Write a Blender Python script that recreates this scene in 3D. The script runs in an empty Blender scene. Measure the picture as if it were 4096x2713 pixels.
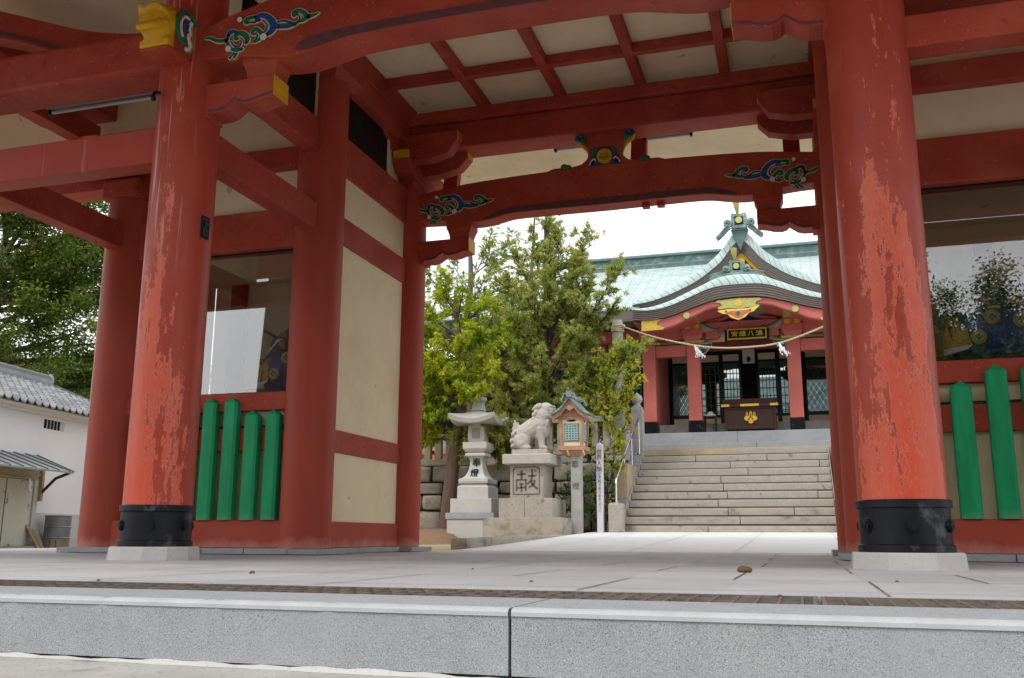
import bpy, math, random
import numpy as np
from mathutils import Vector, Matrix

rng = np.random.default_rng(7)
random.seed(7)
SC = bpy.context.scene
COL = SC.collection

# ------------------------------------------------------------------ camera, sky, sun, exposure
cam_data = bpy.data.cameras.new('camera')
cam = bpy.data.objects.new('camera', cam_data)
COL.objects.link(cam)
PITCH, YAW, ROLL = math.radians(11.873), math.radians(17.06), math.radians(0.2166)
fw = Vector((-math.sin(YAW) * math.cos(PITCH), math.cos(YAW) * math.cos(PITCH), math.sin(PITCH)))
rt0 = Vector((math.cos(YAW), math.sin(YAW), 0))
up0 = rt0.cross(fw)
rt = rt0 * math.cos(ROLL) + up0 * math.sin(ROLL)
upv = up0 * math.cos(ROLL) - rt0 * math.sin(ROLL)
cam.matrix_world = Matrix(((rt.x, upv.x, -fw.x, 0), (rt.y, upv.y, -fw.y, 0), (rt.z, upv.z, -fw.z, 0.165), (0, 0, 0, 1)))
cam_data.sensor_width = 36.0
cam_data.lens = 33.08
cam_data.clip_start = 0.02
cam_data.clip_end = 900
SC.camera = cam

SUN_EL, SUN_AZ = math.radians(52), math.radians(205)
world = bpy.data.worlds.new('World')
SC.world = world
world.use_nodes = True
wn, wl = world.node_tree.nodes, world.node_tree.links
wn.clear()
w_out = wn.new('ShaderNodeOutputWorld')
w_bg = wn.new('ShaderNodeBackground')
w_sky = wn.new('ShaderNodeTexSky')
w_sky.sky_type = 'NISHITA'
w_sky.sun_disc = False
w_sky.sun_elevation = SUN_EL
w_sky.sun_rotation = SUN_AZ
w_sky.dust_density = 3.0
w_tc = wn.new('ShaderNodeTexCoord')
w_map = wn.new('ShaderNodeMapping')
w_map.inputs['Scale'].default_value = (1.0, 1.0, 3.0)
w_noise = wn.new('ShaderNodeTexNoise')
w_noise.inputs['Scale'].default_value = 2.2
w_noise.inputs['Detail'].default_value = 6
w_ramp = wn.new('ShaderNodeValToRGB')
w_ramp.color_ramp.elements[0].position = 0.30
w_ramp.color_ramp.elements[0].color = (5.0, 5.05, 5.2, 1)
w_ramp.color_ramp.elements[1].position = 0.60
w_ramp.color_ramp.elements[1].color = (11.6, 11.5, 11.4, 1)
w_mix = wn.new('ShaderNodeMixRGB')
w_mix.inputs['Fac'].default_value = 0.88
wl.new(w_tc.outputs['Generated'], w_map.inputs['Vector'])
wl.new(w_map.outputs['Vector'], w_noise.inputs['Vector'])
wl.new(w_noise.outputs['Fac'], w_ramp.inputs['Fac'])
wl.new(w_sky.outputs['Color'], w_mix.inputs['Color1'])
wl.new(w_ramp.outputs['Color'], w_mix.inputs['Color2'])
wl.new(w_mix.outputs['Color'], w_bg.inputs['Color'])
w_bg.inputs['Strength'].default_value = 0.15
wl.new(w_bg.outputs['Background'], w_out.inputs['Surface'])

sun_d = bpy.data.lights.new('sun', 'SUN')
sun_d.energy = 1.1
sun_d.angle = math.radians(14)
sun_d.color = (1.0, 0.96, 0.9)
sun = bpy.data.objects.new('sun', sun_d)
COL.objects.link(sun)
sd = Vector((math.sin(SUN_AZ) * math.cos(SUN_EL), math.cos(SUN_AZ) * math.cos(SUN_EL), math.sin(SUN_EL)))
sun.rotation_euler = sd.to_track_quat('Z', 'Y').to_euler()
sun.location = (0, -20, 40)

SC.view_settings.view_transform = 'Standard'
SC.view_settings.look = 'None'
SC.view_settings.exposure = 0.37
SC.view_settings.gamma = 1.0
SC.cycles.max_bounces = 8
SC.cycles.diffuse_bounces = 5
SC.cycles.use_denoising = True

# ------------------------------------------------------------------ helpers
class MB:
    def __init__(s):
        s.v, s.f, s.m, s.uv = [], [], [], {}
        s.cur = 0
    def mat(s, i):
        s.cur = i
        return s
    def face(s, pts, uv=None):
        b = len(s.v)
        s.v += [tuple(p) for p in pts]
        if uv: s.uv[len(s.f)] = uv
        s.f.append(tuple(range(b, b + len(pts))))
        s.m.append(s.cur)
    def add(s, vs, fs, uvs=None):
        b = len(s.v)
        s.v += [tuple(p) for p in vs]
        for k, f in enumerate(fs):
            if uvs: s.uv[len(s.f)] = uvs[k]
            s.f.append(tuple(i + b for i in f))
            s.m.append(s.cur)
        return s
    def box(s, x0, x1, y0, y1, z0, z1):
        s.add([(x0, y0, z0), (x1, y0, z0), (x1, y1, z0), (x0, y1, z0), (x0, y0, z1), (x1, y0, z1), (x1, y1, z1), (x0, y1, z1)],
              [(0, 3, 2, 1), (4, 5, 6, 7), (0, 1, 5, 4), (1, 2, 6, 5), (2, 3, 7, 6), (3, 0, 4, 7)])
        return s
    def cbox(s, c, sx, sy, sz, M=None):
        n = len(s.v)
        s.box(-sx / 2, sx / 2, -sy / 2, sy / 2, -sz / 2, sz / 2)
        for i in range(n, len(s.v)):
            p = Vector(s.v[i])
            if M is not None: p = M @ p
            s.v[i] = (p.x + c[0], p.y + c[1], p.z + c[2])
        return s
    def frustum(s, cx, cy, z0, z1, a0, b0, a1, b1):
        s.add([(cx - a0, cy - b0, z0), (cx + a0, cy - b0, z0), (cx + a0, cy + b0, z0), (cx - a0, cy + b0, z0),
               (cx - a1, cy - b1, z1), (cx + a1, cy - b1, z1), (cx + a1, cy + b1, z1), (cx - a1, cy + b1, z1)],
              [(0, 3, 2, 1), (4, 5, 6, 7), (0, 1, 5, 4), (1, 2, 6, 5), (2, 3, 7, 6), (3, 0, 4, 7)])
        return s
    def sqstack(s, cx, cy, prof):
        """square stack: prof = [(half, z)...] closed top and bottom"""
        n = len(s.v)
        for h, z in prof:
            s.v += [(cx - h, cy - h, z), (cx + h, cy - h, z), (cx + h, cy + h, z), (cx - h, cy + h, z)]
        def F(t):
            s.f.append(tuple(i + n for i in t)); s.m.append(s.cur)
        F((0, 3, 2, 1))
        for k in range(len(prof) - 1):
            a, b = 4 * k, 4 * k + 4
            for i in range(4):
                j = (i + 1) % 4
                F((a + i, a + j, b + j, b + i))
        a = 4 * (len(prof) - 1)
        F((a, a + 1, a + 2, a + 3))
        return s
    def prism(s, poly, axis, a, b):
        """poly: 2D outline; axis 'x': (y,z), 'y': (x,z), 'z': (x,y)"""
        def P(p, t):
            return {'x': (t, p[0], p[1]), 'y': (p[0], t, p[1]), 'z': (p[0], p[1], t)}[axis]
        n = len(poly)
        area = sum(poly[i][0] * poly[(i + 1) % n][1] - poly[(i + 1) % n][0] * poly[i][1] for i in range(n))
        if (area < 0) != (axis == 'y'): poly = poly[::-1]
        vs = [P(p, a) for p in poly] + [P(p, b) for p in poly]
        fs = [tuple(range(n))[::-1], tuple(range(n, 2 * n))] + [(i, (i + 1) % n, n + (i + 1) % n, n + i) for i in range(n)]
        s.add(vs, fs)
        return s
    def strip(s, top, bot, axis_y0, axis_y1):
        """closed band between two (x,z) polylines of same length, thick in y"""
        n = len(top)
        vs = [(p[0], axis_y0, p[1]) for p in top] + [(p[0], axis_y0, p[1]) for p in bot] + [(p[0], axis_y1, p[1]) for p in top] + [(p[0], axis_y1, p[1]) for p in bot]
        fs = []
        for i in range(n - 1):
            fs += [(n + i, n + i + 1, i + 1, i), (2 * n + i, 2 * n + i + 1, 3 * n + i + 1, 3 * n + i), (i, i + 1, 2 * n + i + 1, 2 * n + i), (3 * n + i, 3 * n + i + 1, n + i + 1, n + i)]
        fs += [(0, 2 * n, 3 * n, n), (n - 1, 2 * n - 1, 4 * n - 1, 3 * n - 1)]
        s.add(vs, fs)
        return s
    def lathe(s, cx, cy, prof, n=24, cap=True):
        b = len(s.v)
        for r, z in prof:
            for i in range(n):
                a = 2 * math.pi * i / n
                s.v.append((cx + r * math.cos(a), cy + r * math.sin(a), z))
        def F(t):
            s.f.append(tuple(i + b for i in t)); s.m.append(s.cur)
        for k in range(len(prof) - 1):
            for i in range(n):
                j = (i + 1) % n
                F((k * n + i, k * n + j, (k + 1) * n + j, (k + 1) * n + i))
        if cap:
            F(tuple(range(n))[::-1])
            F(tuple(range((len(prof) - 1) * n, len(prof) * n)))
        return s
    def tube(s, path, r, n=8, cap=True):
        P = [Vector(p) for p in path]
        R = r if isinstance(r, (list, tuple)) else [r] * len(P)
        b = len(s.v)
        prev = None
        for k, p in enumerate(P):
            d = (P[min(k + 1, len(P) - 1)] - P[max(k - 1, 0)]).normalized()
            if prev is None:
                a = d.orthogonal().normalized()
            else:
                a = (prev - d * prev.dot(d))
                a = a.normalized() if a.length > 1e-6 else d.orthogonal().normalized()
            prev = a
            c = d.cross(a)
            for i in range(n):
                t = 2 * math.pi * i / n
                s.v.append(tuple(p + (a * math.cos(t) + c * math.sin(t)) * R[k]))
        def F(t):
            s.f.append(tuple(i + b for i in t)); s.m.append(s.cur)
        for k in range(len(P) - 1):
            for i in range(n):
                j = (i + 1) % n
                F((k * n + i, k * n + j, (k + 1) * n + j, (k + 1) * n + i))
        if cap:
            F(tuple(range(n))[::-1])
            F(tuple(range((len(P) - 1) * n, len(P) * n)))
        return s
    def ell(s, c, r, n=12, m=8, M=None):
        vs, fs = [], []
        for j in range(1, m):
            t = math.pi * j / m
            for i in range(n):
                a = 2 * math.pi * i / n
                vs.append(Vector((r[0] * math.sin(t) * math.cos(a), r[1] * math.sin(t) * math.sin(a), r[2] * math.cos(t))))
        vs += [Vector((0, 0, r[2])), Vector((0, 0, -r[2]))]
        T, B = len(vs) - 2, len(vs) - 1
        for j in range(m - 2):
            for i in range(n):
                k = (i + 1) % n
                fs.append((j * n + i, (j + 1) * n + i, (j + 1) * n + k, j * n + k))
        for i in range(n):
            k = (i + 1) % n
            fs += [(T, i, k), (B, (m - 2) * n + k, (m - 2) * n + i)]
        if M is not None: vs = [M @ v for v in vs]
        s.add([(v.x + c[0], v.y + c[1], v.z + c[2]) for v in vs], fs)
        return s
    def ribbon(s, pts, w, y, face=-1, lift=0.0):
        """flat painted stroke in the x-z plane at depth y, a few mm thick"""
        P = np.array(smooth2(pts, 4)); n = len(P)
        W = np.interp(np.linspace(0, 1, n), np.linspace(0, 1, len(w)), w) if isinstance(w, (list, tuple)) else np.full(n, w)
        T = np.gradient(P, axis=0); T /= np.maximum(np.linalg.norm(T, axis=1, keepdims=True), 1e-9)
        N = np.stack([-T[:, 1], T[:, 0]], 1)
        L, Rr = P + N * W[:, None] / 2, P - N * W[:, None] / 2
        a0 = len(s.v)
        for q in range(n):
            s.v += [(L[q, 0], y, L[q, 1]), (Rr[q, 0], y, Rr[q, 1]), (L[q, 0], y + 0.02, L[q, 1]), (Rr[q, 0], y + 0.02, Rr[q, 1])]
        def F(t):
            s.f.append(tuple(i + a0 for i in t)); s.m.append(s.cur)
        for q in range(n - 1):
            a, b = 4 * q, 4 * q + 4
            F((a, a + 1, b + 1, b)); F((a, b, b + 2, a + 2)); F((a + 1, a + 3, b + 3, b + 1))
        return s
    def disc(s, c, r, y, n=16, th=0.02):
        pl = [(c[0] + r * math.cos(2 * math.pi * i / n), c[1] + r * math.sin(2 * math.pi * i / n)) for i in range(n)]
        return s.prism(pl, 'y', y, y + th)
    def build(s, name, mats, parent=None, smooth=False, bevel=0, seg=2, sharp=40):
        me = bpy.data.meshes.new(name)
        me.from_pydata(s.v, [], s.f)
        mats = mats if isinstance(mats, (list, tuple)) else [mats]
        for m in mats: me.materials.append(m)
        if len(mats) > 1: me.polygons.foreach_set('material_index', np.array(s.m, dtype=np.int32))
        if s.uv:
            ul = me.uv_layers.new(name='UVMap')
            for fi, uv in s.uv.items():
                p = me.polygons[fi]
                for k, li in enumerate(p.loop_indices): ul.data[li].uv = uv[k]
        if smooth:
            me.polygons.foreach_set('use_smooth', np.ones(len(me.polygons), dtype=bool))
            try: me.set_sharp_from_angle(angle=math.radians(sharp))
            except Exception: pass
        me.update()
        o = bpy.data.objects.new(name, me)
        COL.objects.link(o)
        if bevel:
            b = o.modifiers.new('bevel', 'BEVEL')
            b.width = bevel; b.segments = seg; b.limit_method = 'ANGLE'; b.angle_limit = math.radians(40)
        if parent is not None: adopt(o, parent)
        return o

def smooth2(pts, k=4):
    P = [np.array(p, float) for p in pts]
    if len(P) < 3:
        return [tuple(P[0] + (P[-1] - P[0]) * t) for t in np.linspace(0, 1, k + 1)]
    out = []
    for i in range(len(P) - 1):
        p0, p1, p2, p3 = P[max(i - 1, 0)], P[i], P[i + 1], P[min(i + 2, len(P) - 1)]
        for t in np.linspace(0, 1, k, endpoint=False):
            out.append(tuple(0.5 * ((2 * p1) + (-p0 + p2) * t + (2 * p0 - 5 * p1 + 4 * p2 - p3) * t * t + (-p0 + 3 * p1 - 3 * p2 + p3) * t ** 3)))
    out.append(tuple(P[-1]))
    return out

def adopt(o, parent):
    o.parent = parent
    if parent.parent is None and parent.type == 'EMPTY':
        o.matrix_parent_inverse = Matrix.Translation(-parent.location)

def thing(name, label, cat, loc, group=None):
    o = bpy.data.objects.new(name, None)
    o.empty_display_size = 0.2
    o.location = loc
    COL.objects.link(o)
    return tag(o, label, cat, group)

def tag(o, label, cat, group=None):
    o['label'] = label; o['category'] = cat
    if group: o['group'] = group
    return o

def struct(o):
    o['kind'] = 'structure'
    return o

def text_mesh(body, size, depth=0.004):
    c = bpy.data.curves.new('lettering', 'FONT')
    c.body = body; c.size = size; c.align_x = 'CENTER'; c.align_y = 'CENTER'; c.extrude = depth; c.resolution_u = 3
    o = bpy.data.objects.new('lettering', c)
    COL.objects.link(o)
    dg = bpy.context.evaluated_depsgraph_get()
    me = bpy.data.meshes.new_from_object(o.evaluated_get(dg))
    COL.objects.unlink(o)
    bpy.data.objects.remove(o)
    return me

def text(name, rows, size, pitch, centre, mat, parent, horizontal=False, depth=0.004, sx=1.0, shear=0.0):
    """characters written down a column (or along a row) on a face that looks to -y; one mesh"""
    V, Fs = [], []
    for k, ch in enumerate(rows):
        me = text_mesh(ch, size, depth)
        co = np.array([v.co[:] for v in me.vertices])
        if len(co) == 0: continue
        mid = (co.max(0) + co.min(0)) / 2
        co = co - mid
        off = k - (len(rows) - 1) / 2
        b = len(V)
        for x, y, z in co:
            if horizontal: V.append((centre[0] + x * sx + off * pitch, centre[1] - z, centre[2] + y))
            else: V.append((centre[0] + x * sx, centre[1] - z + shear * y, centre[2] + y - off * pitch))
        Fs += [tuple(i + b for i in p.vertices) for p in me.polygons]
        bpy.data.meshes.remove(me)
    m = MB(); m.add(V, Fs)
    return m.build(name, mat, parent)

# ------------------------------------------------------------------ materials
def mat(name, col, rough=0.6, var=0.12, scale=6.0, stretch=(1, 1, 1), bump=0.0, bscale=60.0, metal=0.0, spec=0.3,
        col2=None, c2scale=1.5, c2thr=(0.5, 0.7), speck=None, coat=0.0, c2stretch=(1, 1, 1), island=0.0, low=None):
    m = bpy.data.materials.new(name)
    m.use_nodes = True
    nt = m.node_tree; N, L = nt.nodes, nt.links
    bs = N['Principled BSDF']
    bs.inputs['Roughness'].default_value = rough
    bs.inputs['Metallic'].default_value = metal
    bs.inputs['Specular IOR Level'].default_value = spec
    bs.inputs['Coat Weight'].default_value = coat
    tc = N.new('ShaderNodeTexCoord')
    def noise(sc, st=(1, 1, 1), det=4.0, rg=0.55):
        mp = N.new('ShaderNodeMapping'); mp.inputs['Scale'].default_value = st
        L.new(tc.outputs['Object'], mp.inputs['Vector'])
        n = N.new('ShaderNodeTexNoise'); n.inputs['Scale'].default_value = sc; n.inputs['Detail'].default_value = det; n.inputs['Roughness'].default_value = rg
        L.new(mp.outputs['Vector'], n.inputs['Vector'])
        return n
    def mix(fac, a, b, mode='MIX'):
        x = N.new('ShaderNodeMixRGB'); x.blend_type = mode
        if isinstance(fac, (int, float)): x.inputs['Fac'].default_value = fac
        else: L.new(fac, x.inputs['Fac'])
        for s, v in (('Color1', a), ('Color2', b)):
            if isinstance(v, tuple): x.inputs[s].default_value = (*v[:3], 1)
            else: L.new(v, x.inputs[s])
        return x.outputs['Color']
    def rng_(src, a, b, c=0.0, d=1.0):
        r = N.new('ShaderNodeMapRange'); r.inputs['From Min'].default_value = a; r.inputs['From Max'].default_value = b
        r.inputs['To Min'].default_value = c; r.inputs['To Max'].default_value = d; r.clamp = True
        L.new(src, r.inputs['Value'])
        return r.outputs['Result']
    n1 = noise(scale, stretch)
    c = mix(rng_(n1.outputs['Fac'], 0.25, 0.75), tuple(x * (1 - var) for x in col), tuple(min(1, x * (1 + var)) for x in col))
    if col2 is not None:
        n2 = noise(c2scale, c2stretch, 6.0, 0.65)
        c = mix(rng_(n2.outputs['Fac'], *c2thr), c, tuple(col2))
    if speck is not None:
        for sc, lo, hi, sc_col in speck:
            n3 = noise(sc, (1, 1, 1), 1.0, 0.4)
            c = mix(rng_(n3.outputs['Fac'], lo, hi), c, tuple(sc_col))
    if low is not None:          # dirt that has risen from the foot: (z0, z1, colour)
        sp = N.new('ShaderNodeSeparateXYZ'); L.new(tc.outputs['Object'], sp.inputs['Vector'])
        n4 = noise(5.0, (1, 1, 0.6), 6.0, 0.7)
        ad = N.new('ShaderNodeMath'); ad.operation = 'MULTIPLY_ADD'
        L.new(n4.outputs['Fac'], ad.inputs[0]); ad.inputs[1].default_value = -(low[1] - low[0]) * 2.2
        L.new(sp.outputs['Z'], ad.inputs[2])
        k = (low[1] - low[0]) * 1.1
        c = mix(rng_(ad.outputs[0], low[0] - k, low[1] - k, low[3] if len(low) > 3 else 0.8, 0.0), c, tuple(low[2]))
    if island:
        g = N.new('ShaderNodeNewGeometry')
        c = mix(1.0, c, mix(g.outputs['Random Per Island'], (1 - island,) * 3, (1 + island,) * 3), 'MULTIPLY')
    if isinstance(c, tuple): bs.inputs['Base Color'].default_value = (*c, 1)
    else: L.new(c, bs.inputs['Base Color'])
    rr = rng_(n1.outputs['Fac'], 0.2, 0.8, max(0, rough - 0.08), min(1, rough + 0.1))
    L.new(rr, bs.inputs['Roughness'])
    if bump:
        nb = noise(bscale, stretch, 5.0, 0.6)
        bp = N.new('ShaderNodeBump'); bp.inputs['Strength'].default_value = bump; bp.inputs['Distance'].default_value = 0.01
        L.new(nb.outputs['Fac'], bp.inputs['Height'])
        L.new(bp.outputs['Normal'], bs.inputs['Normal'])
    return m

RED = (0.352, 0.050, 0.028)
M = {}
M['red'] = mat('red_paint', RED, 0.58, 0.20, 2.2, (1, 1, 1), 0.16, 55, spec=0.24, col2=(0.45, 0.105, 0.06), c2scale=1.7, c2thr=(0.45, 0.8), speck=[(38, 0.70, 0.76, (0.48, 0.15, 0.10)), (11, 0.68, 0.78, (0.27, 0.045, 0.028))])
M['red_streak'] = mat('red_paint_with_runoff', RED, 0.5, 0.16, 2.2, (1, 1, 1), 0.12, 55, spec=0.28, col2=(0.52, 0.25, 0.22), c2scale=7.0, c2thr=(0.63, 0.74), c2stretch=(1.0, 1.0, 0.06))
M['red_foot'] = mat('red_paint_weathered', (0.37, 0.057, 0.031), 0.55, 0.15, 2.4, (1, 1, 0.5), 0.10, 30, col2=(0.34, 0.06, 0.05), c2scale=2, c2thr=(0.55, 0.85), low=(0.04, 0.15, (0.56, 0.27, 0.23), 0.8))
M['groove'] = mat('groove_paint', (0.13, 0.050, 0.056), 0.4, 0.25, 14)
M['cream'] = mat('cream_plaster', (0.82, 0.71, 0.49), 0.85, 0.06, 1.6, bump=0.12, bscale=70, col2=(0.68, 0.55, 0.34), c2scale=1.1, c2thr=(0.46, 0.80), speck=[(6, 0.74, 0.78, (0.55, 0.45, 0.29))])
M['yellow'] = mat('yellow_paint', (0.62, 0.34, 0.012), 0.5, 0.16, 10, col2=(0.66, 0.52, 0.30), c2scale=9, c2thr=(0.60, 0.72), bump=0.15, bscale=50)
M['green_p'] = mat('green_fence_paint', (0.003, 0.30, 0.115), 0.45, 0.25, 7, (2, 2, 0.3), 0.18, 60, spec=0.3, col2=(0.02, 0.38, 0.24), c2scale=4, c2thr=(0.55, 0.8), c2stretch=(1, 1, 0.25), low=(.31, .37, (0.16, 0.30, 0.20), .55))
M['iron'] = mat('black_iron', (0.008, 0.0095, 0.015), 0.45, 0.3, 9, bump=0.12, bscale=70, spec=0.22, col2=(0.11, 0.125, 0.15), c2scale=5.0, c2thr=(0.57, 0.74))
M['iron_l'] = mat('worn_iron', (0.045, 0.048, 0.055), 0.5, 0.2, 20)
M['darkwood'] = mat('dark_grille', (0.022, 0.015, 0.011), 0.55, 0.3, 40, (6, 6, 0.4), 0.3, 50)
M['white'] = mat('white_paint', (0.72, 0.70, 0.64), 0.6, 0.06, 12)
M['gold_line'] = mat('ochre_paint', (0.42, 0.24, 0.02), 0.55, 0.12, 12)
M['c_green'] = mat('cloud_green_paint', (0.012, 0.15, 0.065), 0.5, 0.2, 16)
M['c_blue'] = mat('cloud_blue_paint', (0.018, 0.07, 0.25), 0.5, 0.22, 16)
M['c_indigo'] = mat('cloud_indigo_paint', (0.06, 0.055, 0.16), 0.5, 0.2, 16)
SPECK = [(250, 0.55, 0.68, (0.25, 0.27, 0.30)), (420, 0.60, 0.70, (0.12, 0.13, 0.145)), (300, 0.60, 0.7, (0.52, 0.54, 0.55))]
M['granite'] = mat('grey_granite', (0.325, 0.347, 0.365), 0.75, 0.12, 9, bump=0.18, bscale=220, speck=SPECK + [(40, 0.74, 0.755, (0.24, 0.26, 0.29)), (1.3, 0.52, 0.75, (0.36, 0.375, 0.385))], col2=(0.38, 0.385, 0.375), c2scale=3, c2thr=(0.55, 0.8))
M['granite_edge'] = mat('grey_granite_arris', (0.43, 0.445, 0.455), 0.8, 0.1, 12, bump=0.1, bscale=160, speck=[(210, 0.6, 0.7, (0.40, 0.42, 0.44))])  # kerb arris: brightness of the lit rounded edge is put into this colour
M['paving'] = mat('granite_paving', (0.452, 0.47, 0.488), 0.62, 0.12, 2.2, bump=0.05, bscale=120, speck=[(150, 0.58, 0.7, (0.35, 0.36, 0.37)), (14, 0.72, 0.76, (0.36, 0.35, 0.33))], col2=(0.485, 0.495, 0.505), c2scale=0.9, c2thr=(0.45, 0.7))
M['joint'] = mat('paving_joint', (0.12, 0.10, 0.075), 0.9, 0.4, 6, col2=(0.30, 0.24, 0.15), c2scale=2.5, c2thr=(0.5, 0.6))
M['plaza'] = mat('pale_plaza_paving', (0.62, 0.62, 0.625), 0.8, 0.06, 2.0, bump=0.06, bscale=90, speck=[(90, 0.62, 0.72, (0.5, 0.5, 0.5))])
M['stone_b'] = mat('beige_granite', (0.355, 0.33, 0.29), 0.85, 0.14, 5, bump=0.35, bscale=75, speck=[(85, 0.6, 0.68, (0.30, 0.27, 0.23)), (130, 0.62, 0.7, (0.58, 0.55, 0.48)), (6.5, 0.70, 0.74, (0.20, 0.19, 0.175)), (30, 0.58, 0.7, (0.33, 0.305, 0.265))], col2=(0.37, 0.315, 0.235), c2scale=1.4, c2thr=(0.5, 0.75))
M['stone_w'] = mat('pale_granite', (0.48, 0.475, 0.46), 0.8, 0.08, 4, bump=0.12, bscale=110, speck=[(110, 0.62, 0.7, (0.40, 0.40, 0.39))], col2=(0.46, 0.455, 0.44), c2scale=2.2, c2thr=(0.58, 0.8))
M['stone_g'] = mat('weathered_granite', (0.38, 0.372, 0.355), 0.9, 0.15, 5, bump=0.3, bscale=60, speck=[(80, 0.6, 0.7, (0.27, 0.265, 0.25))], col2=(0.17, 0.165, 0.15), c2scale=3.5, c2thr=(0.58, 0.78))
M['stone_l'] = mat('carved_granite', (0.43, 0.405, 0.365), 0.9, 0.12, 7, bump=0.25, bscale=70, speck=[(90, 0.6, 0.7, (0.38, 0.36, 0.32))], col2=(0.29, 0.27, 0.24), c2scale=4.5, c2thr=(0.60, 0.82))
M['stone_stain'] = mat('stained_granite', (0.37, 0.34, 0.29), 0.9, 0.14, 5, bump=0.3, bscale=70, speck=[(85, 0.6, 0.68, (0.33, 0.30, 0.26))], col2=(0.18, 0.145, 0.13), c2scale=2.6, c2thr=(0.52, 0.70), c2stretch=(1, 1, 1.6))
M['wall_stone'] = mat('rubble_wall_stone', (0.31, 0.275, 0.225), 0.95, 0.25, 3, bump=0.7, bscale=28, col2=(0.13, 0.12, 0.10), c2scale=2.4, c2thr=(0.5, 0.72), speck=[(60, 0.6, 0.7, (0.42, 0.38, 0.32))], island=0.25)
M['dark_gap'] = mat('earth_joint', (0.035, 0.030, 0.024), 0.95, 0.3, 8)
M['stringer'] = mat('dark_speckled_granite', (0.17, 0.175, 0.185), 0.8, 0.15, 8, bump=0.3, bscale=90, speck=[(42, 0.54, 0.62, (0.42, 0.43, 0.44)), (50, 0.6, 0.66, (0.05, 0.05, 0.055))])
M['moss'] = mat('fence_stone', (0.33, 0.29, 0.215), 0.95, 0.2, 4, bump=0.4, bscale=60, col2=(0.16, 0.145, 0.10), c2scale=2.5, c2thr=(0.5, 0.75))
M['sand'] = mat('sandy_earth', (0.42, 0.33, 0.22), 0.95, 0.15, 3, bump=0.4, bscale=60, col2=(0.30, 0.22, 0.14), c2scale=1.2, c2thr=(0.5, 0.75))
M['needles'] = mat('needle_litter', (0.22, 0.135, 0.08), 0.95, 0.35, 20, bump=0.9, bscale=50)
M['coral'] = mat('coral_paint', (0.50, 0.130, 0.115), 0.5, 0.1, 2, (1, 1, 0.4), 0.04, 40, col2=(0.55, 0.16, 0.135), c2scale=1.4, c2thr=(0.5, 0.8))
M['gold'] = mat('gold_fitting', (0.60, 0.42, 0.07), 0.4, 0.2, 20, metal=0.35, spec=0.5, bump=0.3, bscale=40)
M['brass'] = mat('pale_brass', (0.42, 0.40, 0.13), 0.45, 0.15, 20, metal=0.3, spec=0.5)
M['kiri'] = mat('gilt_crest', (0.78, 0.50, 0.06), 0.35, 0.12, 20, metal=0.3, spec=0.5)
M['bark_band'] = mat('layered_eave_board', (0.185, 0.160, 0.148), 0.8, 0.25, 9, (0.6, 0.6, 7), 0.3, 12)
M['copper_d'] = mat('dark_verdigris', (0.15, 0.225, 0.215), 0.55, 0.3, 5, bump=0.2, bscale=30, col2=(0.27, 0.43, 0.40), c2scale=5, c2thr=(0.5, 0.7))
M['box_wood'] = mat('dark_brown_wood', (0.048, 0.018, 0.013), 0.45, 0.3, 3, (12, 12, 1), 0.12, 30, spec=0.4)
M['black'] = mat('black_lacquer', (0.010, 0.010, 0.011), 0.4, 0.2, 5)
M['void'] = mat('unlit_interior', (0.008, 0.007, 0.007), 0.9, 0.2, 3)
M['grn_lat'] = mat('green_lattice_paint', (0.004, 0.16, 0.085), 0.5, 0.15, 6)
M['steel'] = mat('stainless_steel', (0.62, 0.63, 0.65), 0.25, 0.05, 10, metal=1.0, spec=0.5)
M['rope'] = mat('straw_rope', (0.50, 0.40, 0.27), 0.9, 0.2, 60)
M['paper'] = mat('white_paper', (0.78, 0.79, 0.82), 0.8, 0.03, 8)
M['pinkwood'] = mat('faded_cedar', (0.40, 0.235, 0.17), 0.7, 0.2, 3, (6, 6, 1), 0.2, 40, col2=(0.30, 0.15, 0.11), c2scale=4, c2thr=(0.5, 0.8))
M['aqua'] = mat('pale_aqua_lattice', (0.34, 0.50, 0.50), 0.5, 0.06, 12)
M['greyscreen'] = mat('grey_screen', (0.16, 0.19, 0.20), 0.5, 0.08, 20)
M['steelgrey'] = mat('grey_lattice_frame', (0.20, 0.235, 0.26), 0.5, 0.1, 10)
M['pole'] = mat('white_pole', (0.62, 0.62, 0.68), 0.5, 0.04, 8)
M['ink'] = mat('ink_black', (0.012, 0.012, 0.014), 0.7, 0.1, 8)
M['carve'] = mat('dark_carving', (0.13, 0.115, 0.095), 0.95, 0.15, 12)  # darker colour for the cut characters and border
M['kura_w'] = mat('white_limewash', (0.70, 0.70, 0.735), 0.9, 0.04, 1.5, col2=(0.66, 0.66, 0.70), c2scale=0.8, c2thr=(0.5, 0.8))
M['kura_g'] = mat('grey_cement', (0.47, 0.48, 0.51), 0.9, 0.08, 3)
M['tile'] = mat('grey_roof_tile', (0.19, 0.195, 0.21), 0.5, 0.2, 3, bump=0.15, bscale=25, island=0.35, spec=0.4)
M['dk_tile'] = mat('dark_tile_edge', (0.09, 0.09, 0.10), 0.6, 0.2, 6)
M['canopy'] = mat('zinc_canopy', (0.235, 0.255, 0.255), 0.5, 0.1, 3)
M['olddoor'] = mat('peeling_white_door', (0.52, 0.53, 0.48), 0.7, 0.08, 2, col2=(0.16, 0.14, 0.11), c2scale=3.2, c2thr=(0.62, 0.70), bump=0.1)
M['ply'] = mat('bare_wood', (0.36, 0.25, 0.15), 0.8, 0.2, 3, (6, 6, 1))
M['drum'] = mat('scorched_drum', (0.17, 0.18, 0.195), 0.5, 0.25, 5, metal=0.3, col2=(0.30, 0.22, 0.13), c2scale=2.2, c2thr=(0.52, 0.72), low=(-0.2, 0.2, (0.30, 0.225, 0.14), 0.85))
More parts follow.
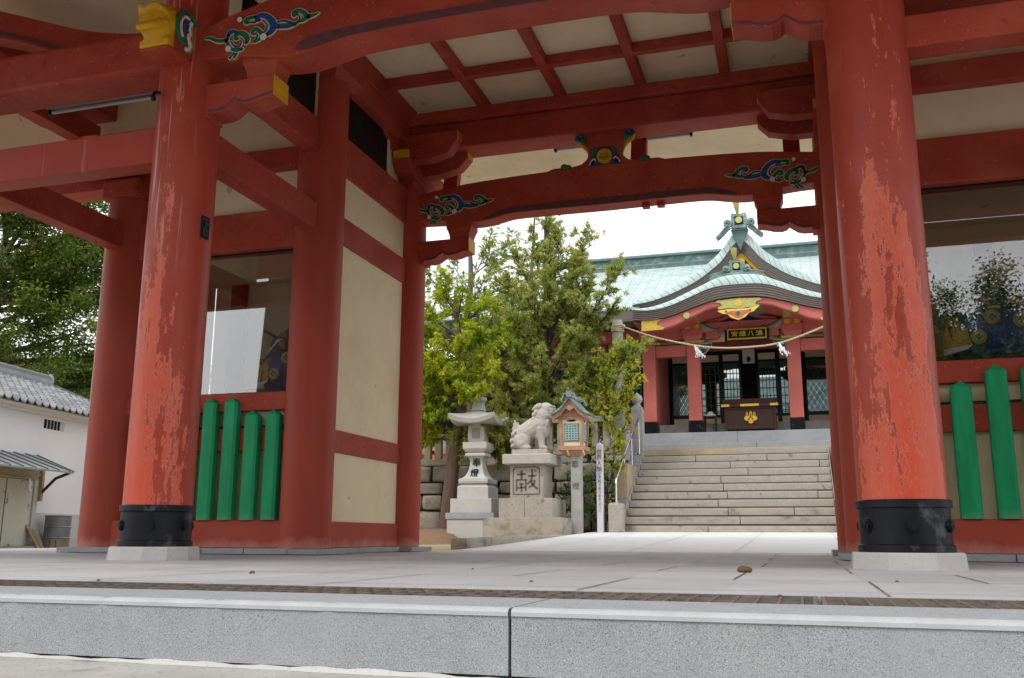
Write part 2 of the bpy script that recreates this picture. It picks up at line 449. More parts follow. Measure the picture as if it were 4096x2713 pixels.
M['rust'] = mat('rusty_grate', (0.16, 0.135, 0.115), 0.8, 0.35, 16, bump=0.4, bscale=50, metal=0.2)
M['robe'] = mat('indigo_brocade', (0.040, 0.080, 0.26), 0.6, 0.3, 12, col2=(0.18, 0.25, 0.36), c2scale=22, c2thr=(0.60, 0.66))
M['robe_b'] = mat('black_brocade', (0.045, 0.085, 0.11), 0.6, 0.4, 16, col2=(0.36, 0.40, 0.28), c2scale=26, c2thr=(0.60, 0.66))
M['skin'] = mat('painted_skin', (0.46, 0.24, 0.15), 0.5, 0.08, 8)
M['tiger'] = mat('tiger_pelt', (0.52, 0.31, 0.10), 0.85, 0.15, 4, col2=(0.03, 0.02, 0.015), c2scale=3.2, c2thr=(0.54, 0.60), c2stretch=(3.2, 1, 0.7))
M['tube'] = mat('white_lamp_tube', (0.55, 0.56, 0.60), 0.4, 0.02, 5)
M['grey_fix'] = mat('grey_metal_batten', (0.30, 0.29, 0.31), 0.5, 0.05, 5)
M['leafbit'] = mat('dead_leaf', (0.13, 0.085, 0.03), 0.8, 0.3, 20)
M['trunk_r'] = mat('fibrous_red_bark', (0.125, 0.082, 0.062), 0.95, 0.4, 8, (7, 7, 0.4), 0.9, 24)
M['trunk_g'] = mat('grey_bark', (0.13, 0.115, 0.095), 0.95, 0.35, 8, (3, 3, 0.6), 0.6, 24)
M['trunk_d'] = mat('dark_bark', (0.050, 0.043, 0.036), 0.95, 0.35, 8, (3, 3, 0.6), 0.6, 24)
M['wood_dk'] = mat('old_dark_timber', (0.035, 0.026, 0.02), 0.8, 0.3, 5, (5, 5, 1))

def leaf_mat(name, c1, c2, c3, trans=0.3, patch=1.2):
    m = bpy.data.materials.new(name); m.use_nodes = True
    N, L = m.node_tree.nodes, m.node_tree.links
    N.clear()
    out = N.new('ShaderNodeOutputMaterial')
    g = N.new('ShaderNodeNewGeometry')
    tc = N.new('ShaderNodeTexCoord')
    nz = N.new('ShaderNodeTexNoise'); nz.inputs['Scale'].default_value = patch; nz.inputs['Detail'].default_value = 3
    L.new(tc.outputs['Object'], nz.inputs['Vector'])
    ad = N.new('ShaderNodeMath'); ad.operation = 'MULTIPLY_ADD'; ad.inputs[1].default_value = 0.55
    L.new(g.outputs['Random Per Island'], ad.inputs[0])
    sb = N.new('ShaderNodeMapRange'); sb.inputs['From Min'].default_value = 0.3; sb.inputs['From Max'].default_value = 0.7; sb.inputs['To Max'].default_value = 0.5
    L.new(nz.outputs['Fac'], sb.inputs['Value'])
    L.new(sb.outputs['Result'], ad.inputs[2])
    rp = N.new('ShaderNodeValToRGB')
    e = rp.color_ramp.elements
    e[0].position = 0.1; e[0].color = (*c1, 1)
    e[1].position = 0.95; e[1].color = (*c3, 1)
    k = e.new(0.5); k.color = (*c2, 1)
    L.new(ad.outputs[0], rp.inputs['Fac'])
    d = N.new('ShaderNodeBsdfPrincipled'); d.inputs['Roughness'].default_value = 0.5; d.inputs['Specular IOR Level'].default_value = 0.25
    t = N.new('ShaderNodeBsdfTranslucent')
    mx = N.new('ShaderNodeMixShader'); mx.inputs['Fac'].default_value = trans
    L.new(rp.outputs['Color'], d.inputs['Base Color']); L.new(rp.outputs['Color'], t.inputs['Color'])
    L.new(d.outputs[0], mx.inputs[1]); L.new(t.outputs[0], mx.inputs[2]); L.new(mx.outputs[0], out.inputs['Surface'])
    return m
M['lf_maki'] = leaf_mat('yew_pine_leaf', (0.12, 0.20, 0.03), (0.37, 0.43, 0.085), (0.70, 0.66, 0.26), 0.45)
M['lf_thuja'] = leaf_mat('arborvitae_spray', (0.15, 0.27, 0.015), (0.40, 0.54, 0.03), (0.70, 0.60, 0.05), 0.48)
M['lf_sparse'] = leaf_mat('cypress_spray', (0.11, 0.20, 0.04), (0.28, 0.38, 0.07), (0.45, 0.43, 0.10), 0.45)
M['lf_yellow'] = leaf_mat('yellow_green_leaf', (0.18, 0.25, 0.018), (0.45, 0.48, 0.03), (0.68, 0.58, 0.06))
M['lf_broad'] = leaf_mat('broad_leaf', (0.03, 0.065, 0.012), (0.095, 0.165, 0.022), (0.26, 0.29, 0.045), 0.4)
M['lf_far'] = leaf_mat('far_leaf', (0.06, 0.12, 0.03), (0.17, 0.25, 0.065), (0.36, 0.38, 0.14))
M['lf_low'] = leaf_mat('shrub_leaf', (0.045, 0.10, 0.03), (0.12, 0.21, 0.07), (0.27, 0.35, 0.13))

def glass_mat(name, refl=0.22, tint=(0.75, 0.77, 0.78)):
    m = bpy.data.materials.new(name); m.use_nodes = True
    N, L = m.node_tree.nodes, m.node_tree.links
    N.clear()
    out = N.new('ShaderNodeOutputMaterial')
    t = N.new('ShaderNodeBsdfTransparent'); t.inputs['Color'].default_value = (*tint, 1)
    g = N.new('ShaderNodeBsdfGlossy'); g.inputs['Roughness'].default_value = 0.004; g.inputs['Color'].default_value = (0.95, 0.97, 1, 1)
    lw = N.new('ShaderNodeFresnel'); lw.inputs['IOR'].default_value = 1.5
    ad = N.new('ShaderNodeMath'); ad.operation = 'ADD'; ad.inputs[1].default_value = refl
    L.new(lw.outputs[0], ad.inputs[0])
    mx = N.new('ShaderNodeMixShader')
    L.new(ad.outputs[0], mx.inputs['Fac']); L.new(t.outputs[0], mx.inputs[1]); L.new(g.outputs[0], mx.inputs[2]); L.new(mx.outputs[0], out.inputs['Surface'])
    return m
M['glass'] = glass_mat('window_glass', 0.052, (0.97, 0.98, 0.98))
M['glass_d'] = glass_mat('door_glass', 0.26, (0.6, 0.62, 0.64))

def worn_red(name, direction, tops, seed, lean=0.0):
    """red paint rubbed away to old vermilion on one side of a pillar; direction = side that has worn"""
    m = mat(name, RED, 0.40, 0.14, 3.0, (1, 1, 0.5), 0.08, 40, spec=0.28, col2=(0.45, 0.11, 0.07), c2scale=2.3, c2thr=(0.52, 0.85))
    N, L = m.node_tree.nodes, m.node_tree.links
    bs = N['Principled BSDF']
    old = bs.inputs['Base Color'].links[0].from_socket
    tc = N.new('ShaderNodeTexCoord')
    sp = N.new('ShaderNodeSeparateXYZ'); L.new(tc.outputs['Object'], sp.inputs['Vector'])
    def mth(op, a, b, c=None):
        n = N.new('ShaderNodeMath'); n.operation = op
        for i, v in enumerate((a, b, c)):
            if v is None: continue
            if isinstance(v, (int, float)): n.inputs[i].default_value = v
            else: L.new(v, n.inputs[i])
        return n.outputs[0]
    cx, cy, R, dx, dy = direction
    px = mth('SUBTRACT', sp.outputs['X'], cx); py = mth('SUBTRACT', sp.outputs['Y'], cy)
    dot = mth('DIVIDE', mth('ADD', mth('MULTIPLY', px, dx), mth('MULTIPLY', py, dy)), R)
    mp = N.new('ShaderNodeMapping'); mp.inputs['Scale'].default_value = (1.0, 1.0, 0.14); mp.inputs['Location'].default_value = (seed, seed * 2, 0)
    L.new(tc.outputs['Object'], mp.inputs['Vector'])
    n1 = N.new('ShaderNodeTexNoise'); n1.inputs['Scale'].default_value = 9.0; n1.inputs['Detail'].default_value = 10; n1.inputs['Roughness'].default_value = 0.70
    L.new(mp.outputs['Vector'], n1.inputs['Vector'])
    mp2 = N.new('ShaderNodeMapping'); mp2.inputs['Scale'].default_value = (1, 1, 0.5); L.new(tc.outputs['Object'], mp2.inputs['Vector'])
    n2 = N.new('ShaderNodeTexNoise'); n2.inputs['Scale'].default_value = 34; n2.inputs['Detail'].default_value = 5; n2.inputs['Roughness'].default_value = 0.7
    L.new(mp2.outputs['Vector'], n2.inputs['Vector'])
    # threshold falls with height: solid wear below, streaks above
    hz = N.new('ShaderNodeMapRange'); hz.inputs['From Min'].default_value = tops[0]; hz.inputs['From Max'].default_value = tops[1]
    hz.inputs['To Min'].default_value = tops[2]; hz.inputs['To Max'].default_value = tops[3]
    L.new(sp.outputs['Z'], hz.inputs['Value'])
    s = mth('ADD', mth('MULTIPLY', n1.outputs['Fac'], 2.7), mth('MULTIPLY', n2.outputs['Fac'], 1.15))
    s = mth('ADD', s, mth('MULTIPLY', dot, 0.72))
    d = mth('SUBTRACT', s, hz.outputs['Result'])
    rr = N.new('ShaderNodeMapRange'); rr.inputs['From Min'].default_value = 0.0; rr.inputs['From Max'].default_value = 0.035; L.new(d, rr.inputs['Value'])
    edge = N.new('ShaderNodeMapRange'); edge.inputs['From Min'].default_value = 0.05; edge.inputs['From Max'].default_value = 0.13; edge.inputs['To Min'].default_value = 1; edge.inputs['To Max'].default_value = 0; L.new(d, edge.inputs['Value'])
    cr = N.new('ShaderNodeValToRGB'); L.new(n1.outputs['Fac'], cr.inputs['Fac'])
    cr.color_ramp.elements[0].position = 0.35; cr.color_ramp.elements[0].color = (0.56, 0.060, 0.028, 1)
    cr.color_ramp.elements[1].position = 0.65; cr.color_ramp.elements[1].color = (0.60, 0.125, 0.072, 1)
    pale = N.new('ShaderNodeMixRGB'); pale.inputs['Color2'].default_value = (0.62, 0.22, 0.16, 1)
    L.new(mth('MULTIPLY', edge.outputs['Result'], 0.55), pale.inputs['Fac']); L.new(cr.outputs['Color'], pale.inputs['Color1'])
    mx = N.new('ShaderNodeMixRGB'); L.new(rr.outputs['Result'], mx.inputs['Fac']); L.new(old, mx.inputs['Color1']); L.new(pale.outputs['Color'], mx.inputs['Color2'])
    # thin pale run-off streaks from the top
    mp3 = N.new('ShaderNodeMapping'); mp3.inputs['Scale'].default_value = (1, 1, 0.03); L.new(tc.outputs['Object'], mp3.inputs['Vector'])
    n3 = N.new('ShaderNodeTexNoise'); n3.inputs['Scale'].default_value = 42; n3.inputs['Detail'].default_value = 2; L.new(mp3.outputs['Vector'], n3.inputs['Vector'])
    st = N.new('ShaderNodeMapRange'); st.inputs['From Min'].default_value = 0.60; st.inputs['From Max'].default_value = 0.66; L.new(n3.outputs['Fac'], st.inputs['Value'])
    gate_ = N.new('ShaderNodeMapRange'); gate_.inputs['From Min'].default_value = 0.5; gate_.inputs['From Max'].default_value = 0.85; gate_.inputs['To Max'].default_value = lean; L.new(dot, gate_.inputs['Value'])
    up = N.new('ShaderNodeMapRange'); up.inputs['From Min'].default_value = 1.9; up.inputs['From Max'].default_value = 2.6; L.new(sp.outputs['Z'], up.inputs['Value'])
    mx2 = N.new('ShaderNodeMixRGB'); mx2.inputs['Color2'].default_value = (0.52, 0.24, 0.21, 1)
    L.new(mth('MULTIPLY', mth('MULTIPLY', st.outputs['Result'], gate_.outputs['Result']), up.outputs['Result']), mx2.inputs['Fac']); L.new(mx.outputs['Color'], mx2.inputs['Color1'])
    L.new(mx2.outputs['Color'], bs.inputs['Base Color'])
    return m
M['worn_l'] = worn_red('pillar_paint_worn_left', (-4.39, 5.75, 0.24, -0.05, -1.0), (0.4, 2.9, 2.22, 2.98), 3.1, 1.0)
M['worn_r'] = worn_red('pillar_paint_worn_right', (0.527, 5.75, 0.24, 0.10, -1.0), (0.4, 3.1, 2.30, 2.88), 8.7, 0.0)

def copper_mat(name, base, bw, bh, mortar=0.012, line=(0.10, 0.17, 0.17)):
    m = bpy.data.materials.new(name); m.use_nodes = True
    N, L = m.node_tree.nodes, m.node_tree.links
    bs = N['Principled BSDF']; bs.inputs['Roughness'].default_value = 0.6
    uv = N.new('ShaderNodeUVMap')
    br = N.new('ShaderNodeTexBrick'); br.inputs['Scale'].default_value = 1.0
    br.inputs['Brick Width'].default_value = bw; br.inputs['Row Height'].default_value = bh; br.inputs['Mortar Size'].default_value = mortar
    br.inputs['Mortar Smooth'].default_value = 0.2; br.inputs['Bias'].default_value = 0.0
    br.inputs['Color1'].default_value = (*[x * 0.93 for x in base], 1); br.inputs['Color2'].default_value = (*[min(1, x * 1.06) for x in base], 1); br.inputs['Mortar'].default_value = (*line, 1)
    L.new(uv.outputs['UV'], br.inputs['Vector'])
    nz = N.new('ShaderNodeTexNoise'); nz.inputs['Scale'].default_value = 1.6; nz.inputs['Detail'].default_value = 6
    tc = N.new('ShaderNodeTexCoord'); L.new(tc.outputs['Object'], nz.inputs['Vector'])
    mr = N.new('ShaderNodeMapRange'); mr.inputs['From Min'].default_value = 0.3; mr.inputs['From Max'].default_value = 0.7; mr.inputs['To Min'].default_value = 0.82; mr.inputs['To Max'].default_value = 1.08
    L.new(nz.outputs['Fac'], mr.inputs['Value'])
    mx = N.new('ShaderNodeMixRGB'); mx.blend_type = 'MULTIPLY'; mx.inputs['Fac'].default_value = 1
    L.new(br.outputs['Color'], mx.inputs['Color1']); L.new(mr.outputs['Result'], mx.inputs['Color2'])
    L.new(mx.outputs['Color'], bs.inputs['Base Color'])
    bp = N.new('ShaderNodeBump'); bp.inputs['Strength'].default_value = 0.4; bp.inputs['Distance'].default_value = 0.02; bp.invert = True
    L.new(br.outputs['Fac'], bp.inputs['Height']); L.new(bp.outputs['Normal'], bs.inputs['Normal'])
    return m
M['copper'] = copper_mat('verdigris_copper_tiles', (0.43, 0.525, 0.515), 0.62, 0.205, 0.014, (0.20, 0.28, 0.275))
M['copper_e'] = copper_mat('verdigris_copper_edging', (0.44, 0.56, 0.55), 0.20, 2.0, 0.010)

# ------------------------------------------------------------------ ground, platform, plaza
def paved(name, outline, z, m, mj, joints, th=0.25, gap=0.008):
    """one sheet of paving with the joints laid 3 mm proud as thin dark lines"""
    s = MB(); s.prism(outline, 'z', z - th, z)
    for (a, b, w) in joints:
        a, b = Vector((*a, 0)), Vector((*b, 0))
        d = (b - a).normalized(); n = Vector((-d.y, d.x, 0)) * w / 2
        s.mat(1).face([(a + n).to_tuple()[:2] + (z + 0.003,), (a - n).to_tuple()[:2] + (z + 0.003,), (b - n).to_tuple()[:2] + (z + 0.003,), (b + n).to_tuple()[:2] + (z + 0.003,)])
        s.mat(0)
    # joints must face up
    for i, f in enumerate(s.f):
        if s.m[i] == 1: s.f[i] = f[::-1] if (Vector(s.v[f[1]]) - Vector(s.v[f[0]])).cross(Vector(s.v[f[2]]) - Vector(s.v[f[0]])).z < 0 else f
    return s.build(name, [m, mj])

M['forecourt'] = mat('dull_gravel', (0.27, 0.255, 0.235), 0.95, 0.2, 3, bump=0.4, bscale=60)
g = MB(); g.face([(-300, -200, -0.40), (300, -200, -0.40), (300, 350, -0.40), (-300, 350, -0.40)])
struct(g.build('ground', M['forecourt']))
g = MB(); g.prism([(-60, 6.5), (-9.0, 6.5), (-9.0, 11.0), (-7.6, 13.0), (-7.6, 60), (-60, 60)], 'z', -0.39, -0.205)
struct(g.build('yard', M['sand']))

def slab_tones(m):
    N, L = m.node_tree.nodes, m.node_tree.links
    bs = N['Principled BSDF']; old = bs.inputs['Base Color'].links[0].from_socket
    tc = N.new('ShaderNodeTexCoord'); mp = N.new('ShaderNodeMapping'); mp.inputs['Location'].default_value = (9.0 + .46, -3.95 + .85 * 4, 0)
    br = N.new('ShaderNodeTexBrick'); br.inputs['Scale'].default_value = 1; br.inputs['Brick Width'].default_value = .92; br.inputs['Row Height'].default_value = .85; br.inputs['Mortar Size'].default_value = 0
    br.inputs['Color1'].default_value = (.86, .86, .87, 1); br.inputs['Color2'].default_value = (1.08, 1.07, 1.05, 1)
    mx = N.new('ShaderNodeMixRGB'); mx.blend_type = 'MULTIPLY'; mx.inputs['Fac'].default_value = 1
    L.new(tc.outputs['Object'], mp.inputs['Vector']); L.new(mp.outputs['Vector'], br.inputs['Vector']); L.new(old, mx.inputs['Color1']); L.new(br.outputs['Color'], mx.inputs['Color2']); L.new(mx.outputs['Color'], bs.inputs['Base Color'])
slab_tones(M['paving'])
jn = []
for y in (3.13, 3.95, 4.80, 5.65, 6.5, 7.35, 8.2, 9.05, 9.9, 10.75):
    jn.append(((-9.4, y + 0.02), (7.5, y), 0.008))
ys = [2.99, 3.95, 4.80, 5.65, 6.5, 7.35, 8.2, 9.05, 9.9, 10.75, 11.1]
for k in range(len(ys) - 1):
    for x in np.arange(-9.0 + (0.45 if k % 2 else 0), 7.4, 0.92):
        jn.append(((x + 0.02 * math.sin(x * 7 + k), ys[k]), (x + 0.02 * math.sin(x * 7 + k), ys[k + 1]), 0.008))
struct(paved('platform_paving', [(-9.5, 2.985), (7.6, 2.985), (7.6, 11.15), (-9.5, 11.15)], 0.0, M['paving'], M['joint'], jn))
# drain channel under the grating
M['silt'] = mat('grey_silt', (0.44, 0.435, 0.415), 0.95, 0.3, 14)
g = MB(); g.box(-9.5, 7.6, 2.60, 2.985, -0.3, -0.030); struct(g.build('drain_channel', M['silt']))

# plaza climbing gently to the stairs
def plaza_z(y): return 0.0 + 0.272 * max(0.0, min(1.0, (y - 11.25) / 8.1)) ** 1.05
pv = MB()
yy = np.linspace(11.2, 22.3, 26)
for a, b in zip(yy[:-1], yy[1:]):
    pv.face([(-4.18, a, plaza_z(a)), (7.5, a, plaza_z(a)), (7.5, b, plaza_z(b)), (-4.18, b, plaza_z(b))])
pv.mat(1)
for x in np.arange(-3.3, 7.0, 1.25):
    for a, b in zip(yy[:-1], yy[1:]):
        pv.face([(x, a, plaza_z(a) + .004), (x + .012, a, plaza_z(a) + .004), (x + .012, b, plaza_z(b) + .004), (x, b, plaza_z(b) + .004)])
for y in np.arange(11.6, 19.3, 0.62):
    pv.face([(-4.18, y, plaza_z(y) + .004), (7.5, y, plaza_z(y) + .004), (7.5, y + .012, plaza_z(y) + .004), (-4.18, y + .012, plaza_z(y) + .004)])
struct(pv.build('plaza_paving', [M['plaza'], M['granite_edge']]))
g = MB()
for a, b in zip(np.linspace(11.15, 20.2, 12)[:-1], np.linspace(11.15, 20.2, 12)[1:]):
    za, zb = 0.0 + 0.03 * (a - 11.15) / 9, 0.03 * (b - 11.15) / 9
    g.face([(-9.5, a, za - .02), (-4.19, a, za + .0), (-4.19, b, zb), (-9.5, b, zb - .02)])
struct(g.build('sand_bed', M['sand']))
# mound of dry needles by the wall
g = MB(); n = 14
for i in range(n + 1):
    for j in range(n + 1):
        u, v = i / n, j / n
        h = (0.40 * math.exp(-((u - 0.62) ** 2 + (v - 0.80) ** 2) * 7) + 0.03 * math.sin(17 * u + 9 * v) * math.sin(11 * v) + .012 * random.random()) * min(1, 5 * u * (1 - u) * 2) * min(1, 6 * v) - .03
        g.v.append((-9.4 + 2.9 * u, 15.6 + 4.2 * v, -0.03 + h))
for i in range(n):
    for j in range(n):
        a = i * (n + 1) + j
        g.f.append((a, a + n + 1, a + n + 2, a + 1)); g.m.append(0)
struct(g.build('needle_mound', M['needles'], smooth=True))

# front step: two granite kerb blocks and the older pale tread below
def kerb(name, x0, x1, label):
    t = thing(name, label, 'kerb stone', ((x0 + x1) / 2, 2.4, -0.155))
    s = MB(); s.prism([(2.22, -.155), (2.22, -.020), (2.238, -.0205), (2.238, -.001), (2.597, -.001), (2.597, -.155)], 'x', x0, x1)
    s.build('block', M['granite'], t)
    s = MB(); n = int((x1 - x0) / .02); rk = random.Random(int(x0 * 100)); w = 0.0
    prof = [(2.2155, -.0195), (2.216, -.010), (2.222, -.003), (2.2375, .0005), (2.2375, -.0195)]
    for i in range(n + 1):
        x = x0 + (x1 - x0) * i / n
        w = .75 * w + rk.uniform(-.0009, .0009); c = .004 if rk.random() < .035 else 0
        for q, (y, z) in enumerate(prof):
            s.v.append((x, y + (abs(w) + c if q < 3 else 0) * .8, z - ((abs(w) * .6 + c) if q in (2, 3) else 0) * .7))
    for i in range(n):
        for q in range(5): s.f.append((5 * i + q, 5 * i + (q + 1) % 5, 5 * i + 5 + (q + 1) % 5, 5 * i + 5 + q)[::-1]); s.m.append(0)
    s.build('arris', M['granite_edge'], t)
kerb('granite_kerb', -5.6, -0.688, 'long speckled grey granite step block in the left foreground')
kerb('granite_kerb', -0.680, 3.6, 'speckled grey granite step block at the right of the upright joint in the foreground')
s = MB(); s.box(-5.6, 3.6, 2.225, 2.59, -0.30, -0.157); struct(s.build('kerb_bedding', M['dark_gap']))
def tread(xa, xb, y0, label):
    s = MB(); n = 24
    fr = [(xa + (xb - xa) * i / n, y0 + 0.006 * math.sin(9 * i) + 0.004 * math.sin(23 * i)) for i in range(n + 1)]
    bk = [(xa + (xb - xa) * i / n, 2.219 - 0.004 * abs(math.sin(5 * i))) for i in range(n + 1)]
    s.prism(fr + bk[::-1], 'z', -0.33, -0.166)
    tag(s.build('stone_tread', M['stone_g'], bevel=0.006), label, 'stone step').location = (0, 0, 0)
tread(-5.6, -0.90, 1.83, 'pale worn stone tread below the grey kerb at bottom left')
tread(-0.885, 3.6, 1.83, 'pale stone tread below the grey kerb in the bottom right foreground')
s = MB(); n = 160
def seam(x): return 0.004 + 0.007 * (0.5 + 0.5 * math.sin(x * 3.1 + 1.2 * math.sin(x * 7.7))) + 0.002 * math.sin(x * 41)
for i in range(n):
    a, b = -5.0 + 6.5 * i / n, -5.0 + 6.5 * (i + 1) / n
    s.face([(a, 2.219 - 1.6 * seam(a), -0.1655), (b, 2.219 - 1.6 * seam(b), -0.1655), (b, 2.2195, -0.165 + seam(b)), (a, 2.2195, -0.165 + seam(a))])
struct(s.build('mortar_seam', M['stone_w']))

# drain gratings, three lengths
def grating(x0, x1, label):
    t = thing('drain_grating', label, 'drain cover', ((x0 + x1) / 2, 2.79, -0.04), 'rusty drain gratings along the step')
    s = MB()
    for y in (2.607, 2.975): s.box(x0, x1, y - 0.007, y + 0.007, -0.029, -0.002)
    for x in (x0 + .006, x1 - .006): s.box(x - .006, x + .006, 2.614, 2.968, -0.029, -0.002)
    s.build('frame', M['rust'], t)
    s = MB()
    for y in (2.73, 2.85): s.box(x0 + .012, x1 - .012, y - .004, y + .004, -0.010, -0.003)
    k = x0 + 0.06
    while k < x1 - 0.03:
        s.box(k - .004, k + .004, 2.614, 2.968, -0.0095, -0.0025); k += 0.06
    s.build('bars', M['rust'], t)
grating(-5.4, -2.01, 'rusty slotted drain grating running off at the left')
grating(-2.0, 0.02, 'middle rusty slotted drain grating behind the granite kerb joint')
grating(0.03, 3.4, 'rusty slotted drain grating in front of the right worn pillar')

# ------------------------------------------------------------------ the gate
XL, XR, YF, YM, YR = -4.39, 0.527, 5.75, 7.86, 9.97
XC = (XL + XR) / 2
def mx_(x): return 2 * XC - x
gate = thing('shrine_gate', 'big vermilion timber shrine gate with worn round pillars and a coffered cream ceiling', 'gate', (XC, YM, 0))

def pillar(x, y, z0, z1, m, r=0.237, label=None):
    s = MB(); s.lathe(x, y, [(r, z0), (r, z1)], 40)
    o = s.build('pillar', m, gate, smooth=True)
    if label: o['label'] = label
    return o
def foot(x, y, p, boss_a):
    """iron shoe on a round pillar"""
    s = MB(); R = 0.241
    s.lathe(x, y, [(R, .09), (R + .012, .092), (R + .012, .128), (R + .002, .132), (R, .134), (R, .325), (R + .002, .327), (R + .012, .330), (R + .012, .366), (R + .006, .372), (R - .01, .373)], 40)
    o = s.build('iron_shoe', M['iron'], p, smooth=True, sharp=30)
    for k in range(6):
        a = boss_a + k * math.pi / 3
        c = (x + R * math.cos(a), y + R * math.sin(a), 0.232)
        b = MB()
        for rr, d in ((0.036, 0.012), (0.027, 0.020), (0.010, 0.023)):
            ring = []
            for i in range(18):
                t = 2 * math.pi * i / 18
                u = Vector((-math.sin(a), math.cos(a), 0)) * rr * math.cos(t) + Vector((0, 0, 1)) * rr * math.sin(t)
                ring.append(u)
            out = Vector((math.cos(a), math.sin(a), 0))
            v = [tuple(Vector(c) + u - out * .01) for u in ring] + [tuple(Vector(c) + u + out * d) for u in ring]
            b.add(v, [tuple(range(18, 36))] + [(i, (i + 1) % 18, 18 + (i + 1) % 18, 18 + i) for i in range(18)])
        b.build('rivet', M['iron'], p)
    return o
def plinth(x, y, r, h, p, seg=8, tw=math.pi / 8):
    s = MB()
    pts = lambda q, z: [(x + q * math.cos(tw + 2 * math.pi * i / seg), y + q * math.sin(tw + 2 * math.pi * i / seg), z) for i in range(seg)]
    v = pts(r, 0) + pts(r * .975, h - .012) + pts(r * .955, h)
    fs = [tuple(range(2 * seg, 3 * seg))] + [(k * seg + i, k * seg + (i + 1) % seg, (k + 1) * seg + (i + 1) % seg, (k + 1) * seg + i) for k in range(2) for i in range(seg)]
    s.add(v, fs)
    return s.build('plinth', M['stone_w'], p)

FLp = pillar(XL, YF, 0.088, 4.4, M['worn_l'], label='front left pillar with bright vermilion patches where the red has rubbed off')
FRp = pillar(XR, YF, 0.088, 4.4, M['worn_r'], label='front right pillar with its red rubbed away to vermilion along the front')
for p, x, a in ((FLp, XL, -1.10), (FRp, XR, -1.50)):
    foot(x, YF, p, a); plinth(x, YF, 0.315, 0.09, p, 12 if x < -1 else 8)
for x in (-7.4, 3.5): pillar(x, YF, 0.0, 4.4, M['red'])
for x, y, top in ((-6.6, YM, 3.58), (XL, YM, 4.62), (XR, YM, 4.62), (2.74, YM, 3.58), (XL, YR, 4.2), (XR, YR, 4.2)):
    p = pillar(x, y, 0.055, top, M['red_foot'])
    s = MB(); s.box(x - .292, x + .292, y - .292, y + .292, 0.004, 0.052); s.build('plinth', M['granite'], p, bevel=.006)
    if top > 4.5:
        s = MB(); s.sqstack(x, y, [(.20, 4.6), (.27, 4.70), (.27, 4.84)]); s.build('cap_block', M['red'], p, bevel=.006)
# plate on the front left pillar
a0 = math.radians(-6)
pc = Vector((XL + .239 * math.cos(a0), YF + .239 * math.sin(a0), 2.41))
R0 = Matrix.Rotation(a0 + math.pi / 2, 3, 'Z')
s = MB(); s.cbox(pc, .085, .012, .17, R0); pl = s.build('iron_plate', M['iron'], FLp, bevel=.003)
s = MB()
for (dx, dz, w, h) in ((0, .062, .06, .012), (-.004, .03, .012, .06), (.014, .028, .03, .010), (0, -.012, .05, .010), (-.018, -.035, .010, .045), (.012, -.035, .010, .03), (-.004, -.058, .04, .010)):
    s.cbox(pc + R0 @ Vector((dx, -.008, dz)), w, .008, h * .9, R0)
s.build('raised_character', M['iron_l'], pl)
# hook near the top
s = MB(); s.tube([(XL - .12, YF - .21, 3.46), (XL - .12, YF - .26, 3.44), (XL - .10, YF - .30, 3.40), (XL - .09, YF - .31, 3.37)], .012, 8); s.ell((XL - .09, YF - .31, 3.365), (.022, .022, .022)); s.build('iron_hook', M['iron'], FLp, smooth=True)

def beam(name, x0, x1, y0, y1, z0, z1, m='red', bev=.012, parent=None, label=None):
    s = MB(); s.box(x0, x1, y0, y1, z0, z1)
    o = s.build(name, M[m], parent or gate, bevel=bev)
    if label: o['label'] = label
    return o

# front tie beams (both sides), with pale run-off marks on the left one
beam('tie_beam', -9.5, XL, 5.655, 5.845, 2.955, 3.245, 'red_streak')
beam('tie_beam', XR, 5.5, 5.655, 5.845, 3.062, 3.272)
# head beam of the left and right bays
beam('head_beam', -9.5, XL - .1, 5.60, 5.95, 3.70, 4.05, bev=.04)
beam('head_beam', XR + .1, 5.5, 5.60, 5.95, 3.40, 4.05, bev=.04)
beam('reflection_blocker', -9.5, -6.42, 5.70, 5.80, 3.247, 3.698, 'cream')  # out-of-view panel added to block bright sky in the left glass reflection
# front-to-back ties
for x in (XL, XR, -6.6, 2.74):
    beam('cross_tie', x - .09, x + .09, YF, YM, 3.035, 3.30)
    if x in (XL, XR): beam('cross_tie', x - .085, x + .085, YF, YM - .02, 3.825, 4.145)
# ladder of grilles over the upper ties
for sx in (1, -1):
    X = (lambda v: v) if sx > 0 else mx_
    for (ya, yb, z0, z1) in ((6.35, 7.62, 4.18, 4.78), (8.10, 9.29, 4.20, 4.72)):
        s = MB(); s.box(*sorted((X(-4.40), X(-4.385))), ya, yb, z0, z1)
        k = ya + .02
        while k < yb - .01:
            s.box(*sorted((X(-4.384), X(-4.366))), k, k + .018, z0, z1); k += .034
        s.build('grille', M['darkwood'], gate)
        s = MB(); s.box(*sorted((X(-4.42), X(-4.345))), yb + .002, yb + .035, z0, z1); s.build('grille_stile', M['cream'], gate)

